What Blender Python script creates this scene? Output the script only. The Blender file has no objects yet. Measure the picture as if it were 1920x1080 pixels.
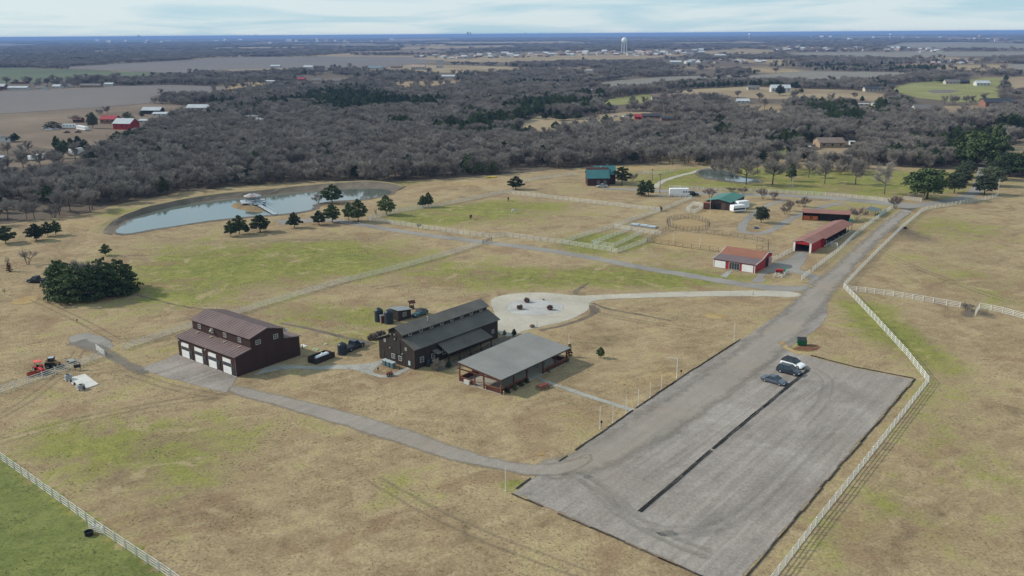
import bpy, math, random
import numpy as np
from mathutils import Vector, Matrix
from mathutils.geometry import delaunay_2d_cdt

C = bpy.context.scene.collection
scene = bpy.context.scene
R = math.radians
random.seed(11)
rng = np.random.default_rng(7)

# ------------------------------------------------------------------ camera
CAM_H = 62.0
FOC = 1660.0                      # focal length in photo pixels (1920 wide)
PITCH = math.atan((540 - 63.5) / FOC)
ROLL = math.atan(-13 / 1920)
_cr, _sr, _cp, _sp = math.cos(ROLL), math.sin(ROLL), math.cos(PITCH), math.sin(PITCH)
cam_data = bpy.data.cameras.new('camera')
cam_data.sensor_width = 36
cam_data.lens = 36 * FOC / 1920
cam_data.clip_start = 1
cam_data.clip_end = 250000
cam = bpy.data.objects.new('camera', cam_data)
C.objects.link(cam)
_Rt, _Dn, _Fw = Vector((1, 0, 0)), Vector((0, -_sp, -_cp)), Vector((0, _cp, -_sp))
_ix = _Rt * _cr - _Dn * _sr
_iy = _Rt * _sr + _Dn * _cr
cam.matrix_world = Matrix(((_ix.x, -_iy.x, -_Fw.x, 0), (_ix.y, -_iy.y, -_Fw.y, 0), (_ix.z, -_iy.z, -_Fw.z, CAM_H), (0, 0, 0, 1)))
scene.camera = cam

# ------------------------------------------------------------------ sky, sun, exposure
SUN_EL, SUN_AZ = 33.0, -77.0      # azimuth measured from +Y towards +X
world = bpy.data.worlds.new('World')
scene.world = world
world.use_nodes = True
wn, wl = world.node_tree.nodes, world.node_tree.links
wn.clear()
w_out = wn.new('ShaderNodeOutputWorld')
w_bg = wn.new('ShaderNodeBackground')
w_bg.inputs['Strength'].default_value = 0.082
w_sky = wn.new('ShaderNodeTexSky')
w_sky.sky_type = 'NISHITA'
w_sky.sun_disc = False
w_sky.sun_elevation = R(SUN_EL)
w_sky.sun_rotation = R(SUN_AZ)
w_sky.air_density = 1.0
w_sky.dust_density = 0.3
w_sky.ozone_density = 2.5
# high thin cloud: noise on the plane of the cloud deck
w_tc = wn.new('ShaderNodeTexCoord')
w_sep = wn.new('ShaderNodeSeparateXYZ')
wl.new(w_tc.outputs['Generated'], w_sep.inputs[0])
w_z = wn.new('ShaderNodeMath'); w_z.operation = 'MAXIMUM'; w_z.inputs[1].default_value = 0.0
wl.new(w_sep.outputs['Z'], w_z.inputs[0])
w_z2 = wn.new('ShaderNodeMath'); w_z2.operation = 'ADD'; w_z2.inputs[1].default_value = 0.075
wl.new(w_z.outputs[0], w_z2.inputs[0])
w_cmb = wn.new('ShaderNodeCombineXYZ')
for i, ax in enumerate('XY'):
    d = wn.new('ShaderNodeMath'); d.operation = 'DIVIDE'
    wl.new(w_sep.outputs[ax], d.inputs[0]); wl.new(w_z2.outputs[0], d.inputs[1])
    wl.new(d.outputs[0], w_cmb.inputs[i])
w_noise = wn.new('ShaderNodeTexNoise')
w_noise.inputs['Scale'].default_value = 0.42
w_noise.inputs['Detail'].default_value = 7
w_noise.inputs['Roughness'].default_value = 0.55
w_noise.inputs['Distortion'].default_value = 0.5
wl.new(w_cmb.outputs[0], w_noise.inputs['Vector'])
w_ramp = wn.new('ShaderNodeValToRGB')
w_ramp.color_ramp.elements[0].position = 0.38
w_ramp.color_ramp.elements[0].color = (2.75, 4.15, 5.0, 1)
w_ramp.color_ramp.elements[1].position = 0.54
w_ramp.color_ramp.elements[1].color = (4.25, 5.05, 5.45, 1)
wl.new(w_noise.outputs['Fac'], w_ramp.inputs[0])
w_mix = wn.new('ShaderNodeMixRGB')
w_mix.inputs[0].default_value = 0.88
wl.new(w_ramp.outputs[0], w_mix.inputs[2])
wl.new(w_sky.outputs[0], w_mix.inputs[1])
wl.new(w_mix.outputs[0], w_bg.inputs['Color'])
wl.new(w_bg.outputs[0], w_out.inputs['Surface'])

sun_data = bpy.data.lights.new('sun', 'SUN')
sun_data.energy = 2.35
sun_data.angle = R(3.0)
sun_data.color = (1.0, 0.94, 0.84)
sun = bpy.data.objects.new('sun', sun_data)
C.objects.link(sun)
_to = Vector((math.sin(R(SUN_AZ)) * math.cos(R(SUN_EL)), math.cos(R(SUN_AZ)) * math.cos(R(SUN_EL)), math.sin(R(SUN_EL))))
sun.rotation_euler = _to.to_track_quat('Z', 'Y').to_euler()
sun.location = _to * 200

vs = scene.view_settings
vs.view_transform = 'Standard'
vs.look = 'None'
vs.exposure = 0.88
vs.gamma = 1
vs.use_curve_mapping = False
scene.cycles.use_denoising = True
scene.cycles.max_bounces = 5
scene.cycles.diffuse_bounces = 2
scene.cycles.glossy_bounces = 2
scene.cycles.transparent_max_bounces = 6
scene.cycles.volume_bounces = 0

# ------------------------------------------------------------------ where a photo pixel meets the ground
def P(x, y, z=0.0):
    a, b = x - 960, y - 540
    a, b = (_cr * a + _sr * b) / FOC, (-_sr * a + _cr * b) / FOC
    d = (a, _cp - b * _sp, -(_sp + b * _cp))
    t = (CAM_H - z) / -d[2]
    return Vector((d[0] * t, d[1] * t, z))

def to_px(X, Y, Z=0.0):
    Zr = Z - CAM_H
    w = Y * _cp - Zr * _sp
    a = FOC * X / w
    b = FOC * (-Y * _sp - Zr * _cp) / w
    return 960 + _cr * a - _sr * b, 540 + _sr * a + _cr * b

def ppm(p):
    "photo pixels per metre, across the view, at a ground point"
    return FOC / (p.y * _cp + CAM_H * _sp)

def z_at(p, ytop):
    lo, hi = -5.0, 80.0
    for _ in range(40):
        m = (lo + hi) / 2
        if to_px(p.x, p.y, m)[1] > ytop: lo = m
        else: hi = m
    return lo

# ------------------------------------------------------------------ tags
def tag(o, label=None, cat=None, group=None, kind=None):
    if label: o['label'] = label
    if cat: o['category'] = cat
    if group: o['group'] = group
    if kind: o['kind'] = kind
    return o

def empty(name, loc, rz=0.0, label=None, cat=None, group=None, scale=None):
    o = bpy.data.objects.new(name, None)
    o.empty_display_size = 0.5
    C.objects.link(o)
    o.location = loc
    o.rotation_euler = (0, 0, rz)
    if scale: o.scale = scale
    return tag(o, label, cat, group)

def link_mesh(name, me, parent=None, loc=None):
    o = bpy.data.objects.new(name, me)
    C.objects.link(o)
    if parent: o.parent = parent
    if loc is not None: o.location = loc
    return o

def copy_tree(o, parent=None):
    c = o.copy(); C.objects.link(c); c.parent = parent
    for ch in o.children: copy_tree(ch, c)
    return c

# ------------------------------------------------------------------ materials
_mats = {}
def nodes_of(name):
    m = bpy.data.materials.new(name)
    m.use_nodes = True
    nt = m.node_tree
    return m, nt.nodes, nt.links, nt.nodes['Principled BSDF']

def M(name, col, rough=0.75, var=0.18, scale=1.2, metal=0.0, bump=0.0, rand=0.0, spec=0.3, stretch=None):
    "a plain weathered surface: the colour, broken up by two noises"
    if name in _mats: return _mats[name]
    m, n, l, b = nodes_of(name)
    tc = n.new('ShaderNodeTexCoord')
    vec = tc.outputs['Object']
    if stretch:
        mp = n.new('ShaderNodeMapping'); mp.inputs['Scale'].default_value = stretch
        l.new(vec, mp.inputs['Vector']); vec = mp.outputs[0]
    t1 = n.new('ShaderNodeTexNoise'); t1.inputs['Scale'].default_value = scale; t1.inputs['Detail'].default_value = 5
    l.new(vec, t1.inputs['Vector'])
    rp = n.new('ShaderNodeMapRange')
    rp.inputs['From Min'].default_value = 0.3; rp.inputs['From Max'].default_value = 0.7
    rp.inputs['To Min'].default_value = 1 - var; rp.inputs['To Max'].default_value = 1 + var
    l.new(t1.outputs['Fac'], rp.inputs['Value'])
    fac = rp.outputs[0]
    if rand:
        oi = n.new('ShaderNodeObjectInfo')
        r2 = n.new('ShaderNodeMapRange'); r2.inputs['To Min'].default_value = 1 - rand; r2.inputs['To Max'].default_value = 1 + rand
        l.new(oi.outputs['Random'], r2.inputs['Value'])
        mu = n.new('ShaderNodeMath'); mu.operation = 'MULTIPLY'
        l.new(fac, mu.inputs[0]); l.new(r2.outputs[0], mu.inputs[1]); fac = mu.outputs[0]
    mx = n.new('ShaderNodeVectorMath'); mx.operation = 'SCALE'
    mx.inputs[0].default_value = col
    l.new(fac, mx.inputs['Scale'])
    l.new(mx.outputs[0], b.inputs['Base Color'])
    b.inputs['Roughness'].default_value = rough
    b.inputs['Metallic'].default_value = metal
    b.inputs['Specular IOR Level'].default_value = spec
    if bump:
        bp = n.new('ShaderNodeBump'); bp.inputs['Strength'].default_value = bump; bp.inputs['Distance'].default_value = 0.1
        l.new(t1.outputs['Fac'], bp.inputs['Height']); l.new(bp.outputs[0], b.inputs['Normal'])
    _mats[name] = m
    return m

def ramp_node(n, stops):
    r = n.new('ShaderNodeValToRGB')
    e = r.color_ramp.elements
    e[0].position, e[0].color = stops[0][0], (*stops[0][1], 1)
    e[1].position, e[1].color = stops[-1][0], (*stops[-1][1], 1)
    for p, c in stops[1:-1]:
        x = e.new(p); x.color = (*c, 1)
    return r

def noise_node(n, l, vec, scale, detail=4, rough=0.55, dist=0.0):
    t = n.new('ShaderNodeTexNoise')
    t.inputs['Scale'].default_value = scale; t.inputs['Detail'].default_value = detail
    t.inputs['Roughness'].default_value = rough; t.inputs['Distortion'].default_value = dist
    l.new(vec, t.inputs['Vector'])
    return t.outputs['Fac']

def mixc(n, l, fac, a, b, mode='MIX'):
    m = n.new('ShaderNodeMixRGB'); m.blend_type = mode
    for i, v in ((0, fac), (1, a), (2, b)):
        if isinstance(v, (int, float)): m.inputs[i].default_value = v if i == 0 else (v, v, v, 1)
        elif isinstance(v, tuple): m.inputs[i].default_value = (*v, 1)
        else: l.new(v, m.inputs[i])
    return m.outputs[0]

def mapr(n, l, v, a, b, c=0.0, d=1.0):
    m = n.new('ShaderNodeMapRange'); m.interpolation_type = 'SMOOTHSTEP'
    m.inputs['From Min'].default_value = a; m.inputs['From Max'].default_value = b
    m.inputs['To Min'].default_value = c; m.inputs['To Max'].default_value = d
    l.new(v, m.inputs['Value'])
    return m.outputs[0]

def mth(n, l, op, a, b):
    m = n.new('ShaderNodeMath'); m.operation = op
    for i, v in enumerate((a, b)):
        if isinstance(v, (int, float)): m.inputs[i].default_value = v
        else: l.new(v, m.inputs[i])
    return m.outputs[0]

def turned(n, l, vec, rot, scale):
    a = n.new('ShaderNodeMapping'); a.inputs['Rotation'].default_value = (0, 0, rot); l.new(vec, a.inputs['Vector'])
    b = n.new('ShaderNodeMapping'); b.inputs['Scale'].default_value = scale; l.new(a.outputs[0], b.inputs['Vector'])
    return b

def ground_material():
    m, n, l, b = nodes_of('pasture_grass')
    geo = n.new('ShaderNodeNewGeometry'); pos = geo.outputs['Position']
    at = n.new('ShaderNodeAttribute'); at.attribute_name = 'cover'
    sp = n.new('ShaderNodeSeparateColor'); l.new(at.outputs['Color'], sp.inputs[0])
    big = noise_node(n, l, pos, 0.022, 4)
    mid = noise_node(n, l, pos, 0.085, 5, 0.6, 0.8)
    small = noise_node(n, l, pos, 0.42, 5, 0.65)
    fine = noise_node(n, l, pos, 2.3, 4, 0.7)
    mp = turned(n, l, pos, R(-35), (0.05, 0.6, 1))
    streak = noise_node(n, l, mp.outputs[0], 1.0, 4, 0.6, 0.4)
    tan = ramp_node(n, [(0.34, (0.160, 0.113, 0.068)), (0.44, (0.244, 0.180, 0.104)), (0.54, (0.316, 0.238, 0.138)), (0.66, (0.408, 0.316, 0.188))])
    s1 = mth(n, l, 'ADD', mth(n, l, 'MULTIPLY', mid, 0.5), mth(n, l, 'MULTIPLY', small, 0.32))
    s1 = mth(n, l, 'ADD', s1, mth(n, l, 'MULTIPLY', streak, 0.18))
    l.new(s1, tan.inputs[0])
    green = ramp_node(n, [(0.33, (0.110, 0.116, 0.034)), (0.5, (0.188, 0.185, 0.052)), (0.67, (0.262, 0.240, 0.074))])
    l.new(mth(n, l, 'ADD', mth(n, l, 'MULTIPLY', small, 0.6), mth(n, l, 'MULTIPLY', mid, 0.4)), green.inputs[0])
    gsum = mth(n, l, 'ADD', mth(n, l, 'MULTIPLY', sp.outputs[0], 1.5), mth(n, l, 'MULTIPLY', mth(n, l, 'SUBTRACT', mid, 0.47), 2.2))
    gsum = mth(n, l, 'ADD', gsum, mth(n, l, 'MULTIPLY', mth(n, l, 'SUBTRACT', big, 0.5), 1.0))
    gsum = mth(n, l, 'ADD', gsum, mth(n, l, 'MULTIPLY', mth(n, l, 'SUBTRACT', small, 0.5), 0.9))
    gf = mapr(n, l, gsum, 0.15, 0.85)
    c = mixc(n, l, gf, tan.outputs[0], green.outputs[0])
    # reddish dead grass and bare soil, where the sward is thin
    red = mapr(n, l, noise_node(n, l, pos, 0.06, 5, 0.62, 1.0), 0.52, 0.66, 0, 0.7)
    c = mixc(n, l, red, c, (0.225, 0.148, 0.088))
    pale = mapr(n, l, noise_node(n, l, pos, 0.11, 5, 0.6, 1.4), 0.56, 0.68, 0, 0.6)
    c = mixc(n, l, pale, c, (0.36, 0.275, 0.165))
    br = mapr(n, l, mth(n, l, 'ADD', sp.outputs[1], mth(n, l, 'MULTIPLY', mth(n, l, 'SUBTRACT', small, 0.5), 1.1)), 0.25, 0.8)
    c = mixc(n, l, br, c, (0.118, 0.092, 0.070))
    st = mapr(n, l, mth(n, l, 'ADD', sp.outputs[2], mth(n, l, 'MULTIPLY', mth(n, l, 'SUBTRACT', small, 0.5), 1.0)), 0.25, 0.85)
    c = mixc(n, l, st, c, (0.36, 0.255, 0.12))
    lush = ramp_node(n, [(0.3, (0.080, 0.100, 0.030)), (0.5, (0.130, 0.150, 0.046)), (0.7, (0.190, 0.198, 0.064))]); l.new(mth(n, l, 'ADD', mth(n, l, 'MULTIPLY', small, 0.6), mth(n, l, 'MULTIPLY', mid, 0.4)), lush.inputs[0])
    c = mixc(n, l, mapr(n, l, mth(n, l, 'ADD', at.outputs['Alpha'], mth(n, l, 'MULTIPLY', mth(n, l, 'SUBTRACT', small, 0.5), 0.9)), 0.3, 0.9, 0.0, 0.9), c, lush.outputs[0])
    dk = mapr(n, l, noise_node(n, l, pos, 0.9, 6, 0.7, 0.6), 0.30, 0.46, 0.72, 1.0)
    c = mixc(n, l, 1.0, c, dk, 'MULTIPLY')
    fm = mapr(n, l, fine, 0.25, 0.75, 0.74, 1.24)
    c = mixc(n, l, 1.0, c, fm, 'MULTIPLY')
    l.new(c, b.inputs['Base Color'])
    b.inputs['Roughness'].default_value = 0.95
    b.inputs['Specular IOR Level'].default_value = 0.08
    bp = n.new('ShaderNodeBump'); bp.inputs['Strength'].default_value = 0.6; bp.inputs['Distance'].default_value = 0.25
    l.new(mth(n, l, 'ADD', small, mth(n, l, 'MULTIPLY', fine, 0.5)), bp.inputs['Height'])
    l.new(bp.outputs[0], b.inputs['Normal'])
    return m

def sheet_material(name, stops, scales=(0.12, 0.8, 4.0), streak_rot=None, soft=True, streak_amt=0.35, rough=0.92, tint=None, alpha=1.0, feather=False):
    "gravel, dirt and crop sheets; the rim thins out into whatever lies beneath"
    if name in _mats: return _mats[name]
    m, n, l, b = nodes_of(name)
    geo = n.new('ShaderNodeNewGeometry'); pos = geo.outputs['Position']
    a = noise_node(n, l, pos, scales[0], 5, 0.6, 0.6)
    s = noise_node(n, l, pos, scales[1], 5, 0.65)
    f = noise_node(n, l, pos, scales[2], 3, 0.7)
    v = mth(n, l, 'ADD', mth(n, l, 'MULTIPLY', a, 0.62 - streak_amt * 0.5), mth(n, l, 'MULTIPLY', s, 0.38 - streak_amt * 0.5))
    if streak_rot is not None:
        mp = turned(n, l, pos, streak_rot, (0.035, 0.75, 1))
        k = noise_node(n, l, mp.outputs[0], 1.0, 5, 0.6, 0.5)
    else:
        k = a
    v = mth(n, l, 'ADD', v, mth(n, l, 'MULTIPLY', k, streak_amt))
    r = ramp_node(n, stops); l.new(v, r.inputs[0])
    c = r.outputs[0]
    if tint:
        tm = mapr(n, l, noise_node(n, l, pos, 0.05, 4, 0.6, 0.7), 0.48, 0.66, 0, 0.6)
        c = mixc(n, l, tm, c, tint)
    c = mixc(n, l, 1.0, c, mapr(n, l, f, 0.25, 0.75, 0.82, 1.18), 'MULTIPLY')
    l.new(c, b.inputs['Base Color'])
    b.inputs['Roughness'].default_value = rough
    b.inputs['Specular IOR Level'].default_value = 0.1
    bp = n.new('ShaderNodeBump'); bp.inputs['Strength'].default_value = 0.3; bp.inputs['Distance'].default_value = 0.06
    l.new(f, bp.inputs['Height']); l.new(bp.outputs[0], b.inputs['Normal'])
    if soft:
        at = n.new('ShaderNodeAttribute'); at.attribute_name = 'inner'
        e = mapr(n, l, mth(n, l, 'ADD', at.outputs['Fac'], mth(n, l, 'MULTIPLY', mth(n, l, 'SUBTRACT', s, 0.5), 0.9 if feather else 1.6)), 0.05 if feather else 0.3, 0.95 if feather else 0.6, 0.0, alpha)
        tr = n.new('ShaderNodeBsdfTransparent')
        mx = n.new('ShaderNodeMixShader')
        l.new(e, mx.inputs[0]); l.new(tr.outputs[0], mx.inputs[1]); l.new(b.outputs[0], mx.inputs[2])
        l.new(mx.outputs[0], n['Material Output'].inputs['Surface'])
    _mats[name] = m
    return m

# ------------------------------------------------------------------ mesh builder
class MB:
    def __init__(s): s.v, s.f = [], []
    def add(s, vs_, fs):
        k = len(s.v); s.v += [tuple(p) for p in vs_]; s.f += [tuple(i + k for i in f) for f in fs]
    def box(s, x0, x1, y0, y1, z0, z1):
        s.add([(x0, y0, z0), (x1, y0, z0), (x1, y1, z0), (x0, y1, z0), (x0, y0, z1), (x1, y0, z1), (x1, y1, z1), (x0, y1, z1)],
              [(0, 3, 2, 1), (4, 5, 6, 7), (0, 1, 5, 4), (1, 2, 6, 5), (2, 3, 7, 6), (3, 0, 4, 7)])
        return s
    def bar(s, p, q, w, h=None):
        "square bar from p to q"
        p, q = Vector(p), Vector(q); d = (q - p).normalized(); h = h or w
        a = d.cross(Vector((0, 0, 1)))
        a = a.normalized() if a.length > 1e-4 else Vector((1, 0, 0))
        b = a.cross(d)
        r = [a * (w / 2) + b * (h / 2), a * (-w / 2) + b * (h / 2), a * (-w / 2) - b * (h / 2), a * (w / 2) - b * (h / 2)]
        s.add([p + x for x in r] + [q + x for x in r], [(0, 1, 5, 4), (1, 2, 6, 5), (2, 3, 7, 6), (3, 0, 4, 7), (3, 2, 1, 0), (4, 5, 6, 7)])
        return s
    def tube(s, p, q, r0, r1=None, n=8, caps=True):
        p, q = Vector(p), Vector(q); r1 = r0 if r1 is None else r1
        d = (q - p).normalized()
        a = d.cross(Vector((0, 0, 1)))
        a = a.normalized() if a.length > 1e-4 else Vector((1, 0, 0))
        b = d.cross(a)
        vs_ = []
        for c, r in ((p, r0), (q, r1)):
            for i in range(n):
                t = 2 * math.pi * i / n
                vs_.append(c + a * (math.cos(t) * r) + b * (math.sin(t) * r))
        fs = [(i, (i + 1) % n, n + (i + 1) % n, n + i) for i in range(n)]
        if caps: fs += [tuple(reversed(range(n))), tuple(range(n, 2 * n))]
        s.add(vs_, fs)
        return s
    def lathe(s, prof, n=14, c=(0, 0, 0)):
        "prof: (radius, z) from bottom to top"
        vs_, fs = [], []
        for r, z in prof:
            for i in range(n):
                t = 2 * math.pi * i / n
                vs_.append((c[0] + r * math.cos(t), c[1] + r * math.sin(t), c[2] + z))
        for k in range(len(prof) - 1):
            for i in range(n):
                fs.append((k * n + i, k * n + (i + 1) % n, (k + 1) * n + (i + 1) % n, (k + 1) * n + i))
        fs += [tuple(reversed(range(n))), tuple(range((len(prof) - 1) * n, len(prof) * n))]
        s.add(vs_, fs)
        return s
    def prism(s, prof, axis, a0, a1):
        "closed outline extruded along x or y; prof holds (other, z)"
        n = len(prof)
        def pt(a, o, z): return (a, o, z) if axis == 'x' else (o, a, z)
        s.add([pt(a0, o, z) for o, z in prof] + [pt(a1, o, z) for o, z in prof],
              [tuple(range(n)), tuple(reversed(range(n, 2 * n)))] + [(i, n + i, n + (i + 1) % n, (i + 1) % n) for i in range(n)])
        return s
    def slab(s, pts, t):
        "four or more corners in order, thickened downwards"
        n = len(pts); pts = [Vector(p) for p in pts]
        s.add(pts + [p - Vector((0, 0, t)) for p in pts], [tuple(range(n)), tuple(reversed(range(n, 2 * n)))] + [(i, n + i, n + (i + 1) % n, (i + 1) % n) for i in range(n)])
        return s
    def loft(s, rings):
        n = len(rings[0]); k = len(rings)
        fs = [(a * n + i, a * n + (i + 1) % n, (a + 1) * n + (i + 1) % n, (a + 1) * n + i) for a in range(k - 1) for i in range(n)]
        fs += [tuple(reversed(range(n))), tuple(range((k - 1) * n, k * n))]
        s.add([p for r in rings for p in r], fs)
        return s
    def mesh(s, name, mat, smooth=False):
        me = bpy.data.meshes.new(name)
        me.from_pydata(s.v, [], s.f)
        me.materials.append(mat)
        if smooth: me.polygons.foreach_set('use_smooth', [True] * len(me.polygons))
        me.update()
        return me
    def build(s, name, mat, parent=None, smooth=False, loc=None):
        import bmesh
        me = s.mesh(name, mat, smooth)
        bm = bmesh.new(); bm.from_mesh(me)
        bmesh.ops.recalc_face_normals(bm, faces=bm.faces)
        bm.to_mesh(me); bm.free()
        return link_mesh(name, me, parent, loc)

# numpy value noise for scattering
_perm = np.random.default_rng(3).random((256, 256))
def vnoise(x, y, s):
    x, y = np.asarray(x) / s, np.asarray(y) / s
    xi, yi = np.floor(x).astype(int), np.floor(y).astype(int)
    fx, fy = x - xi, y - yi
    fx, fy = fx * fx * (3 - 2 * fx), fy * fy * (3 - 2 * fy)
    g = lambda i, j: _perm[i & 255, j & 255]
    return (g(xi, yi) * (1 - fx) + g(xi + 1, yi) * fx) * (1 - fy) + (g(xi, yi + 1) * (1 - fx) + g(xi + 1, yi + 1) * fx) * fy

def inside(poly, x, y):
    "even-odd test of many points; poly in world xy"
    r = np.zeros(len(x), bool)
    n = len(poly)
    for i in range(n):
        x0, y0 = poly[i]; x1, y1 = poly[(i + 1) % n]
        if y0 == y1: continue
        c = ((y0 > y) != (y1 > y)) & (x < (x1 - x0) * (y - y0) / (y1 - y0) + x0)
        r ^= c
    return r

def wpoly(px): return [tuple(P(*p)[:2]) for p in px]

def chaikin(pts, k=2, closed=True):
    for _ in range(k):
        out = []
        n = len(pts)
        for i in range(n if closed else n - 1):
            a, b = pts[i], pts[(i + 1) % n]
            out += [(a[0] * .75 + b[0] * .25, a[1] * .75 + b[1] * .25), (a[0] * .25 + b[0] * .75, a[1] * .25 + b[1] * .75)]
        if not closed: out = [pts[0]] + out + [pts[-1]]
        pts = out
    return pts

def sheet(name, pts, z, mat, rim=0.7, step=1.6, jit=0.22, smooth=0, kind='structure'):
    "a flat sheet lying on the ground; pts in world xy"
    if smooth: pts = chaikin(pts, smooth)
    ring = []
    n = len(pts)
    for i in range(n):
        a, b = Vector(pts[i][:2]), Vector(pts[(i + 1) % n][:2])
        k = max(1, int((b - a).length / step))
        for j in range(k): ring.append(a.lerp(b, j / k))
    area = sum(ring[i].x * ring[(i + 1) % len(ring)].y - ring[(i + 1) % len(ring)].x * ring[i].y for i in range(len(ring)))
    if area < 0: ring.reverse()
    n = len(ring)
    outer, inner = [], []
    for i in range(n):
        d = (ring[(i + 1) % n] - ring[i - 1])
        d = d.normalized() if d.length > 1e-6 else Vector((1, 0))
        nrm = Vector((-d.y, d.x))
        j = (vnoise([ring[i].x], [ring[i].y], 2.2)[0] - 0.5) * 2 * jit
        o = ring[i] + nrm * j
        outer.append((o.x, o.y, z)); q = ring[i] + nrm * (j + rim); inner.append((q.x, q.y, z))
    pts2 = [Vector(p[:2]) for p in outer + inner]
    eds = [(i, (i + 1) % n) for i in range(n)] + [(n + i, n + (i + 1) % n) for i in range(n)]
    cv, ce, cf, ov, _oe, _of = delaunay_2d_cdt(pts2, eds, [], 1, 1e-4)
    me = bpy.data.meshes.new(name)
    me.from_pydata([(p.x, p.y, z) for p in cv], [], cf)
    at = me.attributes.new('inner', 'FLOAT', 'POINT')
    at.data.foreach_set('value', [(1.0 if min(q) >= n else 0.0) if q else 0.4 for q in ov])
    me.materials.append(mat)
    o = link_mesh(name, me)
    if kind: o['kind'] = kind
    return o

def strip_poly(px, widths):
    "polygon around a centre line given in photo pixels, widths in metres"
    c = [P(*p).xy for p in px]
    c = chaikin([tuple(p) for p in c], 2, closed=False)
    w = np.interp(np.linspace(0, 1, len(c)), np.linspace(0, 1, len(widths)), widths)
    L, Rr = [], []
    for i in range(len(c)):
        a, b = Vector(c[max(i - 1, 0)]), Vector(c[min(i + 1, len(c) - 1)])
        d = (b - a).normalized(); nn = Vector((-d.y, d.x)) * (w[i] / 2)
        L.append(tuple(Vector(c[i]) + nn)); Rr.append(tuple(Vector(c[i]) - nn))
    return L + Rr[::-1]
# ------------------------------------------------------------------ the land
HOME = wpoly([(-400, 440), (-60, 428), (60, 414), (150, 404), (215, 385), (330, 362), (460, 348), (600, 339), (735, 341), (860, 333), (1000, 322),
              (1095, 313), (1200, 308), (1290, 311), (1400, 309), (1500, 308), (1640, 311), (1780, 318), (1832, 313), (1850, 318), (1870, 331), (2100, 326)]) \
       + [(190, 60), (170, -60), (-170, -60), (-200, 60)]

def grow(a, b, step, far, f=1.16):
    v = list(np.arange(a, b + step / 2, step))
    lo, hi, d = [], [], step
    p = a
    while p > -far: d *= f; p -= d; lo.append(p)
    p, d = b, step
    while p < far: d *= f; p += d; hi.append(p)
    return np.array(lo[::-1] + v + hi)

gx, gy = grow(-235, 235, 1.7, 90000), grow(55, 440, 1.7, 90000)
GX, GY = np.meshgrid(gx, gy)
nx, ny = len(gx), len(gy)
fx_, fy_ = GX.ravel(), GY.ravel()
in_home = inside(HOME, fx_, fy_)

def blob(px, py, rx, ry, amt, soft=1.0):
    c = P(px, py); wx = (P(px + rx, py) - c).length; wy = (P(px, py - ry) - P(px, py + ry)).length / 2
    d = ((fx_ - c.x) / wx) ** 2 + ((fy_ - c.y) / wy) ** 2
    return amt * np.exp(-d * soft)

gr = np.zeros(len(fx_)); soil = np.zeros(len(fx_)); straw = np.zeros(len(fx_))
for a in [(430, 500, 210, 42, .75), (600, 480, 160, 26, .6), (330, 560, 120, 22, .35), (1010, 520, 150, 18, .65), (1260, 524, 120, 16, .95), (1180, 508, 90, 12, .5),
          (620, 590, 150, 26, .5), (690, 640, 70, 18, .4), (850, 500, 110, 30, .3), (300, 850, 180, 60, .42), (330, 960, 90, 60, .2), (120, 820, 120, 40, .25), (1640, 600, 60, 60, .42),
          (1700, 640, 50, 60, .35), (1690, 960, 90, 90, .25), (1560, 1000, 60, 60, .3), (1800, 850, 90, 80, .25), (880, 400, 150, 16, .5), (800, 410, 80, 10, .5), (960, 385, 120, 10, .4),
          (1100, 460, 60, 16, .7), (1160, 450, 60, 14, .7), (1380, 325, 140, 10, .95), (1500, 340, 220, 16, .9), (1650, 345, 130, 16, .75), (1280, 342, 60, 10, .7), (1750, 330, 80, 8, .6),
          (1780, 430, 130, 40, .3), (1850, 540, 80, 60, .22), (1480, 590, 40, 14, .2), (1520, 620, 40, 14, .2), (720, 345, 60, 5, .8), (1430, 520, 60, 6, .35), (960, 905, 24, 10, .7),
          (260, 400, 90, 10, .35), (500, 790, 120, 30, .12), (700, 930, 120, 50, .12), (1580, 395, 60, 10, .2), (1290, 480, 60, 10, .15)]:
    gr += blob(*a)
for a in [(330, 455, 200, 9, .35), (600, 450, 160, 8, .4), (1850, 590, 16, 8, .9), (1690, 432, 36, 14, .6), (1740, 450, 50, 16, .35), (1790, 480, 60, 20, .25), (270, 640, 70, 12, .3), (250, 700, 60, 14, .45), (1040, 700, 50, 22, .22),
          (560, 800, 120, 20, .2), (830, 670, 60, 20, .35), (970, 640, 30, 10, .6), (1130, 590, 40, 8, .4), (1250, 575, 90, 9, .25), (160, 1012, 26, 10, 1.0), (50, 665, 60, 10, .35), (1380, 600, 60, 16, .12),
          (60, 425, 90, 10, .4), (250, 720, 50, 10, .3), (1395, 445, 50, 12, .2)]:
    soil += blob(*a)
for a in [(1250, 700, 60, 26, .5), (1160, 720, 60, 24, .4), (700, 690, 90, 16, .35), (560, 790, 100, 24, .25), (1330, 400, 60, 16, .6), (1480, 430, 90, 20, .5), (1100, 372, 90, 10, .45), (860, 345, 90, 8, .5), (160, 420, 90, 16, .5),
          (1200, 315, 90, 8, .6), (1000, 340, 90, 10, .4), (90, 540, 90, 30, .3), (1290, 462, 70, 8, .8), (300, 470, 90, 14, .3), (1820, 480, 120, 40, .2), (1640, 470, 30, 20, .4)]:
    straw += blob(*a)
# the greener pasture in the near corner, behind its fence
f7 = inside(wpoly([(-500, 640), (0, 862), (318, 1082), (420, 1160), (-500, 1500)]), fx_, fy_)
gr = np.where(f7, .95, gr)
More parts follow.
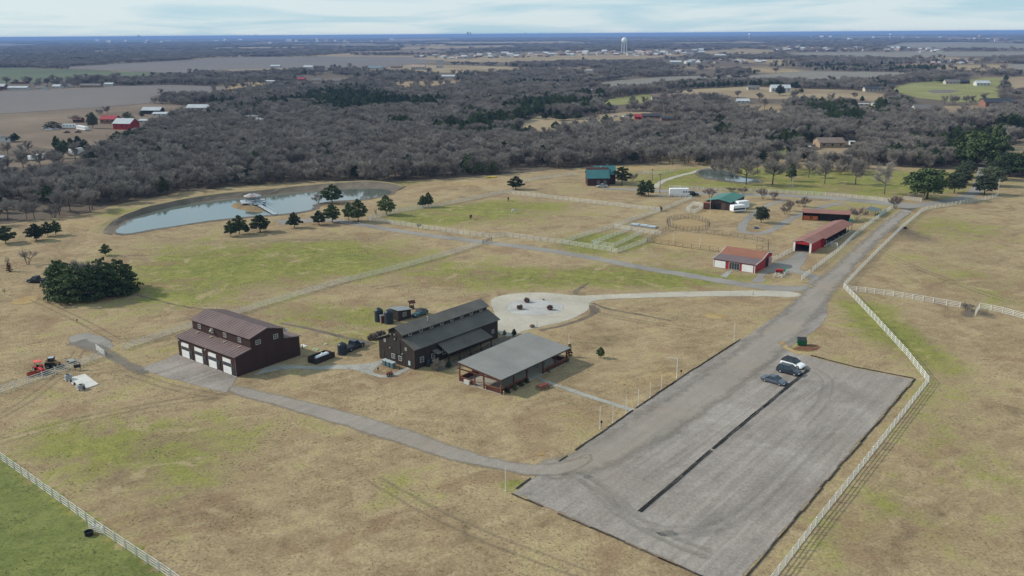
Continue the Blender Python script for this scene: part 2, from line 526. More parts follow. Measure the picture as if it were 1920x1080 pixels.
# woods floor everywhere outside the farm
edge = vnoise(fx_, fy_, 9.0) * .5
glade = vnoise(fx_, fy_, 110)
soil = np.where(in_home, np.minimum(soil, 1), np.clip(2.3 - 2.4 * glade, .15, 1.1))
gr = np.where(in_home, gr, 0.0)
straw = np.where(in_home, straw, 0.0)
gz = np.zeros(len(fx_))
dist = np.hypot(fx_, fy_)
far_w = np.clip((dist - 14000) / 20000, 0, 1)
gz += far_w * (vnoise(fx_, fy_, 5200) - .35) * 38
gz = np.maximum(gz, 0)
me = bpy.data.meshes.new('ground')
me.vertices.add(nx * ny)
me.vertices.foreach_set('co', np.stack([fx_, fy_, gz], 1).ravel().astype(np.float32))
ii, jj = np.meshgrid(np.arange(nx - 1), np.arange(ny - 1))
q = (jj * nx + ii).ravel()
quads = np.stack([q, q + 1, q + nx + 1, q + nx], 1).ravel().astype(np.int32)
nf = (nx - 1) * (ny - 1)
me.loops.add(nf * 4); me.loops.foreach_set('vertex_index', quads)
me.polygons.add(nf)
me.polygons.foreach_set('loop_start', np.arange(0, nf * 4, 4, dtype=np.int32))
me.update(calc_edges=True)
ca = me.attributes.new('cover', 'FLOAT_COLOR', 'POINT')
ca.data.foreach_set('color', np.stack([gr, soil, straw, np.where(f7, .85, 0.0)], 1).ravel().astype(np.float32))
me.materials.append(ground_material())
ground = link_mesh('ground', me)
tag(ground, kind='structure')

# ------------------------------------------------------------------ gravel, roads and paths
G_LOT = sheet_material('lot_gravel', [(0.38, (0.172, 0.150, 0.132)), (0.5, (0.244, 0.214, 0.190)), (0.62, (0.318, 0.282, 0.250))], (0.09, 0.7, 2.2), R(-51), True, 0.4, tint=(0.232, 0.196, 0.170))
G_ROAD = sheet_material('road_gravel', [(0.3, (0.185, 0.162, 0.138)), (0.5, (0.245, 0.215, 0.184)), (0.7, (0.305, 0.270, 0.230))], (0.06, 0.6, 5.0), R(-51), True, 0.4, tint=(0.275, 0.220, 0.174), feather=True)
G_LANE = sheet_material('lane_gravel', [(0.3, (0.175, 0.162, 0.146)), (0.5, (0.230, 0.213, 0.192)), (0.7, (0.285, 0.262, 0.232))], (0.08, 0.6, 5.0))
G_LIME = sheet_material('limestone_grit', [(0.3, (0.30, 0.268, 0.218)), (0.5, (0.375, 0.340, 0.282)), (0.7, (0.44, 0.40, 0.335))], (0.12, 0.8, 4.0))
G_GREY = sheet_material('crushed_grey_stone', [(0.3, (0.27, 0.265, 0.255)), (0.5, (0.36, 0.35, 0.335)), (0.7, (0.44, 0.43, 0.41))], (0.2, 0.9, 4.0))
G_STONE = sheet_material('path_stone', [(0.3, (0.19, 0.185, 0.165)), (0.5, (0.29, 0.28, 0.25)), (0.7, (0.37, 0.355, 0.315))], (0.3, 1.6, 5.0))
G_DIRT = sheet_material('bare_dirt', [(0.3, (0.10, 0.082, 0.066)), (0.5, (0.155, 0.126, 0.101)), (0.7, (0.21, 0.173, 0.138))], (0.15, 0.9, 4.0), feather=True, alpha=.8)
G_CLAY = sheet_material('yellow_clay', [(0.3, (0.32, 0.20, 0.075)), (0.5, (0.42, 0.29, 0.13)), (0.7, (0.48, 0.37, 0.20))], (0.2, 0.9, 4.0), alpha=.75, feather=True)
G_SAND = sheet_material('arena_sand', [(0.3, (0.24, 0.165, 0.082)), (0.5, (0.31, 0.222, 0.115)), (0.7, (0.36, 0.275, 0.155))], (0.05, 0.5, 4.0), R(20), True, 0.5)
G_CONC = sheet_material('concrete', [(0.3, (0.42, 0.40, 0.365)), (0.5, (0.50, 0.48, 0.445)), (0.7, (0.56, 0.54, 0.50))], (0.3, 1.2, 5.0), soft=False)
G_BARK = sheet_material('red_mulch', [(0.3, (0.07, 0.032, 0.018)), (0.5, (0.155, 0.075, 0.042)), (0.7, (0.23, 0.13, 0.075))], (0.4, 1.8, 5.0))

LOT_A, LOT_B, LOT_C = (962, 925), (1376.6, 1107), (1714, 711)
lot_px = [LOT_A, (1140, 1003), LOT_B, (1540, 914), LOT_C, (1600, 689), (1510, 666), (1478, 657), (1488, 648), (1512, 632), (1540, 612), (1553, 592), (1552, 570),
          (1556, 550), (1572, 530), (1600, 502), (1632, 470), (1660, 441), (1692, 412), (1712, 398), (1700, 391), (1688, 394), (1660, 413), (1640, 432), (1612, 458), (1586, 484), (1560, 508), (1540, 522),
          (1512, 548), (1460, 588), (1420, 615), (1392, 635), (1278, 707), (1188, 769), (1122, 815), (1050, 866), (1020, 884), (996, 897)]
sheet('gravel_parking_lot', wpoly(lot_px), 0.025, G_LOT, 0.5, 1.6, 0.18)
sheet('gravel_road', strip_poly([(1000, 882), (1060, 879), (1130, 852), (1220, 800), (1330, 730), (1430, 655), (1500, 590), (1548, 535), (1600, 482), (1655, 430), (1700, 397)], [5.5, 7, 10, 11, 11, 11, 10, 9, 7, 6, 5]), 0.05, G_ROAD, 3.4, 1.6, 0.6)
sheet('farm_track', wpoly(chaikin([(430, 722), (450, 722), (560, 747), (680, 777), (780, 807), (870, 841), (940, 861), (1010, 870), (1050, 867), (1110, 845), (1120, 870), (1060, 893), (996, 896), (960, 889), (900, 879), (820, 859), (720, 827), (620, 794), (520, 764), (420, 738)], 1)), 0.06, G_ROAD, 1.2, 1.6, 0.3)
sheet('garage_apron', wpoly([(258, 692), (300, 676), (338, 660), (392, 682), (450, 704), (440, 722), (425, 738), (380, 728), (320, 712)]), 0.03, G_LOT, 0.7, 1.6, 0.3)
G_TRK = sheet_material('worn_gravel_track', [(0.3, (0.14, 0.125, 0.11)), (0.5, (0.185, 0.165, 0.145)), (0.7, (0.23, 0.208, 0.182))], (0.1, 0.7, 4.0), feather=True, alpha=.62)
sheet('garage_track', strip_poly([(140, 640), (190, 655), (235, 682), (275, 700)], [5, 4, 3.2, 2.5]), 0.035, G_TRK, 1.2, 1.6, 0.5)
sheet('gravel_turnout', wpoly(chaikin([(122, 632), (150, 623), (185, 626), (214, 640), (222, 652), (196, 658), (160, 652), (130, 646)], 2)), 0.02, G_LANE, 1.2, 1.6, 0.5)
sheet('farm_lane', strip_poly([(520, 418), (560, 414), (610, 412), (650, 416), (720, 429), (800, 441), (880, 451), (960, 460), (1050, 473), (1130, 487), (1210, 503), (1300, 518), (1390, 533), (1460, 541), (1525, 541)], [10, 9, 6, 5, 4.6, 4.6, 4.6, 4.6, 4.6, 4.6, 4.8, 5, 5.2, 5.5, 7]), 0.03, G_LANE, 0.7, 1.6, 0.3)
sheet('barn_yard', wpoly(chaikin([(1488, 470), (1518, 474), (1512, 492), (1500, 503), (1512, 510), (1548, 520), (1540, 532), (1510, 536), (1520, 524), (1500, 512), (1450, 510), (1432, 516), (1440, 530), (1404, 530), (1418, 516), (1436, 502), (1452, 490), (1480, 486)], 1)), 0.035, G_LANE, 0.6, 1.2, 0.25)
sheet('barn_footpath', wpoly([(1349, 518), (1364, 508), (1376, 507), (1362, 521)]), 0.04, G_STONE, 0.3, 1.2, 0.1)
sheet('cross_lane', strip_poly([(1130, 354), (1180, 355), (1240, 358), (1300, 361), (1360, 364), (1430, 365), (1500, 368), (1570, 372), (1640, 379), (1720, 386)], [5, 5.5, 6.5, 7, 7, 7, 7, 8, 9, 8]), 0.03, G_LANE, 0.7, 1.8, 0.3)
sheet('oak_avenue', strip_poly([(1690, 390), (1740, 382), (1800, 373), (1826, 364), (1838, 345), (1841, 328), (1842, 312)], [7, 6, 6, 5.5, 5, 5, 5]), 0.04, G_LANE, 0.6, 1.8, 0.3)
sheet('pond_track', strip_poly([(1228, 352), (1240, 340), (1268, 331), (1297, 324), (1318, 317), (1340, 314)], [3, 3.2, 3.2, 3, 3, 2.5]), 0.035, G_LIME, 0.6, 1.8, 0.3)
sheet('loop_track', strip_poly([(1475, 374), (1440, 384), (1420, 396), (1400, 412), (1387, 428), (1400, 438), (1432, 438), (1455, 428), (1480, 412), (1510, 398), (1550, 386), (1580, 380)], [3.4, 3.4, 3.4, 3.4, 3.6, 3.6, 3.6, 3.4, 3.4, 3.6, 4, 4]), 0.035, G_LANE, 0.8, 1.8, 0.4)
sheet('limestone_drive', wpoly(chaikin([(916, 566), (925, 556), (960, 550), (1000, 547.5), (1040, 549), (1080, 554), (1120, 553), (1180, 550), (1250, 547), (1350, 545), (1430, 544), (1480, 546), (1510, 552), (1494, 559), (1440, 556.5), (1350, 556.5),
      (1250, 558), (1180, 560.5), (1130, 562), (1108, 567), (1106, 580), (1090, 592), (1060, 604), (1020, 613), (985, 621), (972, 629), (948, 633), (930, 626), (926, 590)], 1)), 0.04, G_LIME, 0.7, 1.4, 0.2)
sheet('stone_circle', wpoly(chaikin([(941, 576), (955, 565), (985, 560), (1020, 561), (1050, 567), (1061, 576), (1050, 586), (1020, 592), (980, 592), (952, 587)], 2)), 0.05, G_GREY, 1.0, 1.4, 0.4)
sheet('stone_footpath', wpoly(chaikin([(470, 706), (490, 694), (505, 687), (535, 683), (590, 687), (640, 683), (690, 682), (714, 674), (722, 678), (704, 690), (702, 698), (718, 704), (738, 698), (762, 688), (772, 692), (752, 702), (736, 708), (716, 710), (690, 702), (655, 692), (600, 694), (540, 692), (500, 699)], 1)), 0.03, G_STONE, 0.35, 1.2, 0.25)
sheet('pavilion_footpath', wpoly([(1006, 708), (1012, 704), (1019, 711), (1100, 738), (1191, 767), (1184, 772), (1094, 744), (1014, 716)]), 0.035, G_STONE, 0.25, 1.2, 0.12)
sheet('clay_spoil', wpoly(chaikin([(14, 568), (40, 558), (62, 552), (78, 556), (72, 566), (50, 572), (28, 574)], 2)), 0.06, G_CLAY, 1.3, 1.4, 0.5)
sheet('clay_patch', wpoly(chaikin([(1304, 590), (1326, 584), (1356, 587), (1376, 594), (1350, 601), (1318, 599)], 2)), 0.03, G_CLAY, 2.2, 1.4, 0.9)
sheet('clay_patch', wpoly(chaikin([(1004, 850), (1018, 846), (1026, 850), (1018, 855), (1006, 855)], 2)), 0.03, G_CLAY, 0.5, 1.0, 0.2)
sheet('clay_patch', wpoly(chaikin([(1452, 640), (1478, 640), (1484, 655), (1510, 664), (1500, 668), (1474, 658)], 1)), 0.065, G_CLAY, 1.2, 1.4, 0.4)
sheet('mulch_bed', wpoly(chaikin([(1480, 654), (1500, 645), (1528, 645), (1546, 651), (1530, 660), (1508, 661)], 1)), 0.07, G_BARK, 0.8, 1.0, 0.4)
sheet('arena_floor', wpoly(chaikin([(1216, 455), (1234, 442), (1262, 436), (1300, 437), (1360, 443), (1418, 456), (1440, 466), (1400, 474), (1340, 471), (1270, 463)], 1)), 0.03, G_SAND, 1.2, 1.6, 0.4)
sheet('round_pen_floor', wpoly(chaikin([(1252, 420), (1262, 412), (1290, 409), (1318, 412), (1328, 421), (1316, 429), (1285, 432), (1260, 428)], 2)), 0.03, G_SAND, 1.0, 1.6, 0.3)
sheet('bare_ring', wpoly(chaikin([(1796, 574), (1812, 566), (1834, 574), (1836, 590), (1816, 598), (1798, 588)], 2)), 0.02, G_DIRT, 2.0, 1.4, 0.8)
sheet('drainage_ditch', strip_poly([(258, 553), (290, 562), (330, 572), (372, 579), (430, 585)], [1.0, .9, .9, .8, .6]), 0.03, G_DIRT, 0.3, 1.2, 0.3)
sheet('drainage_ditch', strip_poly([(525, 606), (560, 612), (600, 621), (640, 632), (668, 637), (700, 646)], [1.2, 1.3, 1.5, 1.5, 1.8, 2.0]), 0.03, G_DIRT, 0.4, 1.2, 0.3)
sheet('drainage_ditch', strip_poly([(1104, 530), (1092, 538), (1080, 546), (1079, 552)], [1.0, 1.5, 1.6, 1.2]), 0.03, G_DIRT, 0.4, 1.2, 0.3)
sheet('drainage_ditch', strip_poly([(1110, 568), (1140, 580), (1200, 590), (1260, 602)], [1.2, 1.4, 1.2, 1.0]), 0.03, G_DIRT, 0.6, 1.2, 0.4)
sheet('drainage_ditch', strip_poly([(1106, 572), (1120, 582), (1100, 597), (1060, 609), (1010, 620)], [2.0, 2.4, 2.2, 1.8, 1.4]), 0.03, G_DIRT, 0.9, 1.2, 0.5)
sheet('shrub_bed', wpoly(chaikin([(800, 690), (880, 664), (936, 628), (966, 632), (930, 652), (880, 676), (830, 700)], 1)), 0.03, G_DIRT, 0.8, 1.4, 0.4)
TYRE = sheet_material('tyre_marks', [(0.3, (0.15, 0.137, 0.126)), (0.5, (0.185, 0.168, 0.153)), (0.7, (0.23, 0.21, 0.19))], (0.2, 0.9, 4.0), alpha=.14, feather=True)
TYRE_P = sheet_material('pale_wheel_tracks', [(0.3, (0.235, 0.208, 0.180)), (0.5, (0.285, 0.252, 0.216)), (0.7, (0.36, 0.32, 0.275))], (0.2, 0.9, 4.0), alpha=.5, feather=True)
_tz = [0.085]
def tracks(px, mt, w=.5, gap=1.7):
    c = [P(*q) for q in px]
    for s_ in (-gap / 2, gap / 2):
        out = []
        for i, q in enumerate(c):
            d = (c[min(i + 1, len(c) - 1)] - c[max(i - 1, 0)]).normalized()
            r = q + Vector((-d.y, d.x, 0)) * s_; out.append(to_px(r.x, r.y))
        sheet('tyre_track', strip_poly(out, [w, w * 1.3, w]), _tz[0], mt, w * .6, .8, .2); _tz[0] += .003
for px_, mt_, w_ in [([(1062, 884), (1100, 900), (1130, 930), (1160, 962), (1205, 985), (1270, 1000), (1350, 985)], TYRE, 1.1), 
                     ([(1520, 692), (1545, 705), (1555, 722), (1540, 760), (1500, 800)], TYRE, .8), ([(1240, 1010), (1320, 1000), (1400, 960), (1480, 880), (1560, 800)], TYRE, 1.1), ([(1090, 895), (1150, 930), (1185, 975), (1260, 1015), (1330, 1040)], TYRE_P, 1.2)]:
    tracks(px_, mt_, w_)
WORN = sheet_material('worn_grass', [(0.3, (0.13, 0.105, 0.08)), (0.5, (0.175, 0.140, 0.105)), (0.7, (0.22, 0.178, 0.13))], (0.15, 0.9, 4.0), alpha=.26, feather=True)
for px_, g_ in [([(-40, 842), (90, 800), (220, 772), (330, 752), (420, 742)], 1.9), ([(240, 700), (330, 730), (420, 745)], 1.8), ([(150, 655), (120, 700), (40, 760), (-40, 800)], 1.8), ([(1640, 470), (1760, 520), (1900, 570)], 1.7), ([(1100, 585), (1200, 604), (1330, 622)], 1.6), ([(60, 560), (150, 600), (220, 640)], 1.8), ([(700, 900), (860, 990), (1100, 1080)], 1.9)]:
    tracks(px_, WORN, .7, g_)
pad = MB(); pp = [P(124, 711), P(159, 702), P(185, 721), P(151, 733)]
pad.slab([(p.x, p.y, 0.14) for p in pp], 0.13)
tag(pad.build('concrete_pad', G_CONC), kind='structure')

# ------------------------------------------------------------------ far fields
F_PLOUGH = sheet_material('ploughed_grey', [(0.3, (0.115, 0.100, 0.092)), (0.5, (0.145, 0.128, 0.118)), (0.7, (0.175, 0.155, 0.142))], (0.004, 0.05, 0.5), R(15), True, 0.5)
F_GREY = sheet_material('stubble_grey', [(0.3, (0.145, 0.128, 0.108)), (0.5, (0.185, 0.168, 0.140)), (0.7, (0.225, 0.205, 0.170))], (0.004, 0.05, 0.5), R(60), True, 0.5)
F_TAN = sheet_material('dry_pasture', [(0.3, (0.165, 0.120, 0.075)), (0.5, (0.245, 0.185, 0.115)), (0.7, (0.32, 0.25, 0.155))], (0.012, 0.09, 0.8))
F_BROWN = sheet_material('brown_pasture', [(0.3, (0.115, 0.085, 0.062)), (0.5, (0.165, 0.122, 0.088)), (0.7, (0.22, 0.168, 0.122))], (0.012, 0.09, 0.8))
F_GREEN = sheet_material('winter_wheat', [(0.3, (0.060, 0.078, 0.042)), (0.5, (0.082, 0.102, 0.054)), (0.7, (0.11, 0.13, 0.07))], (0.004, 0.05, 0.6))
F_LUSH = sheet_material('green_pasture', [(0.3, (0.135, 0.140, 0.050)), (0.5, (0.195, 0.190, 0.072)), (0.7, (0.25, 0.235, 0.105))], (0.02, 0.12, 0.9))
FIELDS = [
 ('ploughed_field', F_PLOUGH, [(-90, 178), (0, 171), (150, 166), (220, 161), (330, 159), (440, 163), (400, 172), (300, 178), (286, 193), (180, 202), (0, 214), (-90, 219)]),
 ('rough_pasture', F_BROWN, [(-90, 219), (0, 214.5), (180, 202.5), (286, 194), (345, 198), (330, 212), (262, 230), (236, 246), (214, 262), (170, 277), (100, 280), (0, 272), (-90, 275)]),
 ('wheat_field', F_GREEN, [(-90, 129), (0, 127.5), (60, 127.5), (100, 129.5), (200, 133), (300, 137), (330, 141), (250, 144), (160, 144), (130, 149), (60, 155), (-90, 159)]),
 ('ploughed_field', F_PLOUGH, [(95, 127), (250, 118), (330, 113.5), (430, 107.5), (640, 105.5), (730, 106), (850, 108), (830, 114), (740, 126), (640, 127), (520, 128.5), (420, 131), (362, 134), (345, 139), (270, 135), (170, 131)]),
 ('dry_field', F_TAN, [(568, 105), (640, 103.5), (800, 104.5), (880, 107), (840, 108), (700, 106.4), (600, 106)]),
 ('dry_field', F_TAN, [(760, 87.5), (960, 84.5), (968, 88), (860, 91), (740, 93)]),
 ('dry_field', F_BROWN, [(640, 97), (780, 94), (850, 97), (780, 99.5), (660, 100)]),
 ('dry_field', F_TAN, [(415, 130), (500, 126), (580, 125), (575, 129), (500, 131), (430, 133)]),
 ('dry_field', F_TAN, [(845, 122), (925, 124), (1005, 128), (965, 132), (890, 138), (850, 137), (730, 134), (720, 128), (760, 120)]),
 ('town_ground', F_TAN, [(770, 110), (870, 103), (1000, 98.5), (1180, 97), (1290, 97), (1300, 104), (1200, 110), (1090, 113), (980, 117), (860, 117)]),
 ('stubble_field', F_GREY, [(1100, 157), (1165, 149.5), (1250, 143.5), (1330, 141.5), (1410, 140.5), (1500, 133.5), (1620, 134), (1710, 136), (1690, 141), (1640, 148), (1560, 150), (1450, 147), (1340, 147.5), (1275, 150), (1225, 157), (1160, 163)]),
 ('green_paddock', F_LUSH, [(1112, 192), (1150, 184), (1200, 177), (1240, 175), (1244, 184), (1210, 193), (1160, 197), (1125, 196)]),
 ('dry_pasture', F_TAN, [(1244, 172), (1300, 167), (1400, 162), (1500, 166), (1600, 169), (1660, 176), (1668, 186), (1640, 191), (1600, 186), (1520, 184), (1460, 187), (1400, 184), (1320, 176), (1250, 180)]),
 ('green_pasture', F_LUSH, [(1680, 160), (1700, 156), (1770, 151), (1870, 145), (1888, 150), (1875, 165), (1880, 185), (1866, 193), (1780, 192), (1705, 182), (1672, 172)]),
 ('dry_field', F_TAN, [(1300, 96), (1400, 92.5), (1460, 96), (1440, 101.5), (1320, 102)]),
 ('dry_field', F_GREY, [(1440, 103), (1500, 98.5), (1700, 96.5), (1990, 97), (1990, 103), (1860, 105), (1700, 107.5), (1540, 105.5)]),
 ('dry_field', F_GREY, [(1655, 88), (1690, 80), (1800, 79), (1990, 83.5), (1990, 91), (1860, 89.5), (1760, 91)]),
 ('stubble_field', F_GREY, [(1882, 121), (1990, 118), (1990, 132), (1900, 133)]),
 ('dry_field', F_TAN, [(1884, 146), (1990, 140), (1990, 172), (1896, 168)]),
 ('hill_clearing', F_TAN, [(960, 233), (1010, 217), (1050, 224), (1100, 218), (1135, 213), (1160, 209), (1220, 210), (1235, 216), (1200, 224), (1150, 229), (1100, 236), (1040, 247), (990, 249)]),
 ('dry_field', F_TAN, [(1888, 274), (1930, 263), (2040, 261), (2040, 302), (1910, 296), (1874, 290)]),
 ('wood_clearing', F_LUSH, [(1432, 277), (1460, 272), (1490, 275), (1496, 284), (1470, 292), (1440, 288)]),
 ('wood_clearing', F_TAN, [(1520, 282), (1560, 274), (1606, 277), (1612, 288), (1580, 296), (1530, 293)]),
 ('house_yard', F_TAN, [(1740, 207), (1770, 199), (1850, 196), (1890, 200), (1860, 210), (1800, 216), (1760, 216)]),
 ('house_yard', F_BROWN, [(-60, 318), (0, 309), (60, 300), (100, 292), (170, 279), (214, 264), (242, 258), (205, 272), (160, 298), (90, 308), (20, 318)]),
 ('wood_clearing', F_LUSH, [(1760, 292), (1800, 288), (1830, 291), (1800, 297), (1770, 298)]),
]
field_polys = []
field_px = []
for i, (nm, mt, px) in enumerate(FIELDS):
    w = wpoly(px); field_polys.append(w); field_px.append(px)
    d = sum(p[1] for p in w) / len(w)
    sheet(nm, w, 0.04 + d * 2e-5, mt, max(0.8, d * 0.006), max(2.5, d * .012), d * 0.004)
# strips of open land in the far country
fr = np.random.default_rng(21)
for i in range(74):
    Y = 10 ** fr.uniform(3.45, 4.1); X = fr.uniform(-.62, .62) * Y
    x_, y_ = to_px(X, Y)
    if 740 < x_ < 1990 and 84 < y_ < 122: continue
    L, W = fr.uniform(.05, .22) * Y, min(fr.uniform(1.0, 3.4) * Y * Y / 1.03e5, .5 * Y)
    a = fr.uniform(-.25, .25)
    ca_, sa_ = math.cos(a), math.sin(a)
    pts = [(X + u * L * ca_ - v * W * sa_, Y + u * L * sa_ + v * W * ca_) for u, v in ((-.5, -.4), (.1, -.5), (.5, -.3), (.45, .5), (-.2, .45), (-.5, .3))]
    if any(np.any(inside(w, np.array([p[0]]), np.array([p[1]]))) for w in field_polys for p in pts + [(X, Y)]): continue
    field_polys.append(pts); field_px.append([to_px(*q_) for q_ in pts])
    sheet('distant_field', pts, 0.03 + Y * 2e-5, (F_BROWN, F_TAN, F_GREY, F_GREEN, F_BROWN)[i % 5], Y * .004, Y * .02, Y * .004)

# ------------------------------------------------------------------ ponds
def water_material(name, col):
    m, n, l, b = nodes_of(name)
    geo = n.new('ShaderNodeNewGeometry')
    b.inputs['Base Color'].default_value = (*col, 1)
    b.inputs['Roughness'].default_value = 0.035
    b.inputs['IOR'].default_value = 1.45
    b.inputs['Specular IOR Level'].default_value = 0.9
    bp = n.new('ShaderNodeBump'); bp.inputs['Strength'].default_value = 0.05; bp.inputs['Distance'].default_value = 0.08
    l.new(noise_node(n, l, geo.outputs['Position'], 1.1, 3), bp.inputs['Height']); l.new(bp.outputs[0], b.inputs['Normal'])
    return m
WATER = water_material('pond_water', (0.105, 0.126, 0.106))
pond_px = [(220, 438), (216, 433), (223, 428), (235, 417.5), (263, 404), (297, 395), (330, 387), (372, 381), (413, 376), (447, 373), (487, 369), (553, 362), (603, 358.5), (637, 355), (670, 353.5), (703, 354), (728, 357), (735, 361),
           (728, 364), (687, 374), (650, 376), (625, 377), (605, 380), (590, 384), (584, 386), (594, 391), (570, 397), (528, 402), (500, 404), (460, 407), (420, 411), (385, 415), (330, 424), (283, 431), (263, 435), (238, 439)]
pond_w = chaikin(wpoly(pond_px), 1)
o = sheet('pond_water', pond_w, 0.10, WATER, 0.2, 1.6, 0.15)
small_px = [(1308, 322), (1320, 318), (1350, 318.5), (1372, 324), (1385, 331), (1400, 335), (1425, 338), (1428, 342), (1390, 342), (1360, 338), (1330, 334), (1312, 329)]
sheet('pond_water', chaikin(wpoly(small_px), 1), 0.10, WATER, 0.2, 1.6, 0.15)
sheet('pond_margin', chaikin(wpoly([(1300, 323), (1316, 315), (1352, 315.5), (1376, 321), (1390, 329), (1404, 332.5), (1430, 335.5), (1436, 344), (1388, 345), (1356, 341), (1326, 337), (1306, 331)]), 1), 0.05, G_DIRT, 1.0, 1.6, 0.3)
sheet('pond_margin', chaikin(wpoly([(208, 440), (204, 430), (214, 424), (230, 412), (262, 399), (300, 390), (372, 377), (450, 369), (553, 358.5), (637, 352), (703, 351), (740, 355), (745, 362), (730, 367.5), (687, 376.5), (640, 379), (610, 383), (600, 388), (602, 392), (570, 400), (528, 405), (470, 409), (385, 418), (283, 434), (238, 443)]), 1), 0.045, G_DIRT, 0.8, 1.6, 0.3)
sheet('dry_pond_bed', wpoly([(1738, 172), (1750, 169), (1780, 168), (1800, 170), (1784, 174.5), (1750, 175)]), 0.09, F_PLOUGH, 1, 3, .4)

# the dam: mud slope to the water, grassy crest and outer slope
dam = [((212, 441), (194, 438)), ((208, 434), (193, 432)), ((218, 424), (203, 422)), ((232, 414.5), (216, 411)), ((263, 402), (244, 398)), ((300, 392), (284, 385)), ((372, 378.5), (366, 369)), ((430, 372), (430, 361)), ((490, 366.5), (500, 355.5)),
       ((553, 360), (560, 349)), ((603, 356.5), (606, 344.5)), ((637, 353.3), (640, 342)), ((670, 352), (680, 339.5)), ((703, 352.4), (716, 341)), ((730, 355.5), (744, 346)), ((739, 361), (756, 352))]
dense_i, dense_c = chaikin([d[0] for d in dam], 2, False), chaikin([d[1] for d in dam], 2, False)
n = len(dense_i)
inner_v, crest_v, crest2_v, toe_v = [], [], [], []
for i in range(n):
    t = i / (n - 1)
    hz = 1.7 * min(1, t * 3.2) ** 1.3 * min(1, (1 - t) * 5)
    a = P(*dense_i[i], 0.06); c = P(*dense_c[i], hz + .05)
    d = (c - a); d.z = 0; d.normalize()
    j = (vnoise([c.x], [c.y], 5)[0] - .5) * .25
    inner_v.append(a); crest_v.append(c + Vector((0, 0, j))); c2 = c + d * 2.2; c2.z += j; crest2_v.append(c2)
    e = c + d * (4.2 + hz * 2.2); e.z = 0.0; toe_v.append(e)
def strip_mesh(name, rows, mat):
    k = len(rows[0])
    me = bpy.data.meshes.new(name)
    me.from_pydata([p for r in rows for p in r], [], [(a * k + i, a * k + i + 1, (a + 1) * k + i + 1, (a + 1) * k + i) for a in range(len(rows) - 1) for i in range(k - 1)])
    me.materials.append(mat)
    return tag(link_mesh(name, me), kind='structure')
MUD = sheet_material('pond_mud', [(0.3, (0.105, 0.086, 0.066)), (0.5, (0.15, 0.123, 0.094)), (0.7, (0.21, 0.17, 0.128))], (0.15, 0.9, 4.0), soft=False)
TURF = sheet_material('dam_turf', [(0.3, (0.15, 0.125, 0.058)), (0.5, (0.235, 0.19, 0.095)), (0.7, (0.29, 0.23, 0.125))], (0.06, 0.5, 3.0), soft=False)
mid_v = [a.lerp(c, .55) + Vector((0, 0, (vnoise([a.x], [a.y], 3)[0] - .5) * .5)) for a, c in zip(inner_v, crest_v)]
strip_mesh('dam_mud_slope', [inner_v, mid_v, crest_v], MUD)
strip_mesh('dam_crest', [crest_v, crest2_v, toe_v], TURF)

# a low rounded hill on the right of the horizon
hc = P(1612, 74.5)
hill_rows = []
for k, zz in ((1, 0), (.8, 9), (.55, 21), (.3, 29), (.02, 32)):
    hill_rows.append([Vector((hc.x + math.cos(t) * 420 * k * (1 + .15 * math.sin(3 * t)), hc.y + math.sin(t) * 700 * k, zz + .2)) for t in [i * math.pi / 18 for i in range(37)]])
strip_mesh('hill', hill_rows, F_BROWN)

# ------------------------------------------------------------------ haze
HAZE_R = 88000
hz = MB(); hz.box(-HAZE_R, HAZE_R, -HAZE_R, HAZE_R, -1.2, 66)
hm = bpy.data.materials.new('air'); hm.use_nodes = True
hn = hm.node_tree.nodes; hn.clear()
ho = hn.new('ShaderNodeOutputMaterial'); hv = hn.new('ShaderNodeVolumePrincipled')
hv.inputs['Color'].default_value = (0.27, 0.44, 0.82, 1)
hv.inputs['Density'].default_value = 0.00009
hv.inputs['Anisotropy'].default_value = 0.0
hm.node_tree.links.new(hv.outputs[0], ho.inputs['Volume'])
haze = hz.build('haze', hm)
tag(haze, kind='stuff')
# ------------------------------------------------------------------ trees
def leaf_material(name, cols, rand=0.3, rough=0.8):
    m, n, l, b = nodes_of(name)
    oi = n.new('ShaderNodeObjectInfo')
    tc = n.new('ShaderNodeTexCoord')
    t = noise_node(n, l, tc.outputs['Object'], 1.1, 3, 0.6)
    wv = n.new('ShaderNodeTexWhiteNoise'); wv.noise_dimensions = '1D'
    l.new(oi.outputs['Random'], wv.inputs['W'])
    v = mth(n, l, 'ADD', mth(n, l, 'MULTIPLY', t, 0.55), mth(n, l, 'MULTIPLY', oi.outputs['Random'], 0.45))
    r = ramp_node(n, [(0.2, cols[0]), (0.5, cols[1]), (0.8, cols[2])])
    l.new(v, r.inputs[0])
    s = n.new('ShaderNodeVectorMath'); s.operation = 'SCALE'
    l.new(r.outputs[0], s.inputs[0])
    l.new(mapr(n, l, wv.outputs['Value'], 0, 1, 1 - rand, 1 + rand), s.inputs['Scale'])
    l.new(s.outputs[0], b.inputs['Base Color'])
    b.inputs['Roughness'].default_value = rough
    b.inputs['Specular IOR Level'].default_value = 0.15
    return m
T_TWIG = leaf_material('winter_twigs', [(0.185, 0.162, 0.142), (0.236, 0.209, 0.185), (0.290, 0.259, 0.231)], 0.22)
T_MYRTLE = leaf_material('pale_pinkish_twigs', [(0.17, 0.135, 0.12), (0.225, 0.175, 0.155), (0.26, 0.205, 0.18)], 0.12)
T_BARK = M('grey_bark', (0.105, 0.088, 0.076), 0.9, 0.25, 2.0, rand=0.2)
T_CEDAR = leaf_material('cedar_needles', [(0.024, 0.038, 0.014), (0.046, 0.069, 0.025), (0.082, 0.102, 0.038)], 0.35)
T_OAK = leaf_material('live_oak_leaves', [(0.036, 0.050, 0.027), (0.062, 0.078, 0.042), (0.090, 0.104, 0.058)], 0.22)
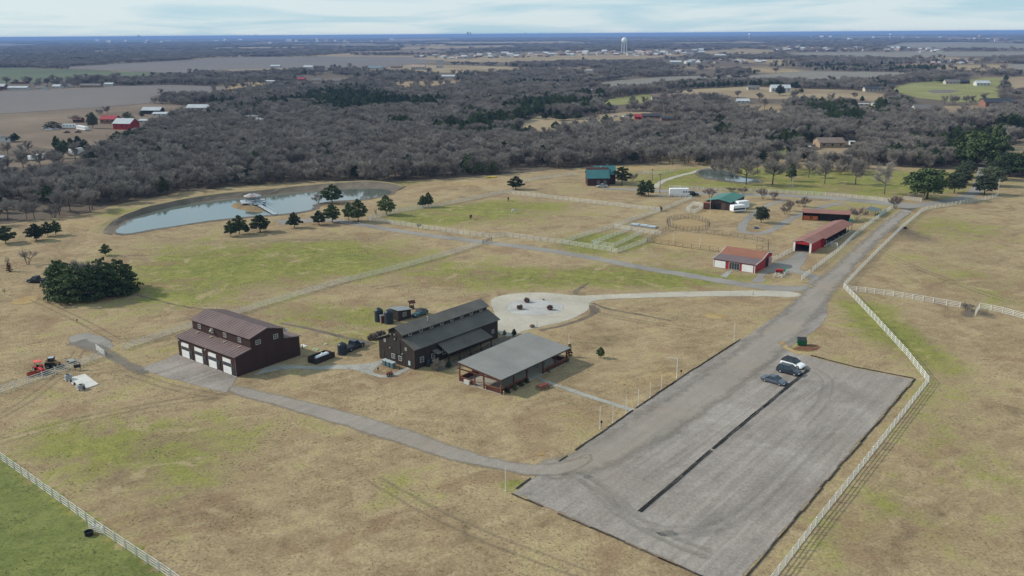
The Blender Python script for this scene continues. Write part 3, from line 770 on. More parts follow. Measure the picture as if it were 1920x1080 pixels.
T_RUST = leaf_material('rust_brown_foliage', [(0.06, 0.028, 0.016), (0.10, 0.045, 0.025), (0.14, 0.066, 0.036)], 0.15)
T_CBARK = M('cedar_bark', (0.10, 0.070, 0.050), 0.9, 0.25, 2.0)

def quad_cloud(pts, nrm, size, rr, aspect=(0.7, 1.3)):
    "leaf clumps: small bent quads"
    N = len(pts)
    t = rr.normal(size=(N, 3)); t -= (t * nrm).sum(1, keepdims=True) * nrm
    t /= np.linalg.norm(t, axis=1, keepdims=True) + 1e-9
    b = np.cross(nrm, t)
    s1 = size * rr.uniform(*aspect, (N, 1)); s2 = size * rr.uniform(*aspect, (N, 1))
    bend = nrm * size * 0.35
    v = np.stack([pts - t * s1 - b * s2 * .4, pts + t * s1 * .3 - b * s2 + bend * 0, pts + t * s1 + b * s2 * .5 - bend, pts - t * s1 * .2 + b * s2], 1).reshape(-1, 3)
    f = np.arange(N * 4).reshape(N, 4)
    return v, f

def np_mesh(name, v, f, mat):
    me = bpy.data.meshes.new(name)
    me.vertices.add(len(v)); me.vertices.foreach_set('co', np.asarray(v, np.float32).ravel())
    k = f.shape[1]
    me.loops.add(f.size); me.loops.foreach_set('vertex_index', f.astype(np.int32).ravel())
    me.polygons.add(len(f)); me.polygons.foreach_set('loop_start', np.arange(0, f.size, k, dtype=np.int32))
    me.update(calc_edges=True)
    me.materials.append(mat)
    return me

def evergreen_meshes(seed, kind, mat):
    "unit tree 1 high, 1 wide; kind sets the outline"
    rr = np.random.default_rng(seed)
    N = {'cedar': 3200, 'oak': 3600, 'bush': 1500, 'pine': 1300}[kind]
    lo = {'cedar': 0.21, 'oak': 0.22, 'bush': 0.03, 'pine': 0.26}[kind]
    lobes = []
    nl = {'cedar': 26, 'oak': 34, 'bush': 22, 'pine': 20}[kind]
    for i in range(nl):
        z = lo + (1 - lo) * (i + .5) / nl
        u = (z - lo) / (1 - lo)
        if kind == 'cedar': rad = .5 * min(1, (1 - u) * 1.75) ** .62 * min(1, .66 + u * 2)
        elif kind == 'oak': rad = .5 * math.sqrt(max(0, 1 - (2 * u - .86) ** 2 / 1.4))
        elif kind == 'pine': rad = .46 * math.sqrt(max(.05, 1 - (1.7 * u - .7) ** 2))
        else: rad = .5 * math.sqrt(max(0, 1 - u ** 2 * .95))
        a = i * 2.399 + rr.uniform(-.4, .4)
        k = rr.uniform(.35, .92)
        lobes.append((math.cos(a) * rad * k, math.sin(a) * rad * k, z, max(.07, rad * rr.uniform(.34, .55)), .085 if kind != 'oak' else .12))
    lobes.append((0, 0, 1 - .07, .08, .09))
    L = np.array(lobes)
    w = L[:, 3] ** 2 + .004; idx = rr.choice(len(L), N, p=w / w.sum())
    d = rr.normal(size=(N, 3)); d /= np.linalg.norm(d, axis=1, keepdims=True)
    d[:, 2] = np.where(d[:, 2] < -.3, -d[:, 2] * .5, d[:, 2])
    rad = rr.uniform(.55, 1.06, (N, 1)) ** .6
    p = L[idx, :3] + d * rad * np.stack([L[idx, 3], L[idx, 3], L[idx, 4] * rr.uniform(.8, 1.2, N)], 1)
    nrm = d * .8 + rr.normal(size=(N, 3)) * .45; nrm /= np.linalg.norm(nrm, axis=1, keepdims=True)
    sz = {'cedar': .029, 'oak': .026, 'bush': .032, 'pine': .036}[kind]
    v, f = quad_cloud(p, nrm, sz, rr, (.6, 1.5))
    crown = np_mesh('crown', v, f, mat)
    mb = MB()
    bend = rr.uniform(-.02, .02)
    mb.tube((0, 0, 0), (bend, 0, lo + .1), .028, .020, 7).tube((bend, 0, lo + .1), (0, 0, .86), .020, .004, 5)
    for i in range(7):
        z = lo + .04 + i * (.6 / 7); a = i * 2.4; e = .3 * (1 - (z - lo) * .8)
        mb.tube((bend, 0, z), (math.cos(a) * e, math.sin(a) * e, z + .09), .010, .003, 4, False)
    return crown, mb.mesh('trunk', T_CBARK)

def bare_meshes(seed, mat, spread=.5, lo=.18, twigs=1500, multi=False, wide=1.0, thin=1.0):
    "leafless tree, 1 high and 1 wide: trunk, limbs, branches, and a haze of twigs"
    rr = np.random.default_rng(seed)
    mb, lm = MB(), MB()
    tips = []
    stems = 4 if multi else 1
    roots = []
    for s in range(stems):
        a = s * 1.6 + rr.uniform(0, 1)
        off = .05 if multi else 0
        top = (math.cos(a) * .14 * multi + rr.uniform(-.03, .03), math.sin(a) * .14 * multi + rr.uniform(-.03, .03), lo + rr.uniform(.05, .12))
        mb.tube((math.cos(a) * off, math.sin(a) * off, 0), top, .026 if not multi else .014, .018 if not multi else .010, 6)
        roots.append(Vector(top))
        if not multi: mb.tube(top, (top[0] * 1.5, top[1] * 1.5, .62), .016, .006, 5); roots.append(Vector((top[0] * 1.4, top[1] * 1.4, .5)))
    nl = 11
    for i in range(nl):
        base = roots[i % len(roots)] + Vector((0, 0, rr.uniform(-.04, .06)))
        a = i * 2.399 + rr.uniform(-.3, .3)
        el = rr.uniform(.25, 1.25) if i % 3 else rr.uniform(.9, 1.4)
        ln = rr.uniform(.26, .40)
        d = Vector((math.cos(a) * math.cos(el), math.sin(a) * math.cos(el), math.sin(el)))
        e = base + Vector((d.x * ln * wide, d.y * ln * wide, d.z * ln)); 
        e.z = min(e.z, .86)
        mb.tube(base, e, .012, .006, 5, False)
        for k in range(6):
            t = rr.uniform(.3, 1)
            s0 = base.lerp(e, t)
            d2 = (d + Vector(rr.normal(size=3) * .62)).normalized(); d2.z = abs(d2.z) * .9 + .12
            e2 = s0 + d2 * rr.uniform(.12, .24)
            e2.z = min(e2.z, .97)
            r = math.hypot(e2.x, e2.y)
            if r > .5: e2.x *= .5 / r; e2.y *= .5 / r
            lm.tube(s0, e2, .0055, .0022, 3, False)
            tips.append((s0, e2))
    n = twigs
    which = rr.integers(0, len(tips), n)
    S0 = np.array([t[0] for t in tips]); S1 = np.array([t[1] for t in tips])
    tt = rr.uniform(.15, 1.1, (n, 1))
    p = S0[which] * (1 - tt) + S1[which] * tt + rr.normal(size=(n, 3)) * .018
    out = p - np.array([0, 0, .40]); out /= np.linalg.norm(out, axis=1, keepdims=True) + 1e-6
    d = out * .8 + rr.normal(size=(n, 3)) * .62; d[:, 2] += .18
    d /= np.linalg.norm(d, axis=1, keepdims=True)
    ln = rr.uniform(.06, .15, (n, 1))
    q = p + d * ln
    q[:, 2] = np.minimum(q[:, 2], .90 + rr.uniform(0, .1, n)); q[:, 2] = np.maximum(q[:, 2], lo * .8)
    side = np.cross(d, rr.normal(size=(n, 3))); side /= np.linalg.norm(side, axis=1, keepdims=True) + 1e-6
    w = .0036 * thin * rr.uniform(.6, 1.4, (n, 1))
    v = np.stack([p - side * w, p + side * w, q + side * w * .35, q - side * w * .35], 1).reshape(-1, 3)
    f = np.arange(n * 4).reshape(n, 4)
    lv = np.array(lm.v); lf = np.array([x for x in lm.f if len(x) == 4])
    v = np.vstack([v, lv]); f = np.vstack([f, lf + n * 4])
    return np_mesh('crown', v, f, mat), mb.mesh('trunk', T_BARK)

BARE = [bare_meshes(40 + i, T_TWIG, lo=(.16, .22, .12, .26, .18)[i], twigs=2600, multi=(i == 2), wide=(1.1, .95, 1.15, .8, 1.2)[i]) for i in range(5)]
MYRTLE = [bare_meshes(60 + i, T_MYRTLE, lo=.14, twigs=1500, multi=True, wide=1.15, thin=1.6) for i in range(2)]
SPARSE = [bare_meshes(70 + i, T_TWIG, lo=.2, twigs=420, multi=bool(i), wide=1.0, thin=1.5) for i in range(2)]
CEDAR = [evergreen_meshes(80 + i, 'cedar', T_CEDAR) for i in range(4)]
OAK = [evergreen_meshes(90 + i, 'oak', T_OAK) for i in range(3)]
DOAK = [evergreen_meshes(94 + i, 'oak', T_CEDAR) for i in range(1)]
BUSH = [evergreen_meshes(97 + i, 'bush', T_CEDAR) for i in range(2)]
RUST = [evergreen_meshes(99, 'bush', T_RUST)]
PINE = [evergreen_meshes(101, 'pine', T_CEDAR)]

def plant(name, kinds, p, h, w, label, cat='tree', group=None, k=None, z=0.0, trunk=True):
    cr, tk = kinds[rng.integers(len(kinds)) if k is None else k % len(kinds)]
    o = empty(name, (p[0], p[1], z), rng.uniform(0, 6.28), label, cat, group, (w, w, h))
    a = link_mesh('crown', cr, o)
    if trunk: link_mesh('trunk', tk, o)
    return o

def plant_px(name, kinds, x, y, ytop, wpx, label, cat='tree', group=None, k=None, trunk=True):
    p = P(x, y)
    return plant(name, kinds, p, max(.5, z_at(p, ytop)), wpx / ppm(p), label, cat, group, k, 0, trunk)

cg = 'cedars standing in the pasture'
for x, y, yt, w, lab in [
    (11, 456, 425, 34, 'dark cedar cut by the left picture edge, in front of the wood'),
    (68, 451, 421, 36, 'broad leaning cedar, second from the left pasture edge'),
    (90, 443, 417, 22, 'left one of two slim cedars side by side west of the pond'),
    (105, 441, 415, 22, 'right one of two slim cedars side by side west of the pond'),
    (198, 479, 458, 19, 'small lopsided cedar alone between the evergreen thicket and pond tip'),
    (433, 443, 415, 24, 'leftmost cedar of the clump of three below the pond'),
    (449, 440, 405, 30, 'tallest cedar in the middle of the clump of three below the pond'),
    (463, 438, 421, 14, 'tiny cedar at the right end of the clump of three'),
    (488, 435, 404, 38, 'wide umbrella shaped cedar next to the clump of three'),
    (552, 427, 399, 27, 'pointed cedar at the left end of the gravel turning loop'),
    (598, 422, 396, 27, 'small round cedar on the near rim of the turning loop'),
    (623, 417, 384, 32, 'full cedar where the turning loop meets the farm lane'),
    (654, 414, 381, 22, 'slim cedar leaning against the big round cedar by the lane'),
    (672, 416, 375, 34, 'big round cedar at the corner of the paddock fence'),
    (623, 381, 347, 37, 'cedar on the spit of land reaching into the pond'),
    (725, 403, 368, 34, 'ragged cedar just inside the pond side of the paddock fence'),
    (793, 389, 367, 18, 'smaller of the paired cedars on the paddock fence'),
    (803, 388, 362, 22, 'larger of the paired cedars on the paddock fence'),
    (967, 355, 331, 27, 'dark brownish cedar beyond the white gate of the paddock'),
    (1126, 671, 651, 15, 'little round cedar alone on the lawn beside the pavilion'),
    (964, 631, 617, 11, 'small pointed evergreen between the barn corner and pavilion roof'),
    (1136, 333, 318, 16, 'dark round cedar behind the left corner of the green roofed house')]:
    plant_px('cedar_tree', CEDAR, x, y, yt, w, lab, 'tree', cg)
plant_px('shrub', RUST, 1068, 669, 645, 11, 'rust brown upright shrub at the far corner of the pavilion', 'shrub')
plant_px('shrub', BUSH, 1047, 652, 642, 6, 'tiny dark shrub just behind the pavilion roof edge', 'shrub')
plant_px('shrub', BUSH, 946, 628, 619, 8, 'dark round shrub at the right corner of the barn', 'shrub')
plant_px('shrub', SPARSE, 936, 630, 623, 8, 'thin leafless shrub against the right corner of the barn', 'shrub')
plant_px('shrub', SPARSE, 927, 648, 640, 10, 'low bare shrub in the bed between barn and pavilion', 'shrub')
plant_px('shrub', BARE, 822, 696, 664, 26, 'grey leafless tree beside the barn porch', 'shrub', None, 2)
plant_px('shrub', BUSH, 841, 688, 678, 12, 'dark bush under the end of the barn porch', 'shrub')
for x, y, w in ((952, 736, 12), (966, 730, 12), (978, 724, 11), (988, 718, 10)):
    plant_px('hedge_shrub', BUSH, x, y, y - 9, w, 'dark low shrub in the row along the near long side of the pavilion', 'shrub', 'shrubs along the pavilion wall')
for x, y, w in ((1026, 697, 11), (1044, 687, 12), (1062, 679, 12)):
    plant_px('hedge_shrub', BUSH, x, y, y - 9, w, 'dark low shrub along the pavilion wall past the entrance path', 'shrub', 'shrubs past the pavilion entrance')
for x, y, yt, w, k, lab in ((112, 561, 500, 66, 0, 'dense cedar at the front left of the round evergreen thicket'), (140, 566, 503, 70, 1, 'dense cedar bulging nearest at the front of the round evergreen thicket'), (172, 562, 506, 60, 0, 'dense cedar in the front middle of the round evergreen thicket'), (204, 556, 500, 64, 1, 'dense cedar at the front right of the round evergreen thicket'), (234, 550, 500, 56, 0, 'pointed cedar at the right end of the round evergreen thicket'),
      (118, 545, 493, 62, 1, 'dense cedar at the back left of the round evergreen thicket'), (190, 538, 490, 60, 0, 'dense cedar at the back middle of the round evergreen thicket'), (224, 540, 492, 58, 1, 'dense cedar at the back right of the round evergreen thicket')):
    plant_px('thicket_cedar', BUSH, x, y, yt - 3, w * 1.1, lab, 'tree', 'cedars of the evergreen thicket')
for x, y, yt, w in ((150, 548, 484, 46), (168, 544, 486, 40), (106, 540, 488, 40)):
    plant_px('thicket_tree', BARE, x, y, yt, w, 'leafless grey tree poking out of the evergreen thicket', 'tree', 'bare trees in the evergreen thicket')
plant_px('bare_tree', SPARSE, 53, 496, 458, 38, 'vase shaped leafless tree alone left of the evergreen thicket', 'tree', None, 1)
plant_px('bare_sapling', SPARSE, 16, 508, 478, 12, 'spindly leafless sapling near the left picture edge', 'tree', None, 0)
plant_px('shrub', RUST, 18, 509, 493, 11, 'reddish shrub at the foot of the spindly sapling', 'shrub')
plant_px('shrub', SPARSE, 9, 553, 540, 8, 'small bare shrub by the orange spoil heap', 'shrub', None, 0)
plant_px('bare_tree', SPARSE, 785, 430, 417, 14, 'small leafless tree beside the lane below the paddock fence', 'tree', None, 0)
plant_px('bare_sapling', SPARSE, 705, 408, 390, 9, 'thin bare sapling left of the ragged cedar', 'tree', None, 0)
plant_px('bare_tree', BARE, 596, 381, 358, 26, 'leafless tree leaning over the water at the tip of the pond spit', 'tree', None, 2)
plant_px('house_pine', PINE, 1166, 347, 314, 32, 'layered pine right of the green roofed house', 'tree')
plant_px('bare_tree', BARE, 1186, 340, 318, 24, 'leaning leafless tree right of the layered pine', 'tree', None, 2)
plant_px('yard_juniper', BUSH, 1203, 367, 339, 26, 'left half of the dark bushy tree pair by the cross lane', 'tree')
plant_px('yard_juniper', CEDAR, 1216, 367, 339, 24, 'right half of the dark bushy tree pair by the cross lane', 'tree')
plant_px('great_oak', DOAK, 1738, 373, 318, 74, 'largest dark evergreen oak at the mouth of the avenue', 'tree')
og = 'live oaks lining the avenue'
for x, y, yt, w, lab in [(1789, 362, 326, 38, 'first live oak on the left of the avenue'), (1803, 346, 314, 36, 'second live oak on the left of the avenue'), (1811, 333, 302, 36, 'third live oak on the left of the avenue'),
                         (1846, 365, 330, 42, 'first live oak on the right of the avenue'), (1859, 349, 313, 42, 'second live oak on the right of the avenue'), (1868, 337, 302, 40, 'third live oak on the right of the avenue')]:
    plant_px('live_oak', OAK, x, y, yt, w, lab, 'tree', og)
mg = 'crape myrtles near the stables'
for x, y, yt, w, lab in [(1332, 370, 349, 30, 'bushy pinkish bare tree behind the green roofed barn, left side'), (1371, 360, 347, 20, 'pinkish bare tree behind the middle of the green barn roof'), (1393, 364, 345, 22, 'pinkish bare tree behind the right end of the green barn'),
     (1430, 373, 348, 24, 'taller of two pinkish bare trees by the cross lane'), (1451, 375, 355, 20, 'shorter of two pinkish bare trees by the cross lane'), (1472, 402, 378, 22, 'nearest bare tree of the row inside the loop track'),
     (1480, 396, 371, 22, 'second bare tree of the row inside the loop track'), (1498, 387, 368, 18, 'third bare tree of the row inside the loop track'), (1508, 389, 364, 22, 'farthest bare tree of the row inside the loop track'),
     (1606, 412, 379, 34, 'wide bare tree behind the red roofed shed'), (1679, 391, 362, 32, 'rounded pinkish bare tree at the lane crossing')]:
    plant_px('crape_myrtle', MYRTLE, x, y, yt, w, lab, 'tree', mg)
plant_px('yard_tree', [OAK[0]], 1427, 418, 389, 28, 'half green tree alone in the middle of the loop track', 'tree')
plant_px('shrub', SPARSE, 1812, 582, 562, 26, 'sprawling leafless bush in the gap of the right paddock fence', 'shrub', None, 1)
for x, y, yt, w, lab in [(1338, 328, 288, 14, 'bare tree on the near bank of the small pond, left one'), (1350, 331, 300, 16, 'thin bare tree on the near bank of the small pond'), (1372, 332, 282, 34, 'spreading bare tree at the right end of the small pond'),
     (1399, 346, 290, 44, 'big dark bare tree just right of the small pond'), (1448, 347, 296, 46, 'broad bare tree alone in the green meadow'), (1546, 344, 298, 30, 'pale trunked bare tree at the meadow edge, left one'),
     (1604, 346, 300, 34, 'pale trunked bare tree in the middle of the green meadow'), (1658, 364, 300, 34, 'tall narrow bare tree with a leafy foot near the great oak'), (1575, 327, 300, 24, 'small bare tree at the back of the green meadow'),
     (1420, 325, 296, 26, 'bare tree behind the meadow pond'), (1516, 333, 300, 26, 'dark bare tree at the edge of the meadow wood')]:
    plant_px('meadow_tree', BARE, x, y, yt, w * 1.3, lab, 'tree', 'bare trees in the green meadow')
plant_px('cedar_tree', CEDAR, 1484, 340, 308, 20, 'single dark cedar among the bare meadow trees', 'tree', cg)
mr = np.random.default_rng(33)
for i in range(26):
    x = mr.uniform(1440, 1640); y = mr.uniform(312, 331); hh = mr.uniform(28, 40)
    if 1520 < x < 1600 and y > 322: continue
    plant_px('meadow_tree', BARE, x, y, y - hh, hh * mr.uniform(.85, 1.15), 'grey bare tree in the loose row where the green meadow meets the wood', 'tree', 'bare trees where meadow meets wood')
for x, y, yt, w, k, lab in [(1832, 313, 250, 62, 0, 'tallest dark evergreen behind the far end of the avenue'), (1866, 303, 234, 44, 1, 'tall dark evergreen right of the tallest one behind the avenue'), (1893, 331, 288, 50, 0, 'broad dark evergreen at the corner of the right field'), (1918, 331, 284, 56, 1, 'dark evergreen cut by the right picture edge above the field'), (1800, 310, 268, 46, 1, 'dark evergreen left of the tallest one behind the avenue'),
                         (1776, 296, 262, 40, 0, 'mid sized dark evergreen above the green meadow corner'), (1878, 258, 232, 34, 0, 'dark evergreen at the edge of the far right tan field'), (1850, 280, 238, 40, 1, 'dark evergreen in the mass above the avenue end'), (1815, 282, 246, 36, 0, 'dark evergreen high in the mass above the avenue')]:
    plant_px('tall_evergreen', (DOAK, CEDAR)[k], x, y, yt, w, lab, 'tree', 'tall evergreens behind the avenue')
for x, y, yt, w, kd, lab in [(100, 241, 228, 34, BUSH, 'round dark bush in the left farm yard'), (174, 241, 212, 20, OAK, 'dark upright tree in the left farm yard'), (143, 229, 213, 24, MYRTLE, 'pinkish bare tree over the dark red shed'), (202, 214, 198, 18, BARE, 'bare tree behind the red roofed farmhouse'), (188, 216, 200, 18, BARE, 'bare tree left of the red roofed farmhouse'), (239, 222, 210, 22, BUSH, 'dark bush right of the farm buildings'), (266, 218, 208, 12, BUSH, 'small dark bush by the open grey shed'),
      (107, 283, 256, 18, CEDAR, 'dark cedar at the left of the yard hedge row'), (122, 287, 263, 18, CEDAR, 'second dark cedar of the yard hedge row'), (134, 286, 260, 18, CEDAR, 'third dark cedar of the yard hedge row'), (148, 284, 256, 20, CEDAR, 'fourth dark cedar of the yard hedge row'), (160, 286, 262, 18, CEDAR, 'dark cedar at the right of the yard hedge row'), (115, 297, 270, 20, OAK, 'pale green bushy tree below the yard hedge row'), (49, 300, 287, 20, OAK, 'flat green tree left of the long white caravan'),
      (29, 266, 250, 20, CEDAR, 'dark cedar beside the mobile home'), (54, 284, 263, 22, BARE, 'bare tree in the yard between mobile home and cedars'), (15, 290, 266, 26, BARE, 'bare tree at the left edge below the mobile home'), (40, 290, 268, 22, BARE, 'bare tree below the dark cedar and mobile home'), (222, 273, 247, 26, CEDAR, 'dark cedar at the brown paddock corner'), (238, 274, 250, 28, DOAK, 'broad dark evergreen at the brown paddock corner'), (256, 268, 244, 26, CEDAR, 'dark evergreen right of the brown paddock corner'), (276, 262, 240, 24, BUSH, 'dark evergreen below the red metal barn')]:
    plant_px('yard_tree', kd, x, y, yt, w, lab, 'tree', 'trees of the left farm yard')
for i in range(15):
    x = 18 + i * 14 + mr.uniform(-4, 4); y = 163 - i * .45
    plant_px('row_tree', BARE, x, y, y - mr.uniform(14, 22), mr.uniform(14, 22), 'grey bare tree in the row of houses beyond the ploughed field', 'tree', 'bare trees in the far field row')
for x, y, yt, w in ((1645, 200, 184, 18), (1770, 196, 178, 18), (1790, 196, 178, 20), (1812, 197, 177, 20), (1822, 196, 178, 16)): plant_px('field_tree', BARE, x, y, yt, w, 'grey bare tree along the near rim of the right green pasture', 'tree', 'bare trees by the green pasture')
plant_px('field_tree', OAK, 1764, 155, 145, 18, 'dark round tree beside the grey roofed house on the pasture', 'tree')
plant_px('field_tree', CEDAR, 1462, 179, 160, 22, 'dark cedar in front of the bright white roofed house', 'tree')
plant_px('field_tree', CEDAR, 1492, 168, 153, 16, 'dark cedar right of the bright white roofed house', 'tree')
plant_px('field_tree', CEDAR, 1502, 175, 166, 12, 'small dark cedar in the dry pasture', 'tree')
# lone evergreens on the hill clearing in the middle distance
for x, y, yt, w, lab in [(1042, 245, 228, 19, 'round cedar at the lower edge of the hill clearing'), (1136, 233, 216, 21, 'round cedar in front of the parked cars in the hill clearing'), (1141, 210, 192, 17, 'tall round cedar at the back of the hill clearing'),
                         (1054, 226, 213, 26, 'wide low cedar in the middle of the hill clearing'), (1084, 224, 211, 18, 'second wide cedar in the middle of the hill clearing'), (1113, 214, 196, 16, 'dark cedar at the upper rim of the hill clearing'), (1022, 224, 211, 14, 'small cedar on the left of the hill clearing')]:
    plant_px('cedar_tree', CEDAR, x, y, yt, w, lab, 'tree', 'cedars of the hill clearing')

# ---------------- the woods: every tree a point on a jittered grid
cand = []
def add_cells(y0, y1, s, cap=.63):
    ys = np.arange(y0, y1, s)
    for Y in ys:
        hw = Y * cap + 60
        X = np.arange(-hw, hw, s)
        cand.append(np.stack([X + rng.uniform(-.46, .46, len(X)) * s, Y + rng.uniform(-.46, .46, len(X)) * s, np.full(len(X), s)], 1))
add_cells(255, 700, 4.8, .63); add_cells(700, 1200, 7.0); add_cells(1200, 2000, 9.5); add_cells(2000, 3300, 14.0); add_cells(3300, 5600, 26.0); add_cells(5600, 9000, 42.0); add_cells(9000, 15000, 85.0)
W = np.vstack(cand)
X, Y, S = W.T
keep = ~inside(HOME, X, Y)
for w in field_polys: keep &= ~inside(w, X, Y)
# glades and thin places
dn = vnoise(X, Y, 60) * .6 + vnoise(X + 500, Y, 21) * .4
farn = vnoise(X, Y + 900, 420)
keep &= np.where(Y < 1200, dn > .20, (dn * .5 + farn * .5) > .36)
gl = vnoise(X, Y, 110)
ppz = np.array([to_px(a, b_) for a, b_ in zip(X, Y)])
open_ok = ~((ppz[:, 0] > 1470) & (ppz[:, 0] < 1710) & (ppz[:, 1] > 192) & (ppz[:, 1] < 236))
keep &= ~((gl > .70) & (Y > 520) & open_ok & (rng.random(len(X)) < .88))
keep &= ~((gl > .56) & open_ok & (Y > 520) & (X > Y * .12) & (rng.random(len(X)) < .8))
CLEAR = [wpoly(c) for c in [
    [(130, 262), (215, 245), (225, 262), (170, 296), (60, 312), (-60, 318), (-60, 270)],
    [(180, 238), (255, 238), (262, 256), (200, 262)], [(255, 205), (390, 196), (398, 214), (300, 226), (255, 226)],
    [(1185, 214), (1270, 214), (1272, 232), (1190, 230)], [(1370, 186), (1410, 186), (1410, 200), (1370, 198)],
    [(1500, 268), (1612, 262), (1616, 292), (1510, 296)], [(1700, 200), (1752, 200), (1752, 218), (1706, 220)], [(1608, 197), (1632, 197), (1632, 202), (1608, 202)],
    [(1636, 124), (1900, 118), (1900, 128), (1640, 130)], [(822, 143), (856, 143), (856, 151), (822, 151)], [(1240, 116), (1290, 115), (1290, 121), (1240, 122)], [(1366, 190), (1420, 188), (1430, 205), (1366, 206)],
    [(500, 124), (610, 122), (610, 134), (500, 134)], [(550, 146), (660, 142), (660, 158), (560, 162)], [(1780, 270), (1800, 268), (1800, 280), (1778, 282)], [(1735, 262), (1756, 262), (1756, 274), (1735, 274)],
    [(1290, 122), (1430, 117), (1430, 124), (1300, 128)], [(1826, 300), (1850, 300), (1856, 318), (1830, 318)]]]
for w in CLEAR: keep &= ~(inside(w, X, Y) & (rng.random(len(X)) < .97))
hgt0 = 8.6
ptop = np.array([to_px(a, b_, hgt0) for a, b_ in zip(X, Y)])
for px in field_px: keep &= ~(inside(px, ptop[:, 0], ptop[:, 1] + (.35 * (np.array([to_px(a, b_)[1] for a, b_ in zip(X, Y)]) - ptop[:, 1]))) & (rng.random(len(X)) < .95))
HOUSE_PX = [(56,90,303,16),(133,160,293,18),(211,246,243,19),(188,216,232,14),(137,152,230,9),(266,300,214,12),(286,312,218,7),(350,392,209,12),(261,278,231,7),(-8,20,267,12),(-8,5,302,9),(-4,8,168,10),(14,50,168,6),(20,48,157,5),(65,82,168,6),(98,112,166,7),(122,130,164,6),(150,187,164,6.5),(195,211,160.5,5),(507,524,127,5),(569,586,130,7),(588,606,131,7),(605,613,136,7),(585,602,155,8),(556,570,152,6),(625,645,156,8),(690,703,154,4),(496,514,155,4),(460,482,223,6),(478,500,229,7),(771,796,131,9),(690,716,130,5),(732,752,128,5),(820,830,119,6),(818,828,128,5),(827,852,146,5),(1446,1482,173,13),(1402,1424,169,8),(1382,1405,194,8),(1222,1262,189,12),(1190,1203,224,9),(1204,1240,222,8),(1240,1268,227,8),(1611,1629,199,4),(1636,1641,198,3),(1537,1584,277,16),(1512,1520,282,7),(1594,1602,272,5),(1716,1748,213,15),(1847,1905,201,15),(1906,1925,199,6),(1773,1800,158,8),(1800,1818,157,7),(1831,1856,161,9),(1622,1660,172,9),(1665,1677,165,8),(1772,1780,272,5),(1737,1752,270,5),(1872,1879,272,7),(1340,1360,106,4),(1256,1277,120,6),(1104,1116,172,4),(1100,1112,134,3)]
pbase = np.array([to_px(a, b_)[1] for a, b_ in zip(X, Y)])
for hx0, hx1, hyb, hh_ in HOUSE_PX:
    keep &= ~((ptop[:, 0] > hx0 - 3) & (ptop[:, 0] < hx1 + 3) & (pbase > hyb - hh_ * .5) & (ptop[:, 1] < hyb - hh_ * .35) & (rng.random(len(X)) < .9))
for qx0, qx1, qy0, qy1 in ((1640, 1890, 112, 121), (1290, 1430, 113, 119), (775, 1310, 96, 113), (1440, 1770, 87, 97), (0, 212, 158, 168), (-20, 125, 262, 303)):
    keep &= ~((ptop[:, 0] > qx0) & (ptop[:, 0] < qx1) & (pbase > qy0) & (ptop[:, 1] + (pbase - ptop[:, 1]) * .3 < qy1) & (rng.random(len(X)) < .82))
# thin margin of trees just outside the farm
ppx = np.array([to_px(a, b) for a, b in zip(X, Y)])
keep &= (ppx[:, 0] > -90) & (ppx[:, 0] < 2010)
keep &= ~((ppx[:, 0] > 1190) & (ppx[:, 0] < 1290) & (ppx[:, 1] > 296) & (rng.random(len(X)) < .4))
keep &= ~((ppx[:, 0] < 215) & (ppx[:, 1] > 385) & (rng.random(len(X)) < .55))
keep &= ~((ppx[:, 0] > 1872) & (ppx[:, 1] > 296) & (ppx[:, 1] < 326) & (rng.random(len(X)) < .3))
X, Y, S, ppx = X[keep], Y[keep], S[keep], ppx[keep]
# where the wood is evergreen
CZ = [(640, 186, 70, 20, .9), (700, 192, 55, 18, .95), (560, 190, 70, 14, .5), (860, 244, 60, 16, .9), (910, 232, 60, 20, .8), (840, 258, 80, 10, .6), (1000, 205, 60, 22, .95), (1040, 196, 70, 18, .9), (900, 250, 90, 20, .7), (1120, 180, 60, 8, .7),
      (1560, 206, 70, 14, .95), (1640, 205, 50, 16, .95), (1580, 222, 60, 12, .7), (1370, 163, 60, 6, .95), (1300, 164, 30, 6, .8), (1830, 288, 34, 30, 1.0), (1770, 270, 60, 16, .7), (1890, 312, 60, 16, 1.0), (1900, 245, 40, 20, .8), (1800, 250, 50, 14, .6), (1490, 262, 50, 12, .7),
      (1540, 260, 60, 10, .7), (1350, 258, 50, 10, .6), (1300, 268, 60, 8, .7), (140, 265, 46, 9, .95), (236, 250, 26, 14, .9), (260, 245, 26, 12, .6), (410, 192, 46, 6, .6), (40, 262, 20, 12, .5), (1560, 126, 80, 5, .9), (1690, 128, 110, 4, .8), (760, 238, 40, 8, .5),
      (1640, 322, 120, 12, .5), (1530, 318, 70, 8, .4), (920, 320, 100, 10, .3), (1170, 150, 60, 6, .4), (1660, 160, 50, 6, .4), (700, 122, 60, 4, .4), (1850, 130, 60, 4, .3), (100, 400, 120, 14, .12), (1730, 300, 60, 14, .6)]
ev = np.full(len(X), .035) + np.clip(vnoise(X, Y, 75) - .74, 0, 1) * 2.2
for cx, cy, rx, ry, amt in CZ:
    cy += 7 if cy > 180 else 3
    ev = np.maximum(ev, amt * np.exp(-(((ppx[:, 0] - cx) / rx) ** 2 + ((ppx[:, 1] - cy) / ry) ** 2) * .8))
ev = np.where(ev > .12, np.clip((ev * 1.5 + (vnoise(X, Y, 26) - .5) * 1.1 - .25) * 1.3, 0, 1), ev)
is_ev = rng.random(len(X)) < ev
ground_h = np.interp(np.hypot(X, Y), [0, 14000], [0, 0])
hgt = np.where(is_ev, rng.uniform(5.0, 8.5, len(X)), rng.uniform(6.5, 10.0, len(X))) * (0.82 + .36 * vnoise(X, Y, 45))
wid = np.where(is_ev, hgt * rng.uniform(.62, .85, len(X)), np.maximum(S * rng.uniform(1.15, 1.5, len(X)), hgt * rng.uniform(.85, 1.1, len(X))))
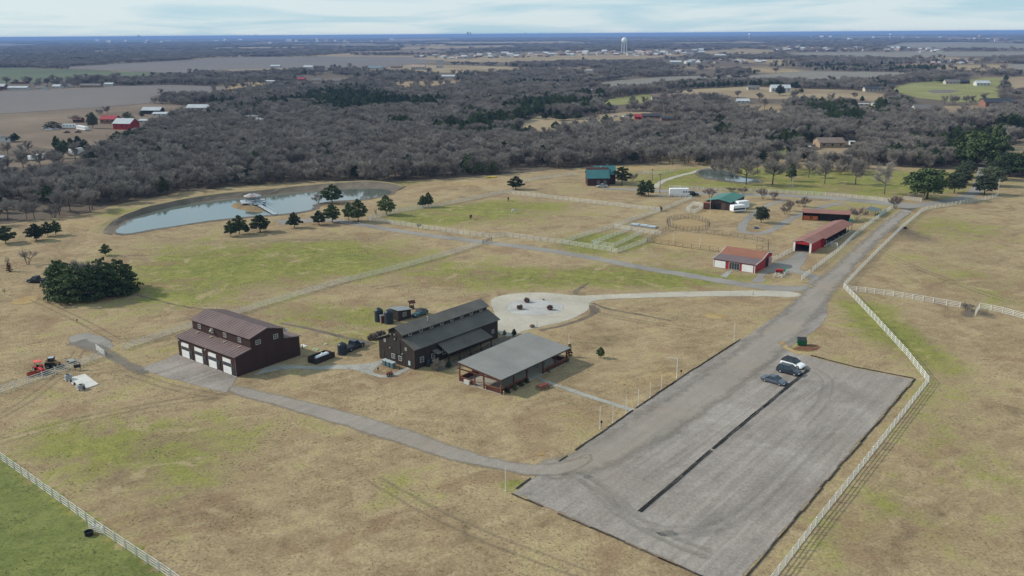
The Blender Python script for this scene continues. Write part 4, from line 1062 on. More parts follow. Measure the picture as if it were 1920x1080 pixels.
hgt = np.where(S > 20, hgt * 1.05, hgt)
# the nearest trees as things of their own, the rest as one wood
dist = np.hypot(X, Y)
show = (ppx[:, 0] > -20) & (ppx[:, 0] < 1940)
size = hgt / dist
def place_label(x, y):
    if x < 110: return 'bare grey tree of the wood edge behind the leftmost pasture cedars'
    if x < 215: return 'bare grey tree of the wood edge just left of the pond dam'
    if x < 330: return 'bare grey tree of the wood edge behind the left bend of the pond dam'
    if x < 430: return 'bare grey tree of the wood behind the dam, left of the gazebo'
    if x < 510: return 'bare grey tree of the wood directly behind the pond gazebo'
    if x < 610: return 'bare grey tree of the wood behind the dam, between gazebo and pond spit'
    if x < 760: return 'bare grey tree of the wood behind the right end of the pond'
    if x < 870: return 'bare grey tree of the wood behind the gap right of the pond'
    if x < 980: return 'bare grey tree of the wood behind the yellow canoe'
    if x < 1090: return 'bare grey tree of the wood edge just left of the green roofed house'
    if x < 1300: return 'bare grey tree of the wood edge behind the green roofed house'
    if x < 1560: return 'bare grey tree of the wood behind the small meadow pond'
    return 'bare grey tree of the wood behind the green meadow and oak avenue'
def place_ev(x, y):
    if x < 330: return 'dark evergreen among the bare trees left of the pond dam'
    if x < 600: return 'dark evergreen among the bare trees behind the left half of the pond'
    if x < 800: return 'dark evergreen among the bare trees behind the right half of the pond'
    if x < 930: return 'dark evergreen among the bare trees left of the yellow canoe'
    if x < 1090: return 'dark evergreen among the bare trees between canoe and green roofed house'
    if x < 1500: return 'dark evergreen in the wood behind the small meadow pond'
    if x < 1760: return 'dark evergreen in the wood behind the green meadow'
    return 'dark evergreen massed in the wood around the far end of the avenue'
single = np.zeros(len(X), bool)
for flag, cap in ((False, 290), (True, 230)):
    ids = np.where((is_ev == flag) & show)[0]
    ids = ids[np.argsort(-size[ids])][:cap]
    single[ids] = True
    for i in ids:
        if flag:
            lab = place_ev(*ppx[i]); plant('wood_evergreen', CEDAR if rng.random() < .8 else BUSH, (X[i], Y[i]), hgt[i], wid[i], lab, 'tree', lab.replace('dark evergreen', 'evergreens'))
        else:
            lab = place_label(*ppx[i]); plant('wood_tree', BARE, (X[i], Y[i]), hgt[i], wid[i], lab, 'tree', lab.replace('bare grey tree', 'bare trees'))

def wood(name, sel, kinds):
    "the rest of a wood: one point per tree, each wearing one of the tree shapes"
    n = int(sel.sum())
    me = bpy.data.meshes.new(name)
    me.vertices.add(n)
    me.vertices.foreach_set('co', np.stack([X[sel], Y[sel], np.zeros(n)], 1).ravel().astype(np.float32))
    a = me.attributes.new('size', 'FLOAT_VECTOR', 'POINT'); a.data.foreach_set('vector', np.stack([wid[sel], wid[sel], hgt[sel]], 1).ravel().astype(np.float32))
    a = me.attributes.new('turn', 'FLOAT_VECTOR', 'POINT'); a.data.foreach_set('vector', np.stack([np.zeros(n), np.zeros(n), rng.uniform(0, 6.28, n)], 1).ravel().astype(np.float32))
    a = me.attributes.new('shape', 'INT', 'POINT'); a.data.foreach_set('value', rng.integers(0, len(kinds), n).astype(np.int32))
    o = link_mesh(name, me)
    ng = bpy.data.node_groups.new(name, 'GeometryNodeTree')
    ng.interface.new_socket('Geometry', in_out='INPUT', socket_type='NodeSocketGeometry')
    ng.interface.new_socket('Geometry', in_out='OUTPUT', socket_type='NodeSocketGeometry')
    N, L = ng.nodes, ng.links
    gi, go = N.new('NodeGroupInput'), N.new('NodeGroupOutput')
    m2p = N.new('GeometryNodeMeshToPoints'); L.new(gi.outputs[0], m2p.inputs['Mesh'])
    iop = N.new('GeometryNodeInstanceOnPoints'); L.new(m2p.outputs[0], iop.inputs['Points'])
    jn = N.new('GeometryNodeJoinGeometry')
    for cr, tk in kinds:
        one = N.new('GeometryNodeJoinGeometry')
        for mesh in (cr, tk):
            src = next(ob for ob in C.objects if ob.data is mesh)
            oi = N.new('GeometryNodeObjectInfo'); oi.inputs['Object'].default_value = src; oi.transform_space = 'ORIGINAL'
            L.new(oi.outputs['Geometry'], one.inputs[0])
        g2i = N.new('GeometryNodeGeometryToInstance'); L.new(one.outputs[0], g2i.inputs[0]); L.new(g2i.outputs[0], jn.inputs[0])
    L.new(jn.outputs[0], iop.inputs['Instance'])
    iop.inputs['Pick Instance'].default_value = True
    for nm, sock, dt in (('size', 'Scale', 'FLOAT_VECTOR'), ('turn', 'Rotation', 'FLOAT_VECTOR'), ('shape', 'Instance Index', 'INT')):
        na = N.new('GeometryNodeInputNamedAttribute'); na.data_type = dt; na.inputs['Name'].default_value = nm
        L.new(next(s for s in na.outputs if s.enabled and s.name == 'Attribute'), iop.inputs[sock])
    L.new(iop.outputs[0], go.inputs[0])
    md = o.modifiers.new('trees', 'NODES'); md.node_group = ng
    return tag(o, kind='stuff')
wood('bare_woods', ~is_ev & ~single, BARE)
wood('evergreen_woods', is_ev & ~single, CEDAR)
print('TREES', len(X), int(single.sum()))

# tufts of dead and green grass, thick enough to be seen
def tuft_mesh(seed, mat):
    rr = np.random.default_rng(seed); n = 16
    a = rr.uniform(0, 6.28, n); r = rr.uniform(0, .28, n); base = np.stack([np.cos(a) * r, np.sin(a) * r, np.zeros(n)], 1)
    d = rr.normal(size=(n, 3)) * .45; d[:, 2] = 1; d /= np.linalg.norm(d, axis=1, keepdims=True)
    tip = base + d * rr.uniform(.6, 1.0, (n, 1)); s_ = np.cross(d, rr.normal(size=(n, 3))); s_ /= np.linalg.norm(s_, axis=1, keepdims=True)
    v = np.stack([base - s_ * .045, base + s_ * .045, tip], 1).reshape(-1, 3)
    return np_mesh('tuft', v, np.arange(n * 3).reshape(n, 3), mat)
T_DRY = leaf_material('dry_grass_blades', [(0.22, 0.165, 0.092), (0.32, 0.245, 0.135), (0.42, 0.335, 0.19)], .2)
T_GRN = leaf_material('green_grass_blades', [(0.13, 0.14, 0.044), (0.20, 0.20, 0.062), (0.27, 0.25, 0.085)], .2)
tx = rng.uniform(-150, 150, 150000); ty = 60 + (rng.random(150000) ** 1.4) * 250
ok = inside(HOME, tx, ty) & (vnoise(tx, ty, 7) * .5 + vnoise(tx, ty, 2.3) * .5 > .47)
AVOID = [wpoly(lot_px), wpoly([(250, 690), (338, 655), (445, 700), (560, 660), (570, 672), (450, 725), (425, 742)]), wpoly([(916, 566), (960, 548), (1110, 548), (1510, 544), (1510, 560), (1115, 570), (1090, 595), (975, 632), (925, 632)]), wpoly([(700, 660), (935, 560), (1080, 655), (1080, 690), (945, 745), (860, 725), (780, 700)]),
         wpoly([(415, 718), (450, 715), (680, 772), (870, 835), (1060, 862), (1060, 898), (900, 884), (720, 832), (520, 770), (415, 745)]), pond_w, wpoly([(120, 705), (160, 698), (190, 722), (152, 738)]), wpoly([(1330, 515), (1340, 470), (1440, 462), (1600, 385), (1710, 380), (1540, 540), (1340, 540)]), wpoly([(520, 412), (620, 406), (900, 448), (1300, 510), (1530, 536), (1530, 546), (1290, 524), (880, 458), (600, 420)])]
for w in AVOID: ok &= ~inside(w, tx, ty)
X, Y = tx[ok], ty[ok]; ppt = np.array([to_px(a, b_) for a, b_ in zip(X, Y)]); ok = (ppt[:, 0] > -30) & (ppt[:, 0] < 1950) & (ppt[:, 1] < 1120)
X, Y, ppt = X[ok], Y[ok], ppt[ok]
hgt = rng.uniform(.06, .17, len(X)); wid = hgt * rng.uniform(1.6, 3.2, len(X))
gi_ = np.clip(((X[:, None] - gx[None, ::4]) ** 2).argmin(1) * 4, 0, nx - 1); gj_ = np.clip(((Y[:, None] - gy[None, ::4]) ** 2).argmin(1) * 4, 0, ny - 1)
green_here = gr[gj_ * nx + gi_] + (vnoise(X, Y, 12) - .5) * 1.2
is_green = rng.random(len(X)) < np.clip(green_here, 0, .95)
def tufts(name, sel, mat, label_mesh):
    me = bpy.data.meshes.new(name); n = int(sel.sum())
    tm = [tuft_mesh(k, mat) for k in range(200, 203)]
    V, F, off = [], [], 0
    tv = [np.array([v.co[:] for v in t.vertices]) for t in tm]
    for x, y, hh, ww, a, k in zip(X[sel], Y[sel], hgt[sel], wid[sel], rng.uniform(0, 6.28, n), rng.integers(0, 3, n)):
        c, s_ = math.cos(a), math.sin(a); t = tv[k]
        V.append(np.stack([x + (t[:, 0] * c - t[:, 1] * s_) * ww, y + (t[:, 0] * s_ + t[:, 1] * c) * ww, t[:, 2] * hh], 1))
    V = np.vstack(V)
    o = link_mesh(name, np_mesh(name, V, np.arange(len(V)).reshape(-1, 3), mat))
    return tag(o, kind='stuff')
tufts('dry_grass_tufts', ~is_green, T_DRY, None); tufts('green_grass_tufts', is_green, T_GRN, None)
print('TUFTS', len(X))
# ------------------------------------------------------------------ fences
WHITE = M('white_vinyl', (0.66, 0.66, 0.63), 0.6, 0.08, 0.6)
PIPE = M('brown_pipe', (0.105, 0.072, 0.05), 0.7, 0.2, 1.0)
_post = {}
def post_mesh(h, w, mat, kind):
    k = (h, w, kind)
    if k not in _post:
        b = MB()
        if kind == 'white':
            b.box(-w, w, -w, w, 0, h); b.add([(-w * 1.2, -w * 1.2, h), (w * 1.2, -w * 1.2, h), (w * 1.2, w * 1.2, h), (-w * 1.2, w * 1.2, h), (0, 0, h + .08)], [(0, 1, 4), (1, 2, 4), (2, 3, 4), (3, 0, 4), (3, 2, 1, 0)])
        else: b.tube((0, 0, 0), (0, 0, h), w, w, 6)
        _post[k] = b.mesh('post', mat)
    return _post[k]

def fence(px, label, h=1.35, rails=4, kind='white', spacing=2.44, closed=False, world=None, group=None, name=None):
    pts = world or [P(*p) for p in px]
    if closed: pts = pts + [pts[0]]
    mat = WHITE if kind == 'white' else PIPE
    root = empty(name or ('rail_fence' if kind == 'white' else 'pipe_fence'), pts[0], 0, label, 'fence', group)
    pm = post_mesh(h, .065 if kind == 'white' else .045, mat, kind)
    rl = [MB() for _ in range(rails)]
    k = 0
    for a, b in zip(pts[:-1], pts[1:]):
        L = (b - a).length; n = max(1, round(L / spacing))
        d = (b - a).normalized(); nn = Vector((-d.y, d.x, 0))
        for i in range(n):
            link_mesh('post', pm, root, a.lerp(b, i / n) - pts[0]); k += 1
        for r in range(rails):
            z = h * (.98 - (.84 / max(1, rails - 1)) * r) - .07 if rails > 1 else h * .9
            u, v = a - pts[0], b - pts[0]
            # a little sag and misalignment from span to span
            prev = u + nn * .08
            for i in range(n):
                nxt = u.lerp(v, (i + 1) / n) + nn * .08
                jz = (vnoise([nxt.x + a.x], [nxt.y + a.y], 6)[0] - .5) * .10
                rl[r].bar((prev.x, prev.y, z + (prev.z if i else 0)), (nxt.x, nxt.y, z + jz), .03 if kind == 'white' else .05, .09 if kind == 'white' else .05)
                prev = Vector((nxt.x, nxt.y, jz))
    if not closed: link_mesh('post', pm, root, pts[-1] - pts[0])
    for r in rl: r.build('rail', mat, root)
    return root

def gate(a, b, label, h=1.3, rails=5, mat=None):
    a, b = P(*a), P(*b)
    root = empty('field_gate', a, math.atan2(b.y - a.y, b.x - a.x), label, 'gate')
    L = (b - a).length; mat = mat or WHITE
    f = MB(); f.bar((0, 0, .15), (0, 0, h + .1), .07).bar((L, 0, .15), (L, 0, h + .1), .07).bar((L / 2, 0, .2), (L / 2, 0, h), .05)
    f.build('gate_frame', mat, root)
    for i in range(rails): MB().bar((0.04, .05, .25 + i * (h - .25) / (rails - 1)), (L - .04, .05, .25 + i * (h - .25) / (rails - 1)), .035, .07).build('rail', mat, root)
    MB().bar((0.04, -.05, .25), (L - .04, -.05, h), .04, .06).build('brace', mat, root)
    return root

fence([(-90, 767), (0, 737), (80, 710), (196, 669)], 'white four rail fence left of the garage, ending at an open gate')
gate((197, 668), (181, 657), 'open white gate at the end of the left fence near the tractor')
fence([(233, 656), (340, 620), (457, 586), (560, 554.5), (640, 531), (737, 507), (837, 480), (904, 458)], 'long white rail fence passing behind the garage up to the farm lane')
gate((905, 457.5), (922, 453), 'dark tube gate standing across the farm lane', mat=M('dark_tube', (0.06, 0.065, 0.06), .6))
fence([(690, 413), (803, 430), (880, 441), (928, 446), (948, 443), (1053, 457)], 'white rail fence along the lane, near side of the horse paddock')
fence([(690, 413), (747, 398), (840, 384), (943, 363)], 'white rail fence between the pond and the horse paddock')
gate((942, 363), (957, 363), 'closed white gate at the far left corner of the horse paddock')
fence([(957, 363), (1107, 381), (1237, 396)], 'white rail fence across the far side of the horse paddock')
fence([(1150, 427), (1200, 409), (1240, 396), (1290, 376), (1296, 373)], 'white rail fence on the right side of the horse paddock')
fence([(958, 357), (987, 340), (1030, 334), (1080, 328.5)], 'faint white fence running from the paddock gate toward the green roofed house')
fence([(1053, 457), (1110, 466), (1157, 474), (1200, 459), (1219, 451)], 'white fence round the near and right sides of the turf pens')
fence([(1053, 457), (1100, 442), (1150, 427)], 'white fence on the left side of the turf pens')
fence([(1150, 427), (1195, 434), (1238, 441)], 'white fence across the back of the turf pens')
fence([(1181, 432), (1146, 445), (1110, 459), (1150, 464), (1178, 451), (1203, 439)], 'inner white fence folded round the middle turf pen')
fence([(1420, 1130), (1486, 1045), (1530, 987), (1600, 899), (1670, 810), (1741, 718)], 'white rail fence along the right side of the gravel lot')
fence([(1741, 718), (1700, 666), (1640, 600), (1600, 558), (1582, 540)], 'white rail fence slanting from the lot corner up to the road')
fence([(1582, 540), (1612, 508), (1647, 472), (1690, 430), (1727, 399), (1738, 393), (1800, 383), (1867, 371)], 'white rail fence on the right of the gravel road as far as the avenue')
fence([(1589, 545), (1640, 551), (1693, 558.5), (1750, 568), (1800, 577)], 'white cross fence of the right pasture, left of the bare bush')
gate((1828, 593), (1837, 578), 'short open gate panel beside the bare bush in the right pasture')
fence([(1837, 578), (1880, 587), (1920, 598), (2000, 616)], 'white cross fence leaving the picture at the right edge')
fence([(1524, 509), (1546, 492), (1568, 476), (1600, 446), (1627, 424), (1650, 407), (1673, 391)], 'white rail fence on the left of the gravel road past the stables')
fence([(1503, 526), (1518, 514)], 'short white fence stub at the stable yard entrance')
fence([(1449, 491), (1470, 480), (1488, 471)], 'short white fence between the red barn and the long stable')
fence([(1538, 456), (1570, 464)], 'short white fence linking the stable side to the road fence')
fence([(1451, 521), (1454, 518), (1466, 521), (1475, 514)], 'small white picket enclosure beside the red trough', h=1.0, rails=3)
fence([(1430, 360), (1500, 364), (1560, 368), (1630, 374), (1668, 379)], 'low white fence along the far side of the cross lane')
fence([(1695, 374), (1712, 376), (1727, 378)], 'short white fence under the great oak by the lane crossing')
fence([(1255, 353), (1330, 357), (1430, 360)], 'faint white fence behind the horse trailer along the cross lane')
fence([(1235, 369), (1265, 370), (1297, 373)], 'white fence in front of the white horse trailer')
fence([(-70, 815), (0, 862), (98, 932), (196, 1003), (320, 1086), (380, 1130)], 'white rail fence cutting off the green corner pasture at lower left')
gate((196, 1003), (168, 997), 'white gate standing open into the green corner pasture')
pen = [P(x, y) for x, y in ((1285, 398), (1303, 400), (1322, 389), (1300, 385), (1285, 398))]
fence(None, 'white panel pen beside the green roofed barn', h=1.5, rails=5, world=pen, spacing=1.8)
fence([(1200, 325), (1235, 327), (1262, 322)], 'low white fence in the yard right of the green roofed house', h=1.2, rails=3)
c0, rx, ry = P(1290, 421), (P(1329, 421) - P(1251, 421)).length / 2, (P(1290, 409.5) - P(1290, 432)).length / 2
fence(None, 'round brown pipe pen beyond the sand arena', kind='pipe', spacing=2.1, closed=True, rails=4, h=1.5,
      world=[c0 + Vector((math.cos(t) * rx, math.sin(t) * ry, 0)) for t in [2 * math.pi * i / 34 for i in range(34)]])
fence([(1213, 454), (1280, 464), (1347, 473)], 'brown pipe rail on the near side of the sand arena', kind='pipe', h=1.5, rails=4, spacing=2.6)
fence([(1440, 468), (1441, 457), (1410, 449), (1370, 443), (1325, 438), (1280, 433.5), (1253, 431)], 'brown pipe rail on the far and right sides of the sand arena', kind='pipe', h=1.5, rails=4, spacing=2.6)
fence([(1213, 454), (1228, 445), (1238, 440), (1253, 431)], 'brown pipe rail on the left side of the sand arena', kind='pipe', h=1.5, rails=4, spacing=2.6)
fence([(1418, 468), (1441, 472)], 'short brown pipe panel at the right corner of the sand arena', kind='pipe', h=1.5, rails=4)

# ------------------------------------------------------------------ building kit
GLASS = M('dark_glass', (0.035, 0.042, 0.05), 0.12, 0.1, 0.5, spec=0.6)
TRIM = M('pale_trim', (0.40, 0.39, 0.36), 0.6, 0.08, 1.0)
DARKTRIM = M('dark_trim', (0.03, 0.025, 0.022), 0.7, 0.15, 1.0)

def window(root, c, t, nrm, w, h, frame=None, muntin=True, name='window'):
    "c centre on the wall face, t along the wall, nrm outward; both unit, in the building's own axes"
    c, t, nrm = Vector(c), Vector(t), Vector(nrm)
    frame = frame or TRIM
    up = Vector((0, 0, 1)); f = MB(); e = .09
    def rect(m, u0, u1, v0, v1, d0, d1):
        p = [c + t * u + up * v + nrm * d for d in (d0, d1) for u, v in ((u0, v0), (u1, v0), (u1, v1), (u0, v1))]
        m.add(p, [(0, 3, 2, 1), (4, 5, 6, 7), (0, 1, 5, 4), (1, 2, 6, 5), (2, 3, 7, 6), (3, 0, 4, 7)])
    rect(f, -w / 2, w / 2, -h / 2, -h / 2 + e, .0, .09); rect(f, -w / 2, w / 2, h / 2 - e, h / 2, .0, .09)
    rect(f, -w / 2, -w / 2 + e, -h / 2 + e, h / 2 - e, .0, .085); rect(f, w / 2 - e, w / 2, -h / 2 + e, h / 2 - e, .0, .085)
    if muntin:
        rect(f, -w / 2 + e, w / 2 - e, -.03, .03, .0, .07); rect(f, -.025, .025, -h / 2 + e, h / 2 - e, .0, .065)
    fo = f.build(name, frame, root)
    g = MB(); rect(g, -w / 2 + e * .9, w / 2 - e * .9, -h / 2 + e * .9, h / 2 - e * .9, .0, .04)
    g.build('pane', GLASS, fo)
    return fo

def ribs(root, e0, e1, r0, r1, n, mat, name='roof_seam', h=.045, w=.05):
    "standing seams from eave (e0-e1) to ridge (r0-r1); one part, far too many to pick apart"
    b = MB()
    e0, e1, r0, r1 = map(Vector, (e0, e1, r0, r1))
    for i in range(n + 1):
        t = i / n
        b.bar(e0.lerp(e1, t) + Vector((0, 0, h * .5)), r0.lerp(r1, t) + Vector((0, 0, h * .5)), w, h)
    o = b.build(name, mat, root); o['kind'] = 'stuff'
    return o

def sectional(root, x, y0, y1, z0, z1, mat, win=True):
    "a roll up garage door lying on a wall that faces -x: four panels and a dark window row"
    n = 4; hh = (z1 - z0) / n
    d = MB(); d.box(x - .03, x + .02, y0 - .06, y1 + .06, z0, z1 + .06)
    do = d.build('garage_door', TRIM, root)
    for i in range(n):
        dark = win and i == 2
        b = MB(); b.box(x - (.05 if dark else .075), x - .032, y0 + .02, y1 - .02, z0 + i * hh + .02, z0 + (i + 1) * hh - .02)
        b.build('door_window' if dark else 'door_panel', GLASS if dark else WHITE_D, do)
    return do
WHITE_D = M('white_door', (0.72, 0.72, 0.70), 0.5, 0.05, 0.8)

# ---- brown garage
BR_WALL = M('brown_metal_wall', (0.040, 0.018, 0.015), 0.62, 0.12, 0.5, stretch=(3, 3, .15))
BR_ROOF = M('purplish_brown_roof', (0.158, 0.112, 0.107), 0.7, 0.14, 0.35, spec=.15)
g = empty('garage', P(444.2, 707), R(51.4), 'dark brown two tier metal garage with four white roll up doors', 'garage')
LX, LY = 15.0, 19.5
w = MB()
w.prism([(0, 0), (3.6, 0), (3.6, 4.62), (0, 4.0)], 'y', 0, LY)
w.prism([(3.6, 0), (11.3, 0), (11.3, 6.75), (7.45, 7.78), (3.6, 6.75)], 'y', 0.003, LY - .003)
w.prism([(11.3, 0), (LX, 0), (LX, 4.1), (11.3, 4.66)], 'y', 0, LY)
w.build('wall', BR_WALL, g)
rf = MB()
rf.slab([(-.35, -.25, 4.02), (3.6, -.25, 4.72), (3.6, LY + .25, 4.72), (-.35, LY + .25, 4.02)], .12)
rf.build('lean_to_roof', BR_ROOF, g)
rf = MB(); rf.slab([(LX + .35, -.25, 4.12), (LX + .35, LY + .25, 4.12), (11.3, LY + .25, 4.76), (11.3, -.25, 4.76)], .12)
rf.build('lean_to_roof', BR_ROOF, g)
rf = MB()
rf.slab([(3.25, -.3, 6.74), (7.45, -.3, 7.90), (7.45, LY + .3, 7.90), (3.25, LY + .3, 6.74)], .12)
rf.slab([(7.452, -.3, 7.90), (11.65, -.3, 6.74), (11.65, LY + .3, 6.74), (7.452, LY + .3, 7.90)], .12)
ro = rf.build('roof', BR_ROOF, g)
MB().tube((8.2, 17.5, 7.5), (8.2, 17.5, 8.5), .08).build('vent_pipe', TRIM, ro)
ribs(g, (-.35, -.2, 4.02), (-.35, LY + .2, 4.02), (3.6, -.2, 4.72), (3.6, LY + .2, 4.72), 22, BR_ROOF)
ribs(g, (3.25, -.25, 6.74), (3.25, LY + .25, 6.74), (7.4, -.25, 7.89), (7.4, LY + .25, 7.89), 22, BR_ROOF)
ribs(g, (11.65, -.25, 6.74), (11.65, LY + .25, 6.74), (7.5, -.25, 7.89), (7.5, LY + .25, 7.89), 22, BR_ROOF)
for y in (1.5, 6.3, 10.95, 15.65):
    sectional(g, 0, y, y + 2.6, .08, 3.1, None)
    d = MB(); d.box(-.06, .0, y - 1.25, y - .35, .05, 2.15)
    dr = d.build('side_door', DARKTRIM, g)
    MB().box(-.08, -.062, y - 1.12, y - .48, 1.25, 1.95).build('door_glass', GLASS, dr)
    MB().box(-.16, -.0, y - 1.5, y - .3, .01, .06).build('door_step', G_CONC, g)
for y in (3.4, 8.2, 12.6, 16.9): window(g, (3.6, y, 5.72), (0, 1, 0), (-1, 0, 0), 1.0, .95)
MB().tube((3.3, 12.1, 5.5), (3.15, 12.3, 5.9), .05).tube((3.2, 12.25, 5.7), (3.05, 12.35, 5.95), .32, .34, 12).build('satellite_dish', TRIM, g)
window(g, (5.3, 0.003, 5.5), (1, 0, 0), (0, -1, 0), 1.15, .9); window(g, (9.4, 0.003, 5.55), (1, 0, 0), (0, -1, 0), 1.1, .95)
for y in (2.6, 7.4, 12, 16.6): MB().box(2.6, 3.3, y - .16, y + .16, 4.62, 4.75).build('roof_vent', M('tan_vent', (0.40, 0.32, 0.22), .7), g)
MB().box(-.05, 0, -.0, .14, .2, 3.9).build('corner_trim', BR_ROOF, g)
for y in (9.4, 18.6): MB().tube((-.02, y, 3.55), (-.3, y, 3.55), .05).tube((-.3, y, 3.6), (-.3, y, 3.4), .12, .18, 8).build('wall_lamp', TRIM, g)
MB().box(11.4, 12.0, -.5, -.02, 6.1, 6.5).build('floodlight', TRIM, g)

# ---- the big dark barn
BK_WALL = M('black_brown_boards', (0.030, 0.022, 0.018), 0.75, 0.22, 0.6, stretch=(4, 4, .12))
BK_ROOF = M('charcoal_ribbed_roof', (0.132, 0.121, 0.108), 0.7, 0.16, 0.3, spec=.12)
b0 = P(640 + 828 / 6, 540 + 922 / 6)
b = empty('event_barn', b0, R(49.3), 'long black brown barn with raised clerestory and charcoal ribbed roof', 'barn')
BX, BY = 24.1, 10.2
w = MB()
w.prism([(0, 0), (3.1, 0), (3.1, 5.6), (0, 4.25)], 'x', 0, BX)
w.prism([(3.1, 0), (7.2, 0), (7.2, 6.62), (5.15, 7.58), (3.1, 6.62)], 'x', 0.003, BX - .003)
w.prism([(7.2, 0), (BY, 0), (BY, 4.4), (7.2, 5.6)], 'x', 0, BX)
w.build('wall', BK_WALL, b)
for (a0, z0, a1, z1, nm) in ((-.4, 4.16, 3.1, 5.68, 'lower_roof'), (BY + .4, 4.3, 7.2, 5.70, 'lower_roof')):
    r = MB(); r.slab([(-.3, a0, z0), (BX + .3, a0, z0), (BX + .3, a1, z1), (-.3, a1, z1)], .1); r.build(nm, BK_ROOF, b)
r = MB()
r.slab([(-.4, 2.7, 6.52), (BX + .4, 2.7, 6.52), (BX + .4, 5.15, 7.70), (-.4, 5.15, 7.70)], .1)
r.slab([(-.4, 5.152, 7.70), (BX + .4, 5.152, 7.70), (BX + .4, 7.6, 6.52), (-.4, 7.6, 6.52)], .1)
ro = r.build('upper_roof', BK_ROOF, b)
MB().tube((7.6, 4.0, 7.0), (7.6, 4.0, 8.0), .09).lathe([(.15, 0), (.17, .1), (.02, .2)], 8, (7.6, 4.0, 8.0)).build('flue', TRIM, ro)
ribs(b, (-.25, -.4, 4.16), (BX + .25, -.4, 4.16), (-.25, 3.1, 5.68), (BX + .25, 3.1, 5.68), 40, BK_ROOF, h=.07, w=.09)
ribs(b, (-.35, 2.7, 6.52), (BX + .35, 2.7, 6.52), (-.35, 5.1, 7.68), (BX + .35, 5.1, 7.68), 40, BK_ROOF)
for i in range(8): window(b, (1.9 + i * 2.9, 3.1, 6.12), (1, 0, 0), (0, -1, 0), .82, .62, muntin=False)
# porch on the long side
r = MB(); r.slab([(6.2, -3.0, 2.28), (19.2, -3.0, 2.28), (18.6, -.02, 3.72), (6.2, -.02, 3.72)], .09); pr = r.build('porch_roof', BK_ROOF, b)
ribs(b, (6.3, -3.0, 2.28), (19.1, -3.0, 2.28), (6.3, -.05, 3.70), (18.5, -.05, 3.70), 26, BK_ROOF, 'porch_seam', h=.07, w=.09)
r = MB(); r.slab([(4.6, -1.6, 2.3), (6.1, -1.6, 2.3), (6.1, -.02, 2.7), (4.6, -.02, 2.7)], .08); r.build('door_hood', BK_ROOF, b)
for x in (6.5, 9.6, 12.7, 15.8, 18.9): MB().box(x - .08, x + .08, -2.85, -2.69, 0, 2.3).build('porch_post', BK_WALL, b)
for x in (8.0, 11.2, 14.4, 17.4): window(b, (x, -.0, 1.55), (1, 0, 0), (0, -1, 0), .95, 1.15)
window(b, (1.9, 0, 1.6), (1, 0, 0), (0, -1, 0), 1.0, 1.1); window(b, (4.9, 0, 1.55), (1, 0, 0), (0, -1, 0), .9, 1.0); window(b, (22.5, 0, 1.9), (1, 0, 0), (0, -1, 0), .75, .8)
d = MB(); d.box(9.4, 10.3, -.05, 0, .05, 2.1); d.build('porch_door', DARKTRIM, b)
# gable end
for y, z, ww, hh in ((6.0, 1.45, 1.05, .95), (4.05, 1.4, 1.05, .95), (8.3, 4.2, .55, .6), (2.3, 3.7, .55, .6)): window(b, (0.0, y, z), (0, 1, 0), (-1, 0, 0), ww, hh)
for y0_, y1_ in ((3.9, 5.0), (5.2, 6.2)):
    d = MB(); d.box(-.08, 0, y0_, y1_, 2.2, 5.0); hd = d.build('loft_door', DARKTRIM, b)
MB().box(-.10, -.02, 4.95, 5.2, .9, 5.6).build('hoist_beam', DARKTRIM, b)
for y, z in ((6.4, 6.0), (5.2, 6.1), (6.7, 3.1), (3.2, 2.6), (5.2, 5.2)): MB().tube((-.02, y, z), (-.22, y, z + .05), .04).tube((-.22, y, z + .1), (-.22, y, z - .1), .08, .14, 8).build('wall_lamp', TRIM, b)
d = MB(); d.box(-.05, 0, 1.2, 1.75, .6, 1.5); d.build('notice_board', M('pale_teal_board', (0.38, 0.47, 0.46), .5), b)
d = MB(); d.box(-.05, 0, 8.6, 9.4, .05, 2.0); d.build('end_door', DARKTRIM, b)
MB().box(-.06, .0, -.05, .1, .1, 4.1).build('corner_board', M('brown_corner', (0.06, 0.042, 0.032), .7), b)

# ---- open pavilion
PV_ROOF = M('pavilion_grey_roof', (0.212, 0.208, 0.195), 0.7, 0.10, 0.25, spec=.12)
TIMBER = M('red_stained_timber', (0.165, 0.068, 0.038), 0.7, 0.2, 1.5)
TIMB_D = M('dark_red_boards', (0.075, 0.024, 0.016), 0.75, 0.25, 1.0)
p0 = P(840 + 590 / 6, 600 + 838 / 6)
pv = empty('pavilion', p0, R(50.8), 'open sided timber pavilion under a big plain grey metal roof', 'pavilion')
PX, PY = 20.3, 10.0
s = MB(); s.box(-.2, PX + .2, -.2, PY + .2, .01, .12); s.build('floor_slab', M('pavilion_floor', (0.30, 0.275, 0.225), .8, .15, .4), pv)
r = MB(); r.slab([(-.6, -.65, 3.14), (PX + .5, -.65, 3.14), (PX + .35, PY + .1, 4.12), (-.6, PY - .3, 4.12)], .12); r.build('roof', PV_ROOF, pv)
ribs(pv, (-.55, -.65, 3.14), (PX + .45, -.65, 3.14), (-.55, PY - .35, 4.12), (PX + .3, PY + .05, 4.12), 22, PV_ROOF, h=.03, w=.04)
fa = MB(); fa.box(-.62, -.56, -.6, PY - .3, 2.75, 3.02); fa.bar((-.59, -.6, 2.95), (-.59, PY - .35, 3.9), .05, .3); fa.build('fascia', TIMB_D, pv)
fa = MB(); fa.bar((-.5, -.6, 2.93), (PX + .4, -.6, 2.93), .05, .22); fa.build('fascia', DARKTRIM, pv)
for x in (0.1, 3.8, 7.6, 12.6, 16.4, PX - .1):
    for y in (0.0, PY - .1):
        MB().box(x - .11, x + .11, y - .11, y + .11, .1, 3.0 + y * .095).build('post', TIMBER if x < 1 else TIMB_D, pv)
for y in (4.0, 6.2): MB().box(-.01, .21, y - .11, y + .11, .1, 3.0 + y * .095).build('post', TIMBER, pv)
